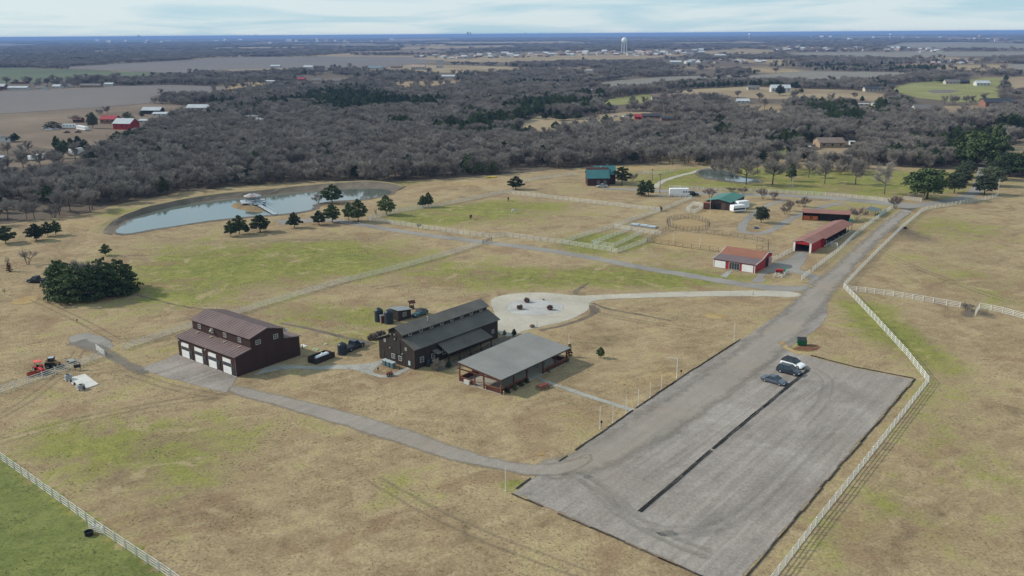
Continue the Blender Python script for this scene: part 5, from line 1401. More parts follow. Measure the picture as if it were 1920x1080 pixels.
def low_wall(a, bb):
    a, bb = Vector(a), Vector(bb)
    m = MB(); m.bar(a + Vector((0, 0, .52)), bb + Vector((0, 0, .52)), .10, .80); o = m.build('low_wall', TIMB_D, pv)
    MB().bar(a + Vector((0, 0, .98)), bb + Vector((0, 0, .98)), .22, .12).build('wall_cap', TIMBER, o)
for a, bb in (((.1, 0, 0), (.1, 3.9, 0)), ((.1, 6.3, 0), (.1, 9.9, 0)), ((.2, 0, 0), (7.5, 0, 0)), ((12.7, 0, 0), (PX - .1, 0, 0)), ((PX - .1, .1, 0), (PX - .1, 3.6, 0)), ((.2, 9.9, 0), (7.5, 9.9, 0)), ((12.7, 9.9, 0), (PX - .1, 9.9, 0))): low_wall(a, bb)

# ---- red barn with two white doors
RED = M('barn_red', (0.33, 0.018, 0.022), 0.6, 0.12, 0.6, stretch=(3, 3, .2))
ORANGE_ROOF = M('rusty_orange_roof', (0.230, 0.095, 0.058), 0.55, 0.12, 0.3)
MAROON_ROOF = M('purple_grey_roof', (0.125, 0.088, 0.090), 0.55, 0.08, 0.3)
rb = empty('red_barn', P(1300 + 690 / 6, 420 + 555 / 6), R(53.1), 'bright red barn with rust orange roof, white trim and two white doors', 'barn')
w = MB(); w.prism([(0, 0), (11.9, 0), (11.9, 3.3), (8.7, 4.1), (4.5, 2.82), (0, 2.32)], 'y', 0, 11.9); w.build('wall', RED, rb)
r = MB(); r.slab([(-.25, -.2, 2.40), (4.5, -.2, 2.92), (4.5, 12.1, 2.92), (-.25, 12.1, 2.40)], .1); r.build('porch_roof', MAROON_ROOF, rb)
r = MB(); r.slab([(4.502, -.2, 2.93), (8.7, -.2, 4.2), (8.7, 12.1, 4.2), (4.502, 12.1, 2.93)], .1); r.slab([(8.702, -.2, 4.2), (12.1, -.2, 3.36), (12.1, 12.1, 3.36), (8.702, 12.1, 4.2)], .1); r.build('roof', ORANGE_ROOF, rb)
for a, c in (((-.2, -.24, 2.34), (4.5, -.24, 2.86)), ((4.5, -.24, 2.86), (8.7, -.24, 4.13)), ((8.7, -.24, 4.13), (12.05, -.24, 3.3)), ((-.2, 12.14, 2.34), (4.5, 12.14, 2.86)), ((4.5, 12.14, 2.86), (8.7, 12.14, 4.13))): MB().bar(a, c, .07, .2).build('white_trim', WHITE, rb)
for y in (.0, 11.8): MB().box(-.05, .02, y - .03, y + .15, 0, 2.3).build('corner_trim', WHITE, rb)
for y in (0.5, 8.4):
    d = MB(); d.box(-.06, 0, y - .1, y + 3.2, .05, 2.05); do = d.build('garage_door', TRIM, rb)
    for i in range(4): MB().box(-.09, -.062, y, y + 3.1, .1 + i * .47, .1 + i * .47 + .44).build('door_panel', WHITE_D, do)
d = MB(); d.box(-.05, 0, 4.3, 7.4, .05, 2.1); do = d.build('glazed_door', TRIM, rb)
for i in range(4): MB().box(-.08, -.052, 4.42 + i * .74, 5.04 + i * .74, .2, 1.98).build('door_glass', GLASS, do)
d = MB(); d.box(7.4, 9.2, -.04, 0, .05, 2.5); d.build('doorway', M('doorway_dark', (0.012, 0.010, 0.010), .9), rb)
d = MB(); d.box(9.4, 11.2, -.12, -.06, .1, 2.5); do = d.build('sliding_door', RED, rb)
x = MB()
for a, c in (((9.4, 0, .15), (11.2, 0, .15)), ((9.4, 0, 2.45), (11.2, 0, 2.45)), ((9.45, 0, .15), (9.45, 0, 2.45)), ((11.15, 0, .15), (11.15, 0, 2.45)), ((9.45, 0, .2), (11.15, 0, 2.4)), ((11.15, 0, .2), (9.45, 0, 2.4))): x.bar(Vector(a) + Vector((0, -.15, 0)), Vector(c) + Vector((0, -.15, 0)), .05, .12)
x.build('cross_brace', WHITE, do)

# ---- long red stable
ST_ROOF = M('dull_red_roof', (0.225, 0.095, 0.070), 0.55, 0.12, 0.3)
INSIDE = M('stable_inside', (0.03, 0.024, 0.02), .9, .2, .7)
sb = empty('stable_row', P(1300 + 1320 / 6, 420 + 330 / 6), R(52.8), 'long dull red roofed stable with an open red and white carport end', 'stable')
SY = 5.2
w = MB(); w.box(0.02, 9.3, 0, .12, 0, 2.85).box(0.02, 9.3, SY - .12, SY, 0, 2.85).prism([(0.1, 2.3), (SY - .1, 2.3), (SY - .1, 2.85), (SY / 2, 3.45), (.1, 2.85)], 'x', .02, .14); w.build('wall', RED, sb)
f = MB(); f.box(.05, 9.2, .12, SY - .12, .005, .06); f.build('floor', M('stable_floor', (0.16, 0.13, 0.10), .9), sb)
for y0_, y1_ in ((-.06, .5), (SY - .5, SY + .06)): MB().box(-.06, .02, y0_, y1_, 0, 2.9).build('door_jamb', WHITE, sb)
MB().bar((-.1, -.25, 2.86), (-.1, SY / 2, 3.5), .08, .16).bar((-.1, SY / 2, 3.5), (-.1, SY + .25, 2.86), .08, .16).build('gable_trim', WHITE, sb)
r = MB(); r.slab([(-.2, -.3, 2.92), (9.5, -.3, 2.92), (9.5, SY / 2, 3.58), (-.2, SY / 2, 3.58)], .08); r.slab([(-.2, SY / 2 + .002, 3.58), (9.5, SY / 2 + .002, 3.58), (9.5, SY + .3, 2.92), (-.2, SY + .3, 2.92)], .08); r.build('front_roof', ST_ROOF, sb)
r = MB(); r.slab([(9.502, -.9, 2.62), (37, -.9, 2.62), (37, SY / 2, 3.5), (9.502, SY / 2, 3.5)], .08); r.slab([(9.502, SY / 2 + .002, 3.5), (37, SY / 2 + .002, 3.5), (37, SY + .3, 2.85), (9.502, SY + .3, 2.85)], .08); r.build('long_roof', ST_ROOF, sb)
ribs(sb, (9.6, -.9, 2.62), (36.9, -.9, 2.62), (9.6, SY / 2 - .05, 3.48), (36.9, SY / 2 - .05, 3.48), 30, ST_ROOF)
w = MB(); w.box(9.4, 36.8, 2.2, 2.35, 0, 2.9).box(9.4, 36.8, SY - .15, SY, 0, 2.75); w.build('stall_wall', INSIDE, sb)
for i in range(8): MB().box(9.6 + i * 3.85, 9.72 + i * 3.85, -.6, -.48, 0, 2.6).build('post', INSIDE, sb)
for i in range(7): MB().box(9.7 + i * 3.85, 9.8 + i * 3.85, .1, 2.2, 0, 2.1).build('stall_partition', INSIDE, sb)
MB().bar((9.6, -.75, .35), (36.6, -.75, .35), .08, .14).build('kick_rail', WHITE, sb)
MB().box(9.42, 9.56, -.7, 0, 0, 2.7).build('end_board', RED, sb)

# ---- red roofed open shed with orange panels
sh0 = P(1225 / 6 + 1300, 320 + 555 / 6)
sh = empty('open_shed', sh0, R(-17.5), 'low open fronted shed with dull red roof and orange stall panels', 'shed')
w = MB(); w.box(0, 15.2, 3.9, 4.0, 0, 3.0).box(0, .1, 0, 3.9, 0, 2.9).box(15.1, 15.2, 0, 3.9, 0, 2.9); w.build('wall', TIMB_D, sh)
MB().box(15.2, 15.26, -.1, 4.0, 1.6, 2.85).build('red_end', RED, sh)
MB().box(15.0, 16.2, -.9, -.1, .05, 1.3).build('feed_bin', M('teal_paint', (0.05, 0.20, 0.17), .6), sh)
r = MB(); r.slab([(-.3, -.5, 2.72), (15.6, -.5, 2.72), (15.6, 4.2, 3.25), (-.3, 4.2, 3.25)], .1); r.build('roof', ST_ROOF, sh)
for i in range(6): MB().box(i * 3.0 + .05, i * 3.0 + .19, -.1, .04, 0, 2.65).build('post', TIMB_D, sh)
OR = M('orange_panel', (0.42, 0.115, 0.035), .6, .12, .8)
for i in range(2): MB().box(.25 + i * 2.5, 2.5 + i * 2.5, .08, .16, .15, 1.55).build('orange_panel', OR, sh)
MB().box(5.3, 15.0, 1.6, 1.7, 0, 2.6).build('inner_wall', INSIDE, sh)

# ---- green roofed barn
GR_ROOF = M('green_metal_roof', (0.045, 0.150, 0.118), 0.5, 0.12, 0.3)
RBROWN = M('red_brown_boards', (0.052, 0.030, 0.026), 0.75, 0.2, 0.8, stretch=(3, 3, .2))
gb = empty('hay_barn', (78.98, 315.47, 0), R(57.7), 'brown barn with a green metal roof and dark open doorway', 'barn')
w = MB(); w.prism([(0, 0), (8.9, 0), (8.9, 3.0), (4.6, 3.75), (0, 3.0)], 'x', 0, 16.0); w.build('wall', RBROWN, gb)
r = MB(); r.slab([(-.4, -.35, 3.0), (16.3, -.35, 3.0), (16.3, 4.6, 3.88), (-.4, 4.6, 3.88)], .1); r.slab([(-.4, 4.602, 3.88), (16.3, 4.602, 3.88), (16.3, 9.2, 3.0), (-.4, 9.2, 3.0)], .1); r.build('roof', GR_ROOF, gb)
ribs(gb, (-.35, -.35, 3.0), (16.2, -.35, 3.0), (-.35, 4.55, 3.87), (16.2, 4.55, 3.87), 16, GR_ROOF)
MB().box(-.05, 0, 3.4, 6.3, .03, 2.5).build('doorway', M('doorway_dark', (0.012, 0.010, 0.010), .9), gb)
MB().box(-.10, -.02, 1.6, 3.2, .05, 2.4).build('sliding_door', M('brown_door', (0.085, 0.058, 0.046), .8), gb)
r = MB(); r.slab([(-1.8, 7.0, 2.3), (-.02, 7.0, 2.6), (-.02, 9.6, 2.6), (-1.8, 9.6, 2.3)], .07); r.build('awning', ST_ROOF, gb)
MB().box(-1.7, -.1, 7.2, 9.4, .02, 2.2).build('lean_to', TIMB_D, gb)

# ---- house with the green roof
GH_ROOF = M('blue_green_roof', (0.032, 0.118, 0.122), 0.55, 0.1, 0.3)
LOG = M('dark_red_log_wall', (0.050, 0.022, 0.018), .75, .22, .8)
h = empty('log_house', (32.2, 371.9, 0), R(0.8), 'dark red log house with a steep blue green roof', 'house')
w = MB(); w.prism([(0, 0), (8.6, 0), (8.6, 6.8), (6.0, 6.8), (0, 3.3)], 'x', 0, 9.1); w.prism([(3.3, 0), (12, 0), (12, 4.0), (8.1, 7.1), (3.3, 4.1)], 'x', 4.0, 12.3); w.build('wall', LOG, h)
r = MB(); r.slab([(-.4, -.6, 3.2), (9.5, -.6, 3.2), (9.5, 4.4, 6.1), (-.4, 4.4, 6.1)], .14); r.slab([(-.4, 4.402, 6.1), (3.4, 4.402, 6.1), (3.4, 9.0, 4.4), (-.4, 9.0, 4.4)], .14); r.build('front_roof', GH_ROOF, h)
r = MB(); r.slab([(3.4, 3.0, 4.25), (12.7, 3.0, 4.15), (12.7, 8.1, 7.35), (3.4, 8.1, 7.35)], .14); r.slab([(3.4, 8.102, 7.35), (12.7, 8.102, 7.35), (12.7, 12.4, 4.2), (3.4, 12.4, 4.2)], .14); ro = r.build('main_roof', GH_ROOF, h)
MB().tube((6.3, 6.4, 6.4), (6.3, 6.4, 7.5), .12).build('roof_vent', TRIM, ro)
MB().box(9.0, 9.6, 8.6, 9.2, 6.2, 7.7).build('chimney', GH_ROOF, ro)
for x in (4.6, 7.4): window(h, (x, 0, 1.5), (1, 0, 0), (0, -1, 0), 1.0, 1.2)
for x in (.1, 8.9): MB().box(x - .1, x + .1, -.5, -.3, 0, 3.1).build('porch_post', LOG, h)

# ---- garden shed, tall tanks
SHED_R = M('grey_shed_roof', (0.20, 0.21, 0.21), .5, .08, .4)
gs = empty('garden_shed', P(747.5, 602.5), R(45), 'small dark shed with a grey single slope roof behind two tall tanks', 'shed')
w = MB(); w.prism([(0, 0), (3.6, 0), (3.6, 2.0), (0, 2.45)], 'y', 0, 3.0); w.build('wall', BK_WALL, gs)
r = MB(); r.slab([(-.3, -.3, 2.62), (3.9, -.3, 2.12), (3.9, 3.3, 2.12), (-.3, 3.3, 2.62)], .1); r.build('roof', SHED_R, gs)
window(gs, (1.7, 0, 1.3), (1, 0, 0), (0, -1, 0), 1.0, .95)
ps = empty('pump_shed', P(719, 606), R(20), 'tiny shed with a dark red door squeezed between two tall tanks', 'shed')
w = MB(); w.box(-.6, .6, 0, 1.0, 0, 1.75); w.build('wall', M('grey_board', (0.22, 0.2, 0.19), .8), ps)
MB().box(-.36, .36, -.05, 0, .05, 1.6).build('door', M('dark_red_door', (0.13, 0.025, 0.025), .6), ps)
MB().box(-.7, .7, -.12, 1.1, 1.75, 1.85).build('roof', SHED_R, ps)
TANK = M('blue_black_plastic', (0.020, 0.029, 0.036), .42, .15, .6)
def tank(x, y, r, hh, label):
    t = empty('water_tank', P(x, y), 0, label, 'tank', 'dark water tanks')
    prof = [(r * .97, 0)]
    for i in range(5):
        z = hh * .8 * (i + 1) / 5
        prof += [(r, z - hh * .12), (r, z - .06), (r * .975, z - .03), (r * .975, z)]
    m = MB(); m.lathe(prof + [(r * .96, hh * .84), (r * .6, hh * .95), (r * .22, hh)], 20); m.build('tank_body', TANK, t, True)
    MB().lathe([(.26, 0), (.26, .1), (.2, .14)], 12, (0, 0, hh * .985)).build('lid', TANK, t)
tank(711, 602, 1.0, 3.1, 'tall blue black water tank, the farther one by the garden shed')
tank(729.5, 606, 1.05, 3.2, 'tall blue black water tank, the nearer one by the garden shed')
tank(642.5, 664, .98, 2.5, 'squat blue black water tank alone between garage and barn')
tank(803, 687, .42, 1.5, 'slim teal water barrel against the barn wall by the first porch window')

# ---- gazebo on the pond island
ISL = sheet_material('island_soil', [(0.3, (0.13, 0.085, 0.045)), (0.5, (0.20, 0.14, 0.075)), (0.7, (0.26, 0.19, 0.10))], (0.3, 1.2, 4.0), soft=False)
isl = chaikin(wpoly([(432, 386), (440, 381), (452, 380), (470, 384), (486, 389), (499, 396), (490, 399), (468, 397), (448, 393), (436, 390)]), 2)
cx, cy = sum(p[0] for p in isl) / len(isl), sum(p[1] for p in isl) / len(isl)
strip_mesh('island_mound', [[Vector((cx + (p[0] - cx) * k, cy + (p[1] - cy) * k, zz)) for p in isl + isl[:1]] for k, zz in ((1, .08), (.8, .42), (.5, .62), (.02, .68))], ISL)
GAZ = M('pale_blue_grey_timber', (0.34, 0.37, 0.40), .6, .1, .8)
GAZR = M('patched_pink_roof', (0.30, 0.235, 0.22), .7, .3, .9)
gp = P(466, 387)
gz_ = empty('gazebo', (gp.x + .6, gp.y + 4.0, .2), R(20), 'pale grey gazebo with patched pinkish roof on its island deck in the pond', 'gazebo')
gz_.scale = (1.3, 1.3, 1.15)
d = MB(); d.box(-3.4, 3.6, -3.0, 3.0, .75, .95); do = d.build('deck', GAZ, gz_)
for i in range(7):
    MB().box(-3.35 + i * .99, -2.40 + i * .99, -2.98, 2.98, .952, .985).build('deck_plank', GAZ, do)
for sx in (-3, 0, 3.2):
    for sy in (-2.6, 2.6): MB().tube((sx, sy, -.3), (sx, sy, .75), .09, n=6).build('deck_pile', DARKTRIM, gz_)
for i in range(8):
    a = i * math.pi / 4 + .39
    MB().box(2.2 * math.cos(a) - .06, 2.2 * math.cos(a) + .06, 2.2 * math.sin(a) - .06, 2.2 * math.sin(a) + .06, .95, 2.8).build('post', GAZ, gz_)
for i in range(8):
    a0, a1 = i * math.pi / 4 + .39, (i + 1) * math.pi / 4 + .39
    if i != 5: MB().bar((2.2 * math.cos(a0), 2.2 * math.sin(a0), 1.75), (2.2 * math.cos(a1), 2.2 * math.sin(a1), 1.75), .06, .1).bar((2.2 * math.cos(a0), 2.2 * math.sin(a0), 1.3), (2.2 * math.cos(a1), 2.2 * math.sin(a1), 1.3), .05, .6).build('railing', GAZ, gz_)
    p1, p2 = (2.6 * math.cos(a0), 2.6 * math.sin(a0)), (2.6 * math.cos(a1), 2.6 * math.sin(a1))
    m = MB(); m.slab([(p1[0], p1[1], 2.75), (p2[0], p2[1], 2.75), (p2[0] * .2, p2[1] * .2, 3.6), (p1[0] * .2, p1[1] * .2, 3.6)], .06)
    m.build('roof_panel', GAZR if i % 3 else GAZ, gz_)
br = empty('footbridge', P(487, 388), 0, 'narrow pale footbridge from the island deck to the near bank', 'bridge')
q = P(517, 403.5) - P(487, 388)
m = MB(); m.bar((0, 0, .75), (q.x, q.y, .3), 1.5, .12); m.build('bridge_deck', GAZ, br)
dn_ = Vector((q.x, q.y, 0)).normalized(); nn = Vector((-dn_.y, dn_.x, 0)) * .7
for s in (-1, 1):
    MB().bar(nn * s + Vector((0, 0, 1.65)), Vector((q.x, q.y, 1.2)) + nn * s, .05, .07).build('handrail', GAZ, br)
    for i in range(6):
        t = i / 5; c = Vector((q.x, q.y, 0)) * t + nn * s
        MB().bar(c + Vector((0, 0, .72 - .45 * t)), c + Vector((0, 0, 1.65 - .45 * t)), .06).build('baluster', GAZ, br)
# ------------------------------------------------------------------ vehicles
RUBBER = M('tyre_rubber', (0.018, 0.018, 0.018), .85, .1, 2)
RIM = M('wheel_rim', (0.40, 0.41, 0.42), .35, .05, 2, metal=.5)
LAMP = M('lamp_glass', (0.70, 0.71, 0.70), .15, .04, 2)
TAIL = M('tail_lamp', (0.30, 0.012, 0.012), .25, .04, 2)
CARGLASS = M('car_glass', (0.020, 0.027, 0.034), .08, .05, 2, spec=.7)
BLACKP = M('black_plastic', (0.016, 0.016, 0.018), .6, .1, 2)

_wheel = {}
def wheel(root, x, y, r, w, side):
    k = (r, w)
    if k not in _wheel:
        t = MB(); t.lathe([(r * .62, -w / 2), (r * .94, -w / 2), (r, -w * .3), (r, w * .3), (r * .94, w / 2), (r * .62, w / 2)], 16)
        m = MB(); m.lathe([(r * .60, -w * .40), (r * .62, w * .44), (r * .5, w * .50), (r * .16, w * .52)], 10)
        for q in (t, m): q.v = [(a, c, b) for a, b, c in q.v]
        _wheel[k] = (t.mesh('tyre', RUBBER), m.mesh('rim', RIM))
    a, b = _wheel[k]
    o = link_mesh('wheel', a, root, (x, y, r)); o.rotation_euler = (0, 0, 0 if side > 0 else math.pi)
    link_mesh('rim', b, o)
    return o

def ring(x, hw, z0, z1, inset=.0, r=.1):
    return [(x, -hw + r * .5, z0), (x, hw - r * .5, z0), (x, hw, z0 + r), (x, hw, (z0 + z1) * .5), (x, hw - inset - .03, z1 - r), (x, hw - inset - r, z1), (x, -hw + inset + r, z1), (x, -hw + inset + .03, z1 - r), (x, -hw, (z0 + z1) * .5), (x, -hw, z0 + r)]

def car(front, rear, label, paint, kind='suv', roof=None, L=None, cat='car', name='parked_car', group='cars parked on the gravel lot', hood=None):
    f, r = P(*front), P(*rear)
    d = f - r; c = (f + r) / 2
    L = L or {'suv': 4.6, 'sedan': 4.75, 'pickup': 5.5, 'vintage': 4.5}[kind]
    root = empty(name, c, math.atan2(d.y, d.x), label, cat, group)
    h = L / 2
    belt = {'suv': 1.02, 'sedan': .88, 'pickup': 1.05, 'vintage': .95}[kind]
    top = {'suv': 1.70, 'sedan': 1.42, 'pickup': 1.82, 'vintage': 1.55}[kind]
    hw = {'suv': .93, 'sedan': .90, 'pickup': .96, 'vintage': .82}[kind]
    wr = {'suv': .37, 'sedan': .33, 'pickup': .40, 'vintage': .34}[kind]
    nose = .62 if kind == 'sedan' else .80
    body = MB()
    body.loft([ring(-h, hw * .86, .42, belt * .88, .06), ring(-h + .12, hw * .97, .26, belt * .98, .03), ring(-h * .55, hw, .22, belt, .03), ring(0, hw, .22, belt, .03), ring(h * .28, hw, .22, belt * .99, .03),
               ring(h * .45, hw, .22, belt * .97, .05), ring(h - .32, hw * .97, .24, max(nose, belt * .85), .08), ring(h - .06, hw * .88, .32, nose * .92, .10), ring(h, hw * .78, .40, nose * .80, .1)])
    body.build('body', paint, root, False)
    if hood: MB().slab([(h * .44, -hw * .6, belt * .99), (h - .34, -hw * .55, belt * .875 + .02), (h - .34, hw * .55, belt * .875 + .02), (h * .44, hw * .6, belt * .99)], .02).build('hood', hood, root)
    # cabin: (x at belt rear, roof rear, roof front, belt front)
    cb = {'suv': (-h + .12, -h + .55, h * .10, h * .46), 'sedan': (-h * .62, -h * .28, h * .12, h * .46), 'pickup': (-h * .16, -h * .12, h * .22, h * .46), 'vintage': (-h * .75, -h * .45, h * .02, h * .25)}[kind]
    gl = MB(); a = hw * .95; t = hw * .76
    gl.loft([[(cb[0], -a, belt - .03), (cb[3], -a, belt - .03), (cb[3], a, belt - .03), (cb[0], a, belt - .03)], [(cb[1], -t, top - .06), (cb[2], -t, top - .06), (cb[2], t, top - .06), (cb[1], t, top - .06)]])
    gl.build('window_glass', CARGLASS, root)
    rf = MB(); e = .04
    rf.loft([[(cb[1] - e, -t - e, top - .06), (cb[2] + e, -t - e, top - .06), (cb[2] + e, t + e, top - .06), (cb[1] - e, t + e, top - .06)], [(cb[1] + .1, -t + .08, top), (cb[2] - .1, -t + .08, top), (cb[2] - .1, t - .08, top), (cb[1] + .1, t - .08, top)]])
    rf.build('roof', roof or paint, root)
    pl = MB()
    for s in (-1, 1):
        pl.bar((cb[3] - .02, s * a, belt), (cb[2], s * (t + .01), top - .05), .07); pl.bar((cb[0] + .02, s * a, belt), (cb[1], s * (t + .01), top - .05), .10)
        m = (cb[1] + cb[2]) / 2; pl.bar((m - .1, s * (a + .003), belt), (m - .1, s * (t + .012), top - .05), .06)
    pl.build('pillar', roof or paint, root)
    if kind == 'pickup':
        MB().box(-h + .15, cb[0] - .06, -hw * .8, hw * .8, belt - .02, belt + .012).build('bed_floor', BLACKP, root)
    for sx in (-h * .60, h * .62):
        for s in (-1, 1): wheel(root, sx, s * (hw - .11), wr, .23, s)
    for s in (-1, 1):
        MB().box(h - .22, h - .02, s * hw * .62 - .17, s * hw * .62 + .17, nose * .72, nose * .88).build('headlight', LAMP, root)
        MB().box(-h - .015, -h + .12, s * hw * .7 - .13, s * hw * .7 + .13, belt * .68, belt * .86).build('tail_light', TAIL, root)
        MB().box(cb[3] - .3, cb[3] - .15, s * (hw + .02), s * (hw + .17), belt, belt + .14).build('side_mirror', roof or paint, root)
    MB().box(h - .08, h + .03, -hw * .7, hw * .7, .30, .48).build('bumper', BLACKP, root)
    return root

P_WHITE = M('white_car_paint', (0.72, 0.73, 0.73), .25, .03, .5, spec=.5)
P_NAVY = M('dark_navy_paint', (0.020, 0.027, 0.040), .22, .04, .5, spec=.6)
P_GREY = M('blue_grey_paint', (0.085, 0.105, 0.135), .25, .04, .5, metal=.3, spec=.5)
P_SILV = M('silver_paint', (0.42, 0.44, 0.46), .3, .04, .5, metal=.3)
P_TEAL = M('faded_teal_paint', (0.035, 0.085, 0.095), .35, .12, .6)
P_BLACK = M('black_paint', (0.012, 0.012, 0.014), .3, .05, .5)
car((1508, 693), (1466, 681), 'white compact car with black roof, farthest of three on the gravel lot', P_WHITE, 'suv', BLACKP, hood=None)
car((1499, 705), (1460, 695), 'dark navy compact car in the middle of the three parked cars', P_NAVY, 'suv')
car((1471, 723), (1432, 712), 'blue grey sedan, nearest of three cars on the gravel lot', P_GREY, 'sedan')
car((1121, 351.2), (1136, 350.8), 'silver sedan parked in front of the green roofed log house', P_SILV, 'sedan', group='cars about the farm')
car((775, 596), (799, 587), 'faded teal vintage car parked behind the barn', P_TEAL, 'vintage', BLACKP, group='cars about the farm')
car((57, 529), (84, 530), 'black pickup truck with pale trim beside the evergreen thicket', P_BLACK, 'pickup', P_BLACK, name='pickup_truck', cat='truck', group='cars about the farm')
car((671, 650), (654, 657.5), 'dark blue pickup truck behind the squat water tank', P_NAVY, 'pickup', name='pickup_truck', cat='truck', group='cars about the farm')
car((1302, 366.5), (1292, 367), 'dark pickup hitched to the white horse trailer', P_BLACK, 'pickup', name='pickup_truck', cat='truck', group='cars about the farm')
car((1145, 220), (1161, 219), 'pale blue car in the hill clearing, left one', P_SILV, 'sedan', group='cars in the hill clearing')
car((1164, 220), (1180, 219), 'white car in the hill clearing, right one by a bush', P_WHITE, 'suv', group='cars in the hill clearing')

# red tractor with box blade
T_RED = M('tractor_red', (0.42, 0.030, 0.028), .4, .1, .8)
tr = empty('tractor', P(75, 698), math.atan2(*(P(86, 700) - P(66, 688)).yx), 'red tractor with red canopy standing behind the left white fence', 'tractor')
tr.scale = (.9, .9, .9)
m = MB(); m.loft([ring(.1, .36, .65, 1.25), ring(.9, .36, .62, 1.28), ring(1.75, .32, .60, 1.18), ring(1.9, .26, .65, 1.05)]); m.build('hood', T_RED, tr)
m = MB(); m.box(-1.0, .2, -.42, .42, .55, .85).box(-.25, .15, -.3, .3, .85, 1.15); m.build('body', T_RED, tr)
for s in (-1, 1):
    MB().loft([[(-1.3, s * .45, 1.0), (-1.3, s * .95, 1.0), (-1.3, s * .95, 1.06), (-1.3, s * .45, 1.06)], [(-.8, s * .45, 1.36), (-.8, s * .95, 1.36), (-.8, s * .95, 1.42), (-.8, s * .45, 1.42)], [(-.15, s * .45, 1.2), (-.15, s * .95, 1.2), (-.15, s * .95, 1.26), (-.15, s * .45, 1.26)]]).build('fender', T_RED, tr)
    wheel(tr, -.8, s * .72, .68, .42, s); wheel(tr, 1.35, s * .62, .42, .28, s)
    for x in (-1.05, .0): MB().bar((x, s * .5, .8), (x, s * .5, 2.35), .06).build('canopy_post', BLACKP, tr)
    MB().bar((.3, s * .48, 1.1), (2.3, s * .48, .55), .09, .12).build('loader_arm', T_RED, tr)
m = MB(); m.slab([(-1.35, -.68, 2.46), (.25, -.68, 2.46), (.25, .68, 2.46), (-1.35, .68, 2.46)], .13); m.build('canopy', M('canopy_red', (0.62, 0.10, 0.075), .5, .06, .8), tr)
m = MB(); m.box(-.85, -.4, -.25, .25, .9, 1.05).box(-.95, -.82, -.25, .25, 1.0, 1.5); m.build('seat', BLACKP, tr)
MB().tube((.05, 0, 1.2), (-.15, 0, 1.45), .03).tube((-.16, 0, 1.45), (-.17, 0, 1.48), .18, .18, 10).build('steering_wheel', BLACKP, tr)
m = MB(); m.prism([(2.2, .15), (2.95, .15), (2.95, .22), (2.35, .35), (2.3, .85), (2.2, .85)], 'y', -.85, .85); m.build('bucket', M('bucket_grey', (0.09, 0.075, 0.07), .7), tr)
MB().tube((1.2, .2, 1.2), (1.2, .2, 1.75), .04).build('exhaust', BLACKP, tr)
bx = empty('farm_scraper', P(60, 703.5), math.atan2(*(P(70, 701) - P(52, 706)).yx), 'dull red box blade lying beside the tractor and white fence', 'farm tool')
m = MB(); m.box(-.95, .95, -.04, .04, .1, .75).box(-.95, -.88, -.7, 0, .05, .7).box(.88, .95, -.7, 0, .05, .7).box(-.95, .95, -.72, -.66, .3, .7); m.build('scraper_plate', M('dull_red_steel', (0.27, 0.045, 0.025), .6, .2, 1), bx)
MB().bar((-.3, 0, .6), (0, .5, .9), .08).bar((.3, 0, .6), (0, .5, .9), .08).build('hitch', BLACKP, bx)
# skid steer
sk = empty('skid_steer', P(98, 689), math.atan2(*(P(108, 688) - P(90, 690)).yx), 'black skid steer loader right of the red tractor', 'loader')
m = MB(); m.loft([ring(-1.2, .6, .35, 1.1), ring(-.9, .62, .3, 1.3), ring(.6, .62, .3, .9), ring(.8, .58, .35, .8)]); m.build('body', P_BLACK, sk)
m = MB()
for sx, sy in ((-.55, -.5), (-.55, .5), (.6, -.5), (.6, .5)): m.bar((sx, sy, .9), (sx * .9, sy, 2.0), .08)
m.box(-.6, .62, -.55, .55, 1.98, 2.08); m.build('cab_frame', BLACKP, sk)
MB().box(-.5, .5, -.45, .45, .9, 1.9).build('cab_glass', CARGLASS, sk)
MB().box(-.5, .5, -.5, .5, 2.082, 2.11).build('cab_roof', P_SILV, sk)
for s in (-1, 1):
    for x in (-.65, .45): wheel(sk, x, s * .74, .42, .3, s)
    MB().bar((-1.1, s * .62, 1.4), (.6, s * .62, 1.25), .10, .16).bar((.6, s * .62, 1.25), (1.35, s * .6, .45), .10, .14).build('lift_arm', M('loader_amber', (0.30, 0.17, 0.06), .5), sk)
m = MB(); m.prism([(1.25, .1), (2.0, .1), (2.0, .16), (1.4, .25), (1.36, .75), (1.25, .75)], 'y', -.85, .85); m.build('bucket', BLACKP, sk)
ft = empty('flat_trailer', P(130, 678), math.atan2(*(P(137, 680) - P(122, 675)).yx), 'small grey flat trailer on the grass behind the left fence', 'trailer')
m = MB(); m.box(-.2, 1.5, -.6, .6, .35, .5); m.build('deck', M('dull_grey_deck', (0.24, 0.25, 0.23), .7), ft)
MB().bar((-.2, 0, .4), (-1.6, 0, .35), .09).build('drawbar', BLACKP, ft)
for s in (-1, 1): wheel(ft, .7, s * .68, .28, .16, s)
sm = empty('barrel_smoker', P(146, 694), R(20), 'black barrel smoker on legs between fence and concrete pad', 'barbecue')
m = MB(); m.tube((-.6, 0, .85), (.6, 0, .85), .35, .35, 12); m.build('barrel', P_BLACK, sm)
for x in (-.45, .45): MB().bar((x, -.2, 0), (x, -.2, .6), .05).bar((x, .2, 0), (x, .2, .6), .05).build('leg', P_BLACK, sm)
MB().tube((.4, 0, 1.15), (.4, 0, 1.7), .06).build('chimney', P_BLACK, sm)
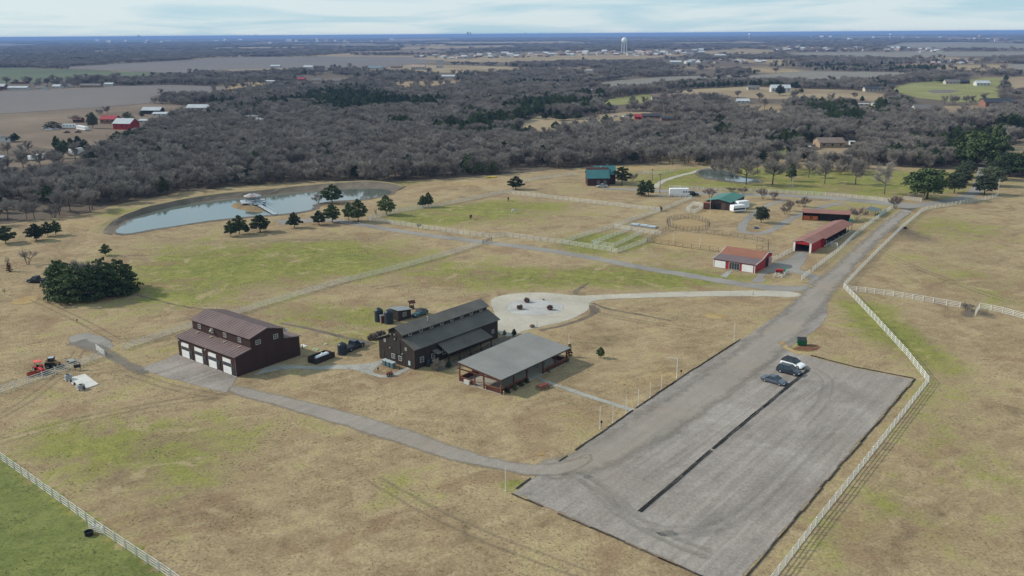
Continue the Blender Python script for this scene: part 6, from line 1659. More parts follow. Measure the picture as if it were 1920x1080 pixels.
# things on the concrete pad
UNIT = M('grey_unit', (0.30, 0.31, 0.32), .5, .15, 2)
for (x, y, sx, sy, sz, lab) in ((128, 711, 1.1, .8, .9, 'grey machine unit at the far left corner of the concrete pad'), (152, 729, 1.2, .8, .85, 'grey machine unit at the near corner of the concrete pad')):
    u = empty('machine_unit', P(x, y, .14), R(48), lab, 'machine')
    MB().box(-sx / 2, sx / 2, -sy / 2, sy / 2, .08, sz).build('cabinet', UNIT, u)
    MB().lathe([(.3, 0), (.34, .05), (.1, .08)], 12, (0, 0, sz)).build('fan_grille', BLACKP, u)
    MB().box(-sx / 2 - .06, sx / 2 + .06, -sy / 2 - .06, sy / 2 + .06, 0, .08).build('base', G_CONC, u)
for (x, y, lab) in ((133, 716, 'small rusty box on the concrete pad edge'), (140, 722, 'small dark pump on the concrete pad edge'), (158, 729.5, 'small dark barrel at the near corner of the concrete pad')):
    u = empty('pad_item', P(x, y, .14), R(40), lab, 'equipment'); MB().lathe([(.22, 0), (.22, .35), (.12, .45), (.1, .5)], 10).build('housing', M('rusty_iron', (0.13, 0.06, 0.04), .8, .3, 3), u)

# trailers and caravans
def trailer(x0, x1, y, h, label, paint=None, win=True, name='travel_trailer', y1=None, d=2.4, band=None, cat='trailer', group=None):
    a, b = P(x0, y), P(x1, y1 if y1 is not None else y)
    L = (b - a).length
    root = empty(name, a, math.atan2(b.y - a.y, b.x - a.x), label, cat, group)
    m = MB(); m.prism([(0.1, .5), (L - .25, .5), (L, .9), (L - .05, h * .8), (L - .35, h), (.2, h), (0, h * .85), (0, .8)], 'y', 0, d)
    m.build('box_body', paint or P_WHITE, root)
    if band: MB().box(.1, L - .3, -.03, -.001, h * .38, h * .62).build('side_band', band, root)
    if win:
        k = max(2, int(L / 2.0))
        for i in range(k):
            c = (i + .6) * L / k
            MB().box(c - .35, c + .3, -.05, -.002, h * .55, h * .78).build('window', CARGLASS, root)
    for s in (.02, d - .2):
        for w in (.42, .58): wheel(root, L * w, s + .09, .34, .2, -1 if s < 1 else 1)
    MB().bar((L, d / 2, .5), (L + 1.0, d / 2, .45), .1).build('drawbar', BLACKP, root)
    return root
ht = trailer(1255.5, 1293, 369.3, 3.2, 'long white horse trailer parked beside the cross lane', name='horse_trailer', win=False)
for wx in (5.2, 6.2, 7.2): MB().box(wx, wx + .6, -.05, -.002, 1.7, 2.3).build('window', CARGLASS, ht)
MB().box(.3, 8.0, -.04, -.001, .62, .95).build('skirt', UNIT, ht)
trailer(1375, 1398, 399.5, 2.6, 'white trailer with a dark navy side panel beside the green roofed barn', band=P_NAVY, win=False, name='stock_trailer', y1=397.5)
trailer(1384, 1405, 393.5, 2.9, 'plain white trailer behind the navy panelled one at the green barn', win=False, name='cargo_trailer', y1=391)
trailer(117, 141, 241, 3.0, 'white caravan behind the round bush in the left farm yard', cat='caravan', name='caravan')
trailer(143, 160, 243, 3.0, 'white caravan parked askew right of the yard bush', y1=246, cat='caravan', name='caravan')
trailer(58, 87, 302, 2.8, 'long white caravan at the wood edge on the far left', y1=298, cat='caravan', name='caravan')
trailer(135, 158, 292, 3.6, 'tall white box trailer half hidden by the wood on the left', y1=289, win=False, name='box_trailer')
for x, y, lab, pt in ((85, 242, 'pale car left of the round yard bush', P_SILV), (92, 244, 'white car in front of the round yard bush', P_WHITE), (104, 243.5, 'grey car at the right of the round yard bush', P_SILV)): car((x - 4, y), (x + 4, y), lab, pt, 'sedan', group='cars in the left farm yard')
RUST_P = M('rust_paint', (0.12, 0.035, 0.025), .6, .2, 2)
for x, y, lab in ((125, 249.5, 'rusty red derelict car in the brown paddock, left one'), (146, 249, 'rusty red derelict car in the brown paddock, right one')): car((x - 4, y), (x + 4, y), lab, RUST_P, 'vintage', group='derelict cars in the brown paddock')

# ------------------------------------------------------------------ poles and lamps
POLE = M('white_pole', (0.68, 0.67, 0.63), .5, .06, 1)
def pole(x, y, yt, label, r=.05, mat=None, name='light_pole', cat='pole', group=None, arm=None, cap=True):
    p = P(x, y); hh = z_at(p, yt)
    root = empty(name, p, 0, label, cat, group)
    MB().tube((0, 0, 0), (0, 0, hh), r, r * .8, 8).build('shaft', mat or POLE, root)
    MB().lathe([(r * 2.2, 0), (r * 2.2, .12), (r * 1.2, .2)], 8).build('base', mat or POLE, root)
    if arm: MB().bar((0, 0, hh - .08), (arm[0], arm[1], hh - .02), .06).build('arm', mat or POLE, root)
    return root
lg = 'white string light poles beside the gravel lot'
for x, y, yt, lab in [(1124.7, 803.7, 761.7, 'nearest white pole of the row along the lot edge'), (1149, 793, 760, 'second white pole of the row along the lot edge'), (1174, 775, 744.7, 'white pole standing by the end of the footpath'), (1196.7, 760, 730, 'fourth white pole of the row along the lot edge'),
                      (1219, 746, 716, 'fifth white pole of the row along the lot edge'), (1239.7, 731.7, 703.7, 'sixth white pole of the row along the lot edge'), (1376, 637, 605, 'white pole alone at the upper end of the lot edge'), (948, 921, 874, 'white pole at the near left corner of the gravel lot'), (1067, 645, 624, 'white pole rising behind the pavilion roof')]:
    pole(x, y, yt, lab, group=lg)
pole(1268.8, 708.3, 671.3, 'tall white pole with a side arm at the end of the pole row', arm=(-2.0, .6), r=.07, group=lg)
for x, y, yt, lab in [(1259, 424, 408, 'white pole at the left of the round pen'), (1262, 455, 438, 'white pole in the near left of the sand arena'), (1312, 462, 444, 'white pole in the middle front of the sand arena'), (1331, 400, 372, 'thin pole in front of the green roofed barn')]:
    pole(x, y, yt, lab, .06, group='arena lighting poles')
WOODP = M('weathered_pole', (0.15, 0.125, 0.105), .85, .2, 1.5)
GREYP = M('pale_grey_pole', (0.40, 0.38, 0.34), .8, .15, 1.5)
def utility(x, y, yt, label, mat):
    r = pole(x, y, yt, label, .15, mat, 'utility_pole', 'utility pole', 'utility poles')
    hh = z_at(P(x, y), yt)
    MB().bar((-1.0, 0, hh - .5), (1.0, 0, hh - .5), .1, .12).build('crossarm', mat, r)
    for s in (-.8, .8): MB().tube((s, 0, hh - .45), (s, 0, hh - .25), .05).build('insulator', TRIM, r)
    return r
utility(1237, 361.5, 325, 'brown utility pole by the dark tree pair on the cross lane', WOODP)
utility(1870, 371, 335, 'pale leaning utility pole at the avenue mouth', GREYP)
utility(1675, 391, 365, 'pale pole at the lane crossing beside the pinkish tree', GREYP)
utility(1223, 338, 316, 'thin utility pole in the yard right of the log house', WOODP)
utility(1486, 351, 330, 'thin grey pole in the green meadow below the lone cedar', GREYP)
utility(202, 266, 252, 'left pole of the brown paddock gateway on the left', WOODP)
utility(211, 265, 252, 'right pole of the brown paddock gateway on the left', WOODP)
for x, y, lab in ((1277, 703, 'small black lantern by the tall pole with the side arm'), (1127.5, 799.5, 'small black lantern beside the nearest white pole'), (709, 698, 'small black lantern on the grass in front of the barn'), (145, 606, 'small black lantern in the pasture left of the garage')):
    p = P(x, y); r = empty('lantern', p, 0, lab, 'lantern', 'black path lanterns')
    MB().tube((0, 0, 0), (0, 0, .65), .035).build('stake', P_BLACK, r); MB().lathe([(.14, 0), (.18, .12), (.18, .28), (.05, .4)], 10, (0, 0, .65)).build('lamp_head', P_BLACK, r)
YL = M('pale_brass', (0.50, 0.40, 0.20), .4)
for x, y, lab in ((910.5, 731.5, 'small brass bollard light left of the pavilion entrance gap'), (944.5, 740.5, 'small brass bollard light at the near corner of the pavilion')):
    p = P(x, y); r = empty('bollard_light', p, 0, lab, 'bollard', 'brass bollard lights')
    MB().tube((0, 0, 0), (0, 0, .6), .05).build('stem', YL, r); MB().lathe([(.1, 0), (.12, .1), (.04, .18)], 8, (0, 0, .6)).build('lamp_head', YL, r)
pole(749, 693, 678, 'black post with a wire in front of the barn gable', .04, P_BLACK, 'black_post', 'post')
pole(1007, 611, 600, 'thin dark post at the near rim of the limestone turnaround', .03, WOODP, 'thin_post', 'post')
pole(1412, 553, 546, 'tiny post beside the limestone drive', .06, WOODP, 'thin_post', 'post')

# ------------------------------------------------------------------ around the barn
BIN = M('teal_bin', (0.085, 0.145, 0.165), .5, .1, 1)
for x, y, lab in ((722.5, 685, 'left one of three teal bins with pale lids by the barn end'), (729.5, 687.5, 'middle one of three teal bins with pale lids by the barn end'), (736.5, 690, 'right one of three teal bins with pale lids by the barn end')):
    t = empty('bin', P(x, y), R(50), lab, 'bin', 'teal bins by the barn end')
    MB().loft([[(-.34, -.34, .04), (.34, -.34, .04), (.34, .34, .04), (-.34, .34, .04)], [(-.42, -.42, 1.1), (.42, -.42, 1.1), (.42, .42, 1.1), (-.42, .42, 1.1)]]).build('bin_body', BIN, t)
    MB().slab([(-.46, -.46, 1.2), (.46, -.46, 1.2), (.46, .46, 1.26), (-.46, .46, 1.26)], .1).build('lid', M('pale_bin_lid', (0.42, 0.46, 0.46), .5), t)
# propane tank in a board enclosure
a, c = P(593, 684), P(625.5, 671)
pe = empty('tank_enclosure', a, math.atan2(c.y - a.y, c.x - a.x), 'dark board enclosure standing round the white gas tank', 'enclosure')
Lp = (c - a).length
for x in np.arange(0, Lp, .42): MB().box(x + .01, x + .40, -.03, .03, .05, 1.25).build('board', BK_WALL, pe)
for y in np.arange(.1, 2.2, .42): MB().box(-.03, .03, y, y + .39, .05, 1.25).build('board', BK_WALL, pe); MB().box(Lp - .03, Lp + .03, y, y + .39, .05, 1.25).build('board', BK_WALL, pe)
for x in np.arange(0, Lp * .98, .42): MB().box(x + .01, x + .40, 2.3, 2.36, .05, 1.25).build('board', BK_WALL, pe)
gtk = empty('gas_tank', pe.matrix_basis @ Vector((Lp * .58, 1.15, 0)), pe.rotation_euler.z, 'white gas tank lying inside the dark board enclosure', 'tank')
m = MB(); m.loft([[(x, r * math.cos(t), .78 + r * math.sin(t)) for t in [i * math.pi / 6 for i in range(12)]] for x, r in ((-1.75, .15), (-1.6, .40), (-1.35, .5), (1.35, .5), (1.6, .40), (1.75, .15))]); m.build('tank_body', P_WHITE, gtk, True)
MB().lathe([(.18, 0), (.18, .2), (.05, .26)], 8, (0, 0, 1.25)).build('valve_dome', P_WHITE, gtk)
for x in (-1, 1): MB().box(x - .1, x + .1, -.4, .4, 0, .34).build('saddle', G_CONC, gtk)
# wood pile and machinery heap by the barn corner: every log its own piece
LOGM = M('split_log', (0.10, 0.075, 0.058), .9, .35, 2.5, rand=.35)
lm = MB(); lm.tube((-.3, 0, 0), (.3, 0, 0), .13, .11, 7); LOG_ME = lm.mesh('log', LOGM)
def heap(x, y, n, rad, hh, label, name='log_pile'):
    root = empty(name, P(x, y), 0, label, 'log pile', 'log piles behind the barn')
    for i in range(n):
        u = rng.random(); a = rng.uniform(0, 6.28); r = rad * math.sqrt(rng.random()) * (1 - u * .6)
        o = link_mesh('log', LOG_ME, root, (math.cos(a) * r, math.sin(a) * r * .7, .12 + u * hh)); o.rotation_euler = (rng.uniform(-.3, .3), rng.uniform(-.5, .5), rng.uniform(0, 6.28)); o.scale = (1 + rng.random(),) * 3
    return root
heap(701, 636, 90, 1.35, .95, 'heap of dark logs by the far left corner of the barn')
heap(714, 630, 60, 1.1, .8, 'smaller heap of dark logs half hidden behind the barn corner')
# well
w_ = empty('wishing_well', P(772, 579), R(25), 'little dark wishing well with a shingled roof behind the barn', 'well')
MB().lathe([(.62, 0), (.62, .72), (.45, .72), (.45, .3)], 12).build('well_ring', M('well_stone', (0.075, 0.055, 0.045), .9, .3, 4), w_)
for s in (-.52, .52): MB().box(s - .06, s + .06, -.06, .06, .7, 1.7).build('post', TIMB_D, w_)
MB().slab([(-.8, -.7, 1.55), (.8, -.7, 1.55), (.8, 0, 2.1), (-.8, 0, 2.1)], .06).slab([(-.8, .002, 2.1), (.8, .002, 2.1), (.8, .7, 1.55), (-.8, .7, 1.55)], .06).build('roof', TIMB_D, w_)
MB().tube((-.5, 0, 1.3), (.5, 0, 1.3), .05).build('crank', TIMB_D, w_)
# flower cart on the stone path
fc = empty('flower_cart', P(731, 705), R(15), 'small red brown garden cart standing on the stone path', 'cart')
MB().box(-.6, .6, -.35, .35, .35, .6).build('tray', M('red_brown_tray', (0.15, 0.055, 0.04), .8, .3, 3), fc)
for s in (-1, 1): wheel(fc, -.35, s * .42, .3, .08, s); wheel(fc, .4, s * .42, .24, .08, s)
MB().bar((.6, 0, .4), (1.3, 0, .65), .05).build('handle', BLACKP, fc)
m = MB()
for i in range(40): 
    c = Vector((rng.uniform(-.5, .5), rng.uniform(-.3, .3), .6 + rng.random() * .3)); m.bar(c, c + Vector(rng.normal(size=3)) * .12, .05)
m.build('planting', M('dry_planting', (0.16, 0.07, 0.05), .9, .3, 4), fc)
# red double bench by the pavilion path
bn = empty('picnic_table', P(1018, 728), R(38), 'dark red picnic table on the grass by the pavilion path', 'table')
PRED = M('picnic_red', (0.20, 0.045, 0.032), .7, .2, 2)
for i in range(5): MB().box(-1.2, 1.2, -.4 + i * .165, -.25 + i * .165, .70, .75).build('top_plank', PRED, bn)
for s in (-.78, .62): MB().box(-1.2, 1.2, s, s + .18, .40, .45).build('seat_plank', PRED, bn)
for x in (-.9, .9): MB().bar((x, -.7, 0), (x, -.2, .7), .07).bar((x, .7, 0), (x, .2, .7), .07).bar((x, -.7, .38), (x, .7, .38), .07).build('trestle', PRED, bn)
wb = empty('cool_box', P(875, 719.5), R(50), 'white chest standing against the low wall of the pavilion', 'chest')
MB().box(-.35, .35, -.9, .4, .05, .72).build('chest_body', M('off_white', (0.50, 0.49, 0.46), .6), wb); MB().box(-.39, .39, -.94, .44, .725, .80).build('lid', M('off_white_lid', (0.56, 0.55, 0.52), .6), wb)
# pavilion tables seen under the roof
for i, (lx, ly) in enumerate(((15.2, 3.0), (17.6, 3.2))):
    q = pv.matrix_basis @ Vector((lx, ly, .12))
    tb = empty('banquet_table', q, pv.rotation_euler.z, 'pale blue topped table under the far end of the pavilion roof', 'table', 'tables under the pavilion roof')
    MB().box(-.9, .9, -.4, .4, .70, .75).build('tabletop', M('pale_blue_cloth', (0.34, 0.42, 0.44), .7), tb)
    for sx in (-.8, .8):
        for sy in (-.33, .33): MB().box(sx - .03, sx + .03, sy - .03, sy + .03, 0, .70).build('leg', BLACKP, tb)
# three rusty bison like planters on the stone circle: round rusty fire pits heaped with logs
for x, y, lab in ((974.5, 580, 'rusty round fire pit heaped with logs, left of three on the stone circle'), (988, 567, 'rusty round fire pit heaped with logs, farthest on the stone circle'), (1031, 581, 'rusty round fire pit heaped with logs, right of three on the stone circle')):
    r = empty('fire_pit', P(x, y), rng.uniform(0, 3), lab, 'fire pit', 'fire pits on the stone circle')
    MB().lathe([(.35, 0), (.5, .1), (.75, .55), (.8, .6), (.70, .6), (.45, .2)], 14).build('bowl', M('rusty_iron', (0.13, 0.06, 0.04), .8, .3, 3), r)
    for i in range(3): a = i * 2.1; MB().bar((math.cos(a) * .5, math.sin(a) * .5, 0), (math.cos(a) * .6, math.sin(a) * .6, .5), .07).build('leg', BLACKP, r)
    for i in range(16):
        a = rng.uniform(0, 6.28); o = link_mesh('log', LOG_ME, r, (math.cos(a) * .3 * rng.random(), math.sin(a) * .3, .6 + rng.random() * .4)); o.rotation_euler = (rng.uniform(-.4, .4), rng.uniform(-.7, .7), a); o.scale = (1.3,) * 3
r = empty('stump', P(1019, 563), 0, 'small dark stump at the back of the stone circle', 'stump'); MB().lathe([(.28, 0), (.24, .1), (.22, .35), (.2, .36)], 9).build('stump_wood', LOGM, r); MB().lathe([(.17, .361), (.02, .365)], 9).build('cut_face', M('cut_wood', (0.22, 0.16, 0.10), .9), r)
r = empty('boulder', P(998, 613.5), 0, 'rough brown boulder by the thin post at the limestone rim', 'rock')
bm_v = MB(); bm_v.lathe([(.5, 0), (.62, .2), (.5, .45), (.15, .6)], 7); bm_v.v = [(x * rng.uniform(.8, 1.3), y * rng.uniform(.7, 1.2), z * rng.uniform(.8, 1.1)) for x, y, z in bm_v.v]; bm_v.build('rock', M('brown_rock', (0.12, 0.085, 0.065), .9, .3, 2), r)
GRNC = M('pale_green_lid', (0.30, 0.40, 0.20), .6)
for x, y, lab, mt in ((568, 648, 'white pipe head nearest the garage back corner', P_WHITE), (572, 650, 'white valve box beside the white pipe head', P_WHITE), (590, 655, 'left one of two pale green septic lids behind the garage', GRNC), (595, 656.5, 'right one of two pale green septic lids behind the garage', GRNC), (611, 646, 'grey green septic lid alone in the grass', GRNC), (603, 660, 'pale green septic lid nearest the gas tank enclosure', GRNC)):
    r = empty('septic_lid', P(x, y), 0, lab, 'lid', 'septic lids behind the garage'); MB().lathe([(.36, 0), (.36, .16), (.30, .22), (.05, .25)], 12).build('cover', mt, r); MB().lathe([(.42, 0), (.42, .07)], 12).build('collar', G_CONC, r)
pole(567.5, 653, 646, 'short dark post behind the garage back corner', .06, P_BLACK, 'short_post', 'post')

# dumpster
DG = M('dumpster_green', (0.014, 0.135, 0.058), .5, .2, 1)
dp = empty('dumpster', P(1503, 647), R(-12), 'green dumpster with its black lids open on the mulch bed', 'dumpster')
m = MB()
m.loft([[(-.85, -.65, .18), (.85, -.65, .18), (.85, .65, .18), (-.85, .65, .18)], [(-.95, -.8, 1.15), (.95, -.8, 1.15), (.95, .8, 1.45), (-.95, .8, 1.45)]]); m.build('bin_body', DG, dp)
for x in (-.7, 0, .7): MB().bar((x, -.70, .2), (x, -.845, 1.12), .08).build('side_rib', DG, dp)
for s in (-1, 1): MB().box(s * .9 - .1, s * .9 + .1, -.5, .5, .6, .78).build('lift_sleeve', DG, dp); MB().slab([(s * .48 - .44, -.8, 1.22), (s * .48 + .44, -.8, 1.22), (s * .48 + .44, .8, 1.52), (s * .48 - .44, .8, 1.52)], .04).build('lid', BLACKP, dp)
for sx in (-.7, .7):
    for sy in (-.5, .5): MB().tube((sx, sy - .04, .09), (sx, sy + .04, .09), .09).build('caster', RUBBER, dp)
# red trough and green tub beside the red barn
rt = empty('feed_wagon', P(1461, 513), R(-10), 'small red feed wagon by the red barn corner', 'wagon')
MB().loft([[(-.8, -.4, .5), (.8, -.4, .5), (.8, .4, .5), (-.8, .4, .5)], [(-1.0, -.6, 1.2), (1.0, -.6, 1.2), (1.0, .6, 1.2), (-1.0, .6, 1.2)]]).build('tub', RED, rt)
for sx in (-.6, .6):
    for s in (-1, 1): wheel(rt, sx, s * .45, .3, .12, s)
gt2 = empty('water_trough', P(1466, 508.5), R(-10), 'bright green oval trough behind the red feed wagon', 'trough')
m = MB(); m.lathe([(.95, 0), (1.0, .7), (.92, .7), (.88, .3)], 16); m.v = [(x * 1.1, y * .55, z) for x, y, z in m.v]; m.build('trough_wall', M('bright_green', (0.06, 0.32, 0.16), .5), gt2)
MB().lathe([(.86, .55), (.02, .551)], 16).build('trough_water', WATER, gt2).scale = (1.1, .55, 1)
# black rubber trough by the corner gate and in the right pasture
for x, y, lab in ((167, 1003, 'black round water trough beside the open gate of the green corner pasture'), (1697, 429, 'black trough in the brown patch right of the road fence')):
    r = empty('water_trough', P(x, y), 0, lab, 'trough'); MB().lathe([(.5, 0), (.58, .55), (.52, .55), (.48, .2)], 16).build('trough_wall', BLACKP, r); MB().lathe([(.5, .3), (.02, .301)], 16).build('trough_floor', P_BLACK, r)
# stack of pale panels behind the turf pens: panel by panel
pst = empty('panel_stack', P(1207, 425), R(-24), 'flat stacks of pale blue grey panels behind the turf pens', 'panel stack')
for j, (ox, oy) in enumerate(((-3.2, .8), (0, .3), (3.0, -.6))):
    for i in range(4): MB().box(ox - 1.5 + i * .05, ox + 1.5 - i * .06, oy - 1.3, oy + 1.3, .05 + i * .13, .16 + i * .13).build('panel', M('pale_blue_panel', (0.33, 0.365, 0.38), .5, .1, 1), pst)
lf = empty('loafing_shed', P(1627, 404), R(52), 'low grey green sheet roof on posts beside the road fence', 'shed')
MB().slab([(0, -2.6, 1.5), (7.2, -2.6, 1.5), (7.2, 1.2, 2.1), (0, 1.2, 2.1)], .08).build('roof', M('grey_green_sheet', (0.10, 0.125, 0.115), .6, .15, .5), lf)
for x in (.2, 3.6, 7.0):
    for y in (-2.4, 1.0): MB().box(x - .06, x + .06, y - .06, y + .06, 0, 1.45 if y < 0 else 1.98).build('post', DARKTRIM, lf)
wf = empty('green_board_fence', P(1648, 408), 0, 'short pale teal board fence at the roadside by the low sheet roof', 'fence')
q = P(1661, 397.5) - P(1648, 408); k = 14
for i in range(k): c = q * ((i + .5) / k); dd = q.normalized() * (q.length / k * .46); MB().bar(c - dd + Vector((0, 0, .75)), c + dd + Vector((0, 0, .75)), .04, 1.4).build('board', M('teal_board', (0.30, 0.42, 0.42), .6), wf)
ct = empty('cattle_tank', P(1418, 428.5), 0, 'small blue tub in the middle of the loop track lawn', 'tub'); MB().lathe([(.7, 0), (.8, .5), (.72, .5), (.6, .1)], 14).build('tub_wall', M('deep_blue', (0.03, 0.07, 0.18), .5), ct); MB().lathe([(.68, .4), (.02, .401)], 14).build('tub_water', WATER, ct)
cn = empty('canoe', P(922, 333.5), R(6), 'yellow canoe lying on the grass at the wood edge', 'canoe')
MB().loft([[(x, -w, .12 + s), (x, 0, s), (x, w, .12 + s), (x, w * .9, .5 + s * 1.6), (x, -w * .9, .5 + s * 1.6)] for x, w, s in ((-2.4, .03, .16), (-1.6, .32, .04), (0, .46, 0), (1.6, .32, .04), (2.4, .03, .16))]).build('hull', M('canoe_yellow', (0.55, 0.42, 0.03), .4), cn)
for x in (-.8, .8): MB().bar((x, -.38, .5), (x, .38, .5), .12, .04).build('thwart', WOODP, cn)

# ------------------------------------------------------------------ horses
def horse(x, y, ang, label, col, graze=True):
    root = empty('horse', P(x, y), ang, label, 'horse', 'horses in the paddock')
    hd = [(1.05, 0, .55), (1.32, 0, .28)] if graze else [(1.0, 0, 1.75), (1.35, 0, 1.6)]
    V = [(-.62, 0, 1.28), (-.2, 0, 1.22), (.3, 0, 1.22), (.62, 0, 1.30), (.86, 0, 1.02 if graze else 1.6)] + hd
    Rr = [(.26, .3), (.29, .33), (.29, .34), (.22, .28), (.13, .18), (.11, .14), (.07, .08)]
    E = [(0, 1), (1, 2), (2, 3), (3, 4), (4, 5), (5, 6)]
    for base, x0, rear in ((0, -.68, 1), (3, .55, 0)):
        for s in (-1, 1):
            k = len(V)
            if rear: V += [(x0 + .04, s * .17, 1.0), (x0 - .14, s * .17, .52), (x0 - .06, s * .17, .08), (x0 + .03, s * .17, .02)]
            else: V += [(x0, s * .16, .95), (x0 + .02, s * .16, .50), (x0, s * .16, .10), (x0 + .08, s * .16, .02)]
            Rr += [(.14, .14), (.07, .07), (.05, .05), (.065, .065)]
            E += [(base, k), (k, k + 1), (k + 1, k + 2), (k + 2, k + 3)]
    me = bpy.data.meshes.new('body'); me.from_pydata(V, E, [])
    o = link_mesh('body', me, root)
    o.modifiers.new('skin', 'SKIN'); sb_ = o.modifiers.new('smooth', 'SUBSURF'); sb_.levels = sb_.render_levels = 1
    for i, rad in enumerate(Rr): me.skin_vertices[0].data[i].radius = rad
    me.skin_vertices[0].data[1].use_root = True
    me.materials.append(col)
    MB().loft([[(-.82, -.05, 1.3), (-.82, .05, 1.3), (-.9, 0, 1.25)], [(-.98, -.07, .95), (-.98, .07, .95), (-1.06, 0, .9)], [(-.95, -.02, .5), (-.95, .02, .5), (-.98, 0, .5)]]).build('tail', BLACKP, root)
    MB().bar((.62, 0, 1.52), (hd[0][0] - .06, 0, hd[0][2] + .16), .05, .14).build('mane', BLACKP, root)
    for s in (-.06, .06): MB().bar((hd[0][0], s, hd[0][2] + .1), (hd[0][0] - .02, s * 1.4, hd[0][2] + .26), .04).build('ear', col, root)
    return root
HB = M('bay_coat', (0.035, 0.018, 0.012), .6, .15, 2); HW = M('white_coat', (0.52, 0.50, 0.46), .6, .08, 2); HC = M('dark_brown_coat', (0.050, 0.024, 0.016), .6, .15, 2)
horse(883, 411, 1.3, 'dark bay horse grazing nearest the lane in the paddock', HB)
horse(963, 400, .2, 'white horse grazing in the middle of the paddock', HW)
horse(953, 377, 1.6, 'dark horse grazing near the far fence of the paddock', HC)
horse(1239, 396, 1.8, 'dark brown horse standing at the far right corner of the paddock', HC, False)

# ------------------------------------------------------------------ edging timbers of the lot
TIMB = M('tarred_timber', (0.048, 0.040, 0.034), .85, .5, 1.5, rand=.75)
tb_ = MB(); tb_.loft([[(x, -.11, .03), (x, .11, .03), (x, .115, .14), (x, .07, .19), (x, -.07, .19), (x, -.115, .14)] for x in (-1.25, 0, 1.25)]); TB_ME = tb_.mesh('timber', TIMB)
def edging(px, label, gap=.06, wob=.08, double=False):
    pts = [P(*p) for p in px]
    root = empty('timber_edging', pts[0], 0, label, 'edging', 'timber edging of the gravel lot')
    for a, b_ in zip(pts[:-1], pts[1:]):
        L = (b_ - a).length; n_ = max(1, round(L / 2.56)); d = (b_ - a).normalized(); nn = Vector((-d.y, d.x, 0))
        for i in range(n_):
            if rng.random() < gap: continue
            for s in ((-.145, .145) if double else (0,)):
                o = link_mesh('timber', TB_ME, root, a.lerp(b_, (i + .5) / n_) - pts[0] + nn * (s + rng.uniform(-wob, wob)))
                o.rotation_euler = (0, 0, math.atan2(d.y, d.x) + rng.uniform(-.02, .02)); o.scale = (L / n_ / 2.56, rng.uniform(.8, 1.15), rng.uniform(.8, 1.1))
    return root
edging([(1048, 866), (1122, 815), (1186, 770)], 'black timber edging on the left of the lot, nearer half below the footpath')
edging([(1192, 766), (1278, 707), (1388, 637)], 'black timber edging on the left of the lot, farther half past the footpath')
edging([(967, 917), (994, 897)], 'short black timber edging by the white corner pole')
edging([(960, 926), (1140, 1004), (1376, 1108)], 'black timber edging along the near left side of the lot', .12)
edging([(1398, 1084), (1540, 915), (1716, 711)], 'black timber edging along the right side of the lot', .03, .12)
edging([(1714, 710), (1600, 688), (1520, 667)], 'black timber edging along the far end of the lot')
edging([(1199, 960), (1333, 845)], 'double black timber line dividing the lot, nearer half', 0, .04, True)
edging([(1336, 842), (1470, 731), (1515, 694)], 'double black timber line dividing the lot, farther half under the cars', 0, .04, True)

# ------------------------------------------------------------------ water towers and houses of the plain
TW = M('tower_white', (0.66, 0.68, 0.69), .45, .05, .1)
def water_tower(x, y, yt, wpx, label, legs=6, stem=False):
    p = P(x, y); s = ppm(p); hh = z_at(p, yt); r = wpx / s / 2
    root = empty('water_tower', p, 0, label, 'water tower', 'white water towers')
    zt = hh - r * 1.25
    MB().lathe([(r * .3, zt - r * .75), (r * .75, zt - r * .55), (r * 1.0, zt - r * .1), (r * 1.0, zt + r * .4), (r * .85, zt + r * .85), (r * .45, zt + r * 1.15), (r * .05, zt + r * 1.25)], 20).build('tank', TW, root, True)
    MB().tube((0, 0, 0), (0, 0, zt - r * .5), r * (.16 if not stem else .3), n=10).build('riser', TW, root)
    if not stem:
        for i in range(legs):
            a = i * 2 * math.pi / legs + .3
            MB().tube((math.cos(a) * r * 1.02, math.sin(a) * r * 1.02, 0), (math.cos(a) * r * .95, math.sin(a) * r * .95, zt), r * .07, n=6).build('leg', TW, root)
        MB().lathe([(r * 1.08, zt - .3), (r * 1.08, zt + .5)], 20).build('walkway', TW, root)
    return root
water_tower(1170, 101, 70, 10.5, 'tall white water tower on legs standing above the distant town')
water_tower(1405, 74, 62, 5, 'tiny water tower on the horizon right of the big tower', stem=True)
water_tower(1668, 75.5, 62.5, 3.6, 'thin water tower on the horizon near the right hill', stem=True)

_roofs = {}
def house(x0, x1, yb, hpx, label, wall, roof, depth=8.0, group=None, pitch=.35, rot=0.0, cat='house', name='house', windows=True, flat=False):
    a, b = P(x0, yb), P(x1, yb)
    L = (b - a).length; s = ppm(a); H_ = max(2.2, hpx / s * 1.02)
    root = empty(name, (a + b) / 2, math.atan2(b.y - a.y, b.x - a.x) + rot, label, cat, group)
    eave = max(2.0, H_ * (.58 if not flat else .9)); rise = H_ - eave if not flat else .25
    h = L / 2
    m = MB(); m.prism([(0, 0), (depth, 0), (depth, eave), (depth / 2, eave + rise), (0, eave)], 'x', -h, h); m.build('wall', wall, root)
    o = .45
    m = MB(); m.slab([(-h - o, -o, eave - .05), (h + o, -o, eave - .05), (h + o, depth / 2, eave + rise + .12), (-h - o, depth / 2, eave + rise + .12)], .15)
    m.slab([(-h - o, depth / 2 + .003, eave + rise + .12), (h + o, depth / 2 + .003, eave + rise + .12), (h + o, depth + o, eave - .05), (-h - o, depth + o, eave - .05)], .15); m.build('roof', roof, root)
    if windows:
        n_ = max(2, int(L / 3.6))
        for i in range(n_):
            c = -h + (i + .5) * L / n_
            MB().box(c - .55, c + .55, -.05, -.002, eave * .38, eave * .78).build('door' if i == n_ // 2 else 'window', GLASS if i != n_ // 2 else DARKTRIM, root)
    return root
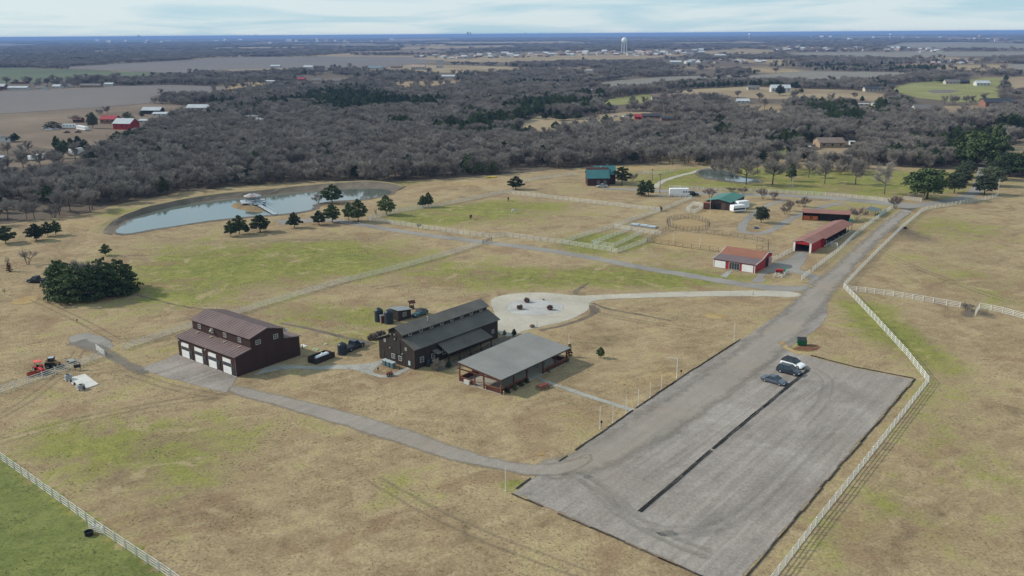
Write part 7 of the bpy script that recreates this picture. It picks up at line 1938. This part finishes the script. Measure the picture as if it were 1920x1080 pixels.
W_CREAM = M('cream_wall', (0.42, 0.38, 0.31), .8, .1, .3); W_WHITE = M('white_wall', (0.50, 0.50, 0.47), .7, .08, .3); W_BRICK = M('brick_wall', (0.22, 0.115, 0.08), .85, .15, .6); W_TAN = M('tan_wall', (0.30, 0.22, 0.155), .8, .12, .3)
R_GREY = M('grey_shingle', (0.135, 0.125, 0.12), .85, .12, .4); R_BROWN = M('brown_shingle', (0.155, 0.115, 0.095), .85, .12, .4); R_SILV = M('silver_sheet_roof', (0.40, 0.42, 0.44), .7, .1, .2, spec=.15); R_RED = M('red_sheet_roof', (0.28, 0.028, 0.030), .5, .1, .3); R_DARK = M('dark_slate', (0.030, 0.034, 0.042), .7, .12, .4); R_PINK = M('pinkish_tile', (0.34, 0.24, 0.20), .85, .12, .4)
house(211, 246, 243, 19, 'red metal barn with a silver roof in the left farm yard', RED, R_SILV, 11, cat='barn', name='farm_barn', rot=-.15)
house(188, 216, 232, 14, 'red roofed farmhouse left of the silver roofed barn', W_BRICK, R_RED, 10)
house(137, 152, 230, 9, 'small dark red shed left of the farmhouse', TIMB_D, TIMB_D, 5, cat='shed', name='shed')
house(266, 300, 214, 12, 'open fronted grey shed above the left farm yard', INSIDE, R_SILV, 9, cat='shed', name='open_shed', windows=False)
house(286, 312, 218, 7, 'low white shed right of the open grey shed', W_WHITE, R_SILV, 7, cat='shed', name='shed')
house(350, 392, 209, 12, 'long pale building with white roof among the evergreens', W_CREAM, R_SILV, 10)
house(261, 278, 231, 7, 'small white roofed shed right of the red metal barn', W_WHITE, R_SILV, 5, cat='shed', name='shed')
house(-8, 20, 267, 12, 'long pale mobile home cut by the left picture edge', W_WHITE, R_GREY, 5, flat=True, cat='mobile home', name='mobile_home')
house(-8, 5, 302, 9, 'pale blue shed at the left picture edge below the mobile home', W_WHITE, R_SILV, 4, cat='shed', name='shed')
rg = 'row of houses beyond the ploughed field'
for x0, x1, y, hp, lab, wl_, rf_ in [(-4, 8, 168, 10, 'red and white house at the left end of the far field row', W_BRICK, R_SILV), (14, 50, 168, 6, 'long white low building in the far field row', W_WHITE, R_SILV), (20, 48, 157, 5, 'dark brown barn roof behind the far field row', TIMB_D, R_BROWN), (65, 82, 168, 6, 'small white house under trees in the far field row', W_WHITE, R_GREY),
     (98, 112, 166, 7, 'bright white house in the far field row', W_WHITE, R_SILV), (122, 130, 164, 6, 'small white cottage in the far field row', W_WHITE, R_GREY), (150, 187, 164, 6.5, 'long greenish mobile home in the far field row', W_TAN, R_GREY), (195, 211, 160.5, 5, 'white trailer home at the right end of the far field row', W_WHITE, R_SILV)]:
    house(x0, x1, y, hp, lab, wl_, rf_, 8, rg)
mgp = 'buildings by the grey field beyond the wood'
for x0, x1, y, hp, lab, wl_, rf_ in [(507, 524, 127, 5, 'white shed alone at the edge of the grey field', W_WHITE, R_SILV), (569, 586, 130, 7, 'white barn left of the dark roofed house by the grey field', W_WHITE, R_SILV), (588, 606, 131, 7, 'dark roofed house right of the white barn', W_TAN, R_DARK), (605, 613, 136, 7, 'pale gabled house below the dark roofed house', W_CREAM, R_GREY),
     (585, 602, 155, 8, 'grey roofed house in the wood, left of the evergreens', W_CREAM, R_GREY), (556, 570, 152, 6, 'red brown roofed house in the wood', W_BRICK, R_RED), (625, 645, 156, 8, 'pale grey house at the right of the wood houses', W_CREAM, R_GREY), (690, 703, 154, 4, 'low pale roof in the middle of the wood', W_CREAM, R_GREY), (496, 514, 155, 4, 'small white roof among the wood houses', W_WHITE, R_SILV), (460, 482, 223, 6, 'white flat roofed hut by the track in the wood', W_WHITE, R_SILV), (478, 500, 229, 7, 'grey shed by the track in the wood', W_CREAM, R_SILV)]:
    house(x0, x1, y, hp, lab, wl_, rf_, 9, mgp)
cgp = 'houses round the tan clearing below the town'
for x0, x1, y, hp, lab, wl_, rf_ in [(771, 796, 131, 9, 'large pinkish house on the tan clearing below the town', W_CREAM, R_PINK), (690, 716, 130, 5, 'blue grey long roof at the near edge of the grey field', W_CREAM, M('blue_grey_sheet', (0.13, 0.20, 0.24), .5)), (732, 752, 128, 5, 'low tan house left of the pinkish house', W_TAN, R_BROWN), (820, 830, 119, 6, 'white house beside a dark tree on the clearing', W_WHITE, R_GREY), (818, 828, 128, 5, 'small white cottage below the dark tree', W_WHITE, R_GREY), (827, 852, 146, 5, 'long low white building at the wood edge below the clearing', W_WHITE, R_SILV)]:
    house(x0, x1, y, hp, lab, wl_, rf_, 10, cgp)
rp = 'houses in the country right of the wood'
for x0, x1, y, hp, lab, wl_, rf_, dp_ in [(1446, 1482, 173, 13, 'white house with a bright white roof behind a dark cedar', W_WHITE, R_SILV, 12), (1402, 1424, 169, 8, 'pale house left of the bright white roofed house', W_CREAM, R_GREY, 9), (1382, 1405, 194, 8, 'silver roofed shed at the wood edge', W_WHITE, R_SILV, 9), (1222, 1262, 189, 12, 'long brown roofed house above the wood', W_CREAM, R_BROWN, 11), (1190, 1203, 224, 9, 'bright red shed in the hill clearing', RED, R_RED, 6),
     (1204, 1240, 222, 8, 'dark roofed house beside the red shed', W_BRICK, R_DARK, 9), (1240, 1268, 227, 8, 'dark grey roofed house partly behind bare trees', W_BRICK, R_DARK, 9), (1611, 1629, 199, 4, 'white strip roof among the evergreens', W_WHITE, R_SILV, 5), (1636, 1641, 198, 3, 'tiny white shed among the evergreens', W_WHITE, R_SILV, 4), (1537, 1584, 277, 16, 'brown hip roofed house in the wood behind the meadow', W_TAN, R_BROWN, 14), (1512, 1520, 282, 7, 'pale blue shed left of the brown roofed house', W_WHITE, R_SILV, 4), (1594, 1602, 272, 5, 'tiny white shed right of the brown roofed house', W_WHITE, R_SILV, 3),
     (1716, 1748, 213, 15, 'white two storey house among bare trees', W_WHITE, R_GREY, 11), (1847, 1905, 201, 15, 'broad dark roofed house at the right', W_BRICK, R_DARK, 14), (1906, 1925, 199, 6, 'white car port at the right picture edge', W_WHITE, R_SILV, 6), (1773, 1800, 158, 8, 'grey roofed house at the back of the green pasture', W_CREAM, R_GREY, 10), (1800, 1818, 157, 7, 'dark garage beside the grey roofed house', TIMB_D, R_DARK, 8), (1831, 1856, 161, 9, 'pale metal barn at the back of the green pasture', W_WHITE, R_SILV, 11),
     (1622, 1660, 172, 9, 'dark slate roofed long house left of the green pasture', W_CREAM, R_DARK, 11), (1665, 1677, 165, 8, 'blue slate roofed outbuilding left of the green pasture', W_CREAM, R_DARK, 7), (1772, 1780, 272, 5, 'pale cabin at the edge of the right field', W_WHITE, R_SILV, 5), (1737, 1752, 270, 5, 'pale green roof among evergreens behind the avenue', W_CREAM, R_SILV, 6), (1872, 1879, 272, 7, 'small pale hut by the far right field', W_WHITE, R_GREY, 4), (1340, 1360, 106, 4, 'white hall in the dry field right of the town', W_WHITE, R_SILV, 14), (1256, 1277, 120, 6, 'long cream school like building in the wood', W_CREAM, R_SILV, 14), (1104, 1116, 172, 4, 'white roof alone in the middle wood', W_WHITE, R_SILV, 6), (1100, 1112, 134, 3, 'small pale roof at the wood edge', W_WHITE, R_SILV, 6)]:
    house(x0, x1, y, hp, lab, wl_, rf_, dp_, rp)
# the small town and the rows of houses, far off: too small to show their parts
tw = np.random.default_rng(5)
WALLS, ROOFS = [W_CREAM, W_WHITE, W_TAN, W_BRICK, W_WHITE], [R_GREY, R_BROWN, R_SILV, R_PINK, R_SILV, R_GREY]
def settlement(n, x0, x1, ya, yb, wmin, wmax, label, group):
    for i in range(n):
        x = tw.uniform(x0, x1); t = (x - x0) / (x1 - x0)
        y = ya + (yb - ya) * t + tw.uniform(-3.5, 3.5); w_ = tw.uniform(wmin, wmax)
        house(x, x + w_, y, tw.uniform(3.0, 5.6), label, WALLS[tw.integers(5)], ROOFS[tw.integers(6)], tw.uniform(9, 16), group, rot=tw.uniform(-.5, .5), windows=False)
settlement(44, 775, 985, 110, 105, 5, 14, 'small pale building in the scattered left end of the distant town', 'houses at the left end of the distant town')
settlement(56, 985, 1160, 104, 101, 4, 12, 'small pale building in the distant town left of the water tower', 'houses left of the distant water tower')
settlement(56, 1175, 1310, 102, 99, 4, 12, 'small pale building in the distant town right of the water tower', 'houses right of the distant water tower')
settlement(20, 1280, 1430, 116, 118, 5, 12, 'small pale house in the trees below the distant town', 'houses in the trees below the distant town')
settlement(62, 1440, 1760, 92, 96, 4, 10, 'small pale house in the far row below the right hill', 'houses in the far row below the right hill')
settlement(20, 1640, 1880, 119, 116, 5, 14, 'small pale house in the row among trees beyond the right pasture', 'houses beyond the right pasture')
settlement(22, 1500, 1920, 74, 74, 3, 9, 'tiny pale building on the horizon below the sky at right', 'buildings on the right horizon')
settlement(24, 150, 760, 80, 78, 3, 8, 'tiny pale building in the far woods at left', 'buildings in the far woods at left')
# skyline specks on the horizon
def tower_block(x, hpx, wpx, label):
    p = P(x, 68.5 - (x - 960) * .0067); s = ppm(p)
    r = empty('office_tower', p, 0, label, 'tower', 'towers on the horizon')
    w_ = wpx / s; MB().box(-w_ / 2, w_ / 2, 0, w_, 0, (hpx + 4) / s).build('shaft', M('hazy_grey', (0.32, 0.34, 0.37), .7), r); MB().box(-w_ / 4, w_ / 4, w_ * .2, w_ * .8, (hpx + 4) / s, (hpx + 5) / s).build('crown_block', M('hazy_grey', (0.32, 0.34, 0.37), .7), r)
for x, hp, wp, lab in ((877, 4, 3, 'faint tall tower on the horizon above the wood, left one'), (882, 3.5, 2.4, 'faint tall tower on the horizon above the wood, right one'), (985, 3, 1.5, 'faint needle tower on the middle horizon'), (480, 3, 1.2, 'faint mast like tower on the left horizon'), (260, 2, 4, 'faint low block on the left horizon')): tower_block(x, hp, wp, lab)
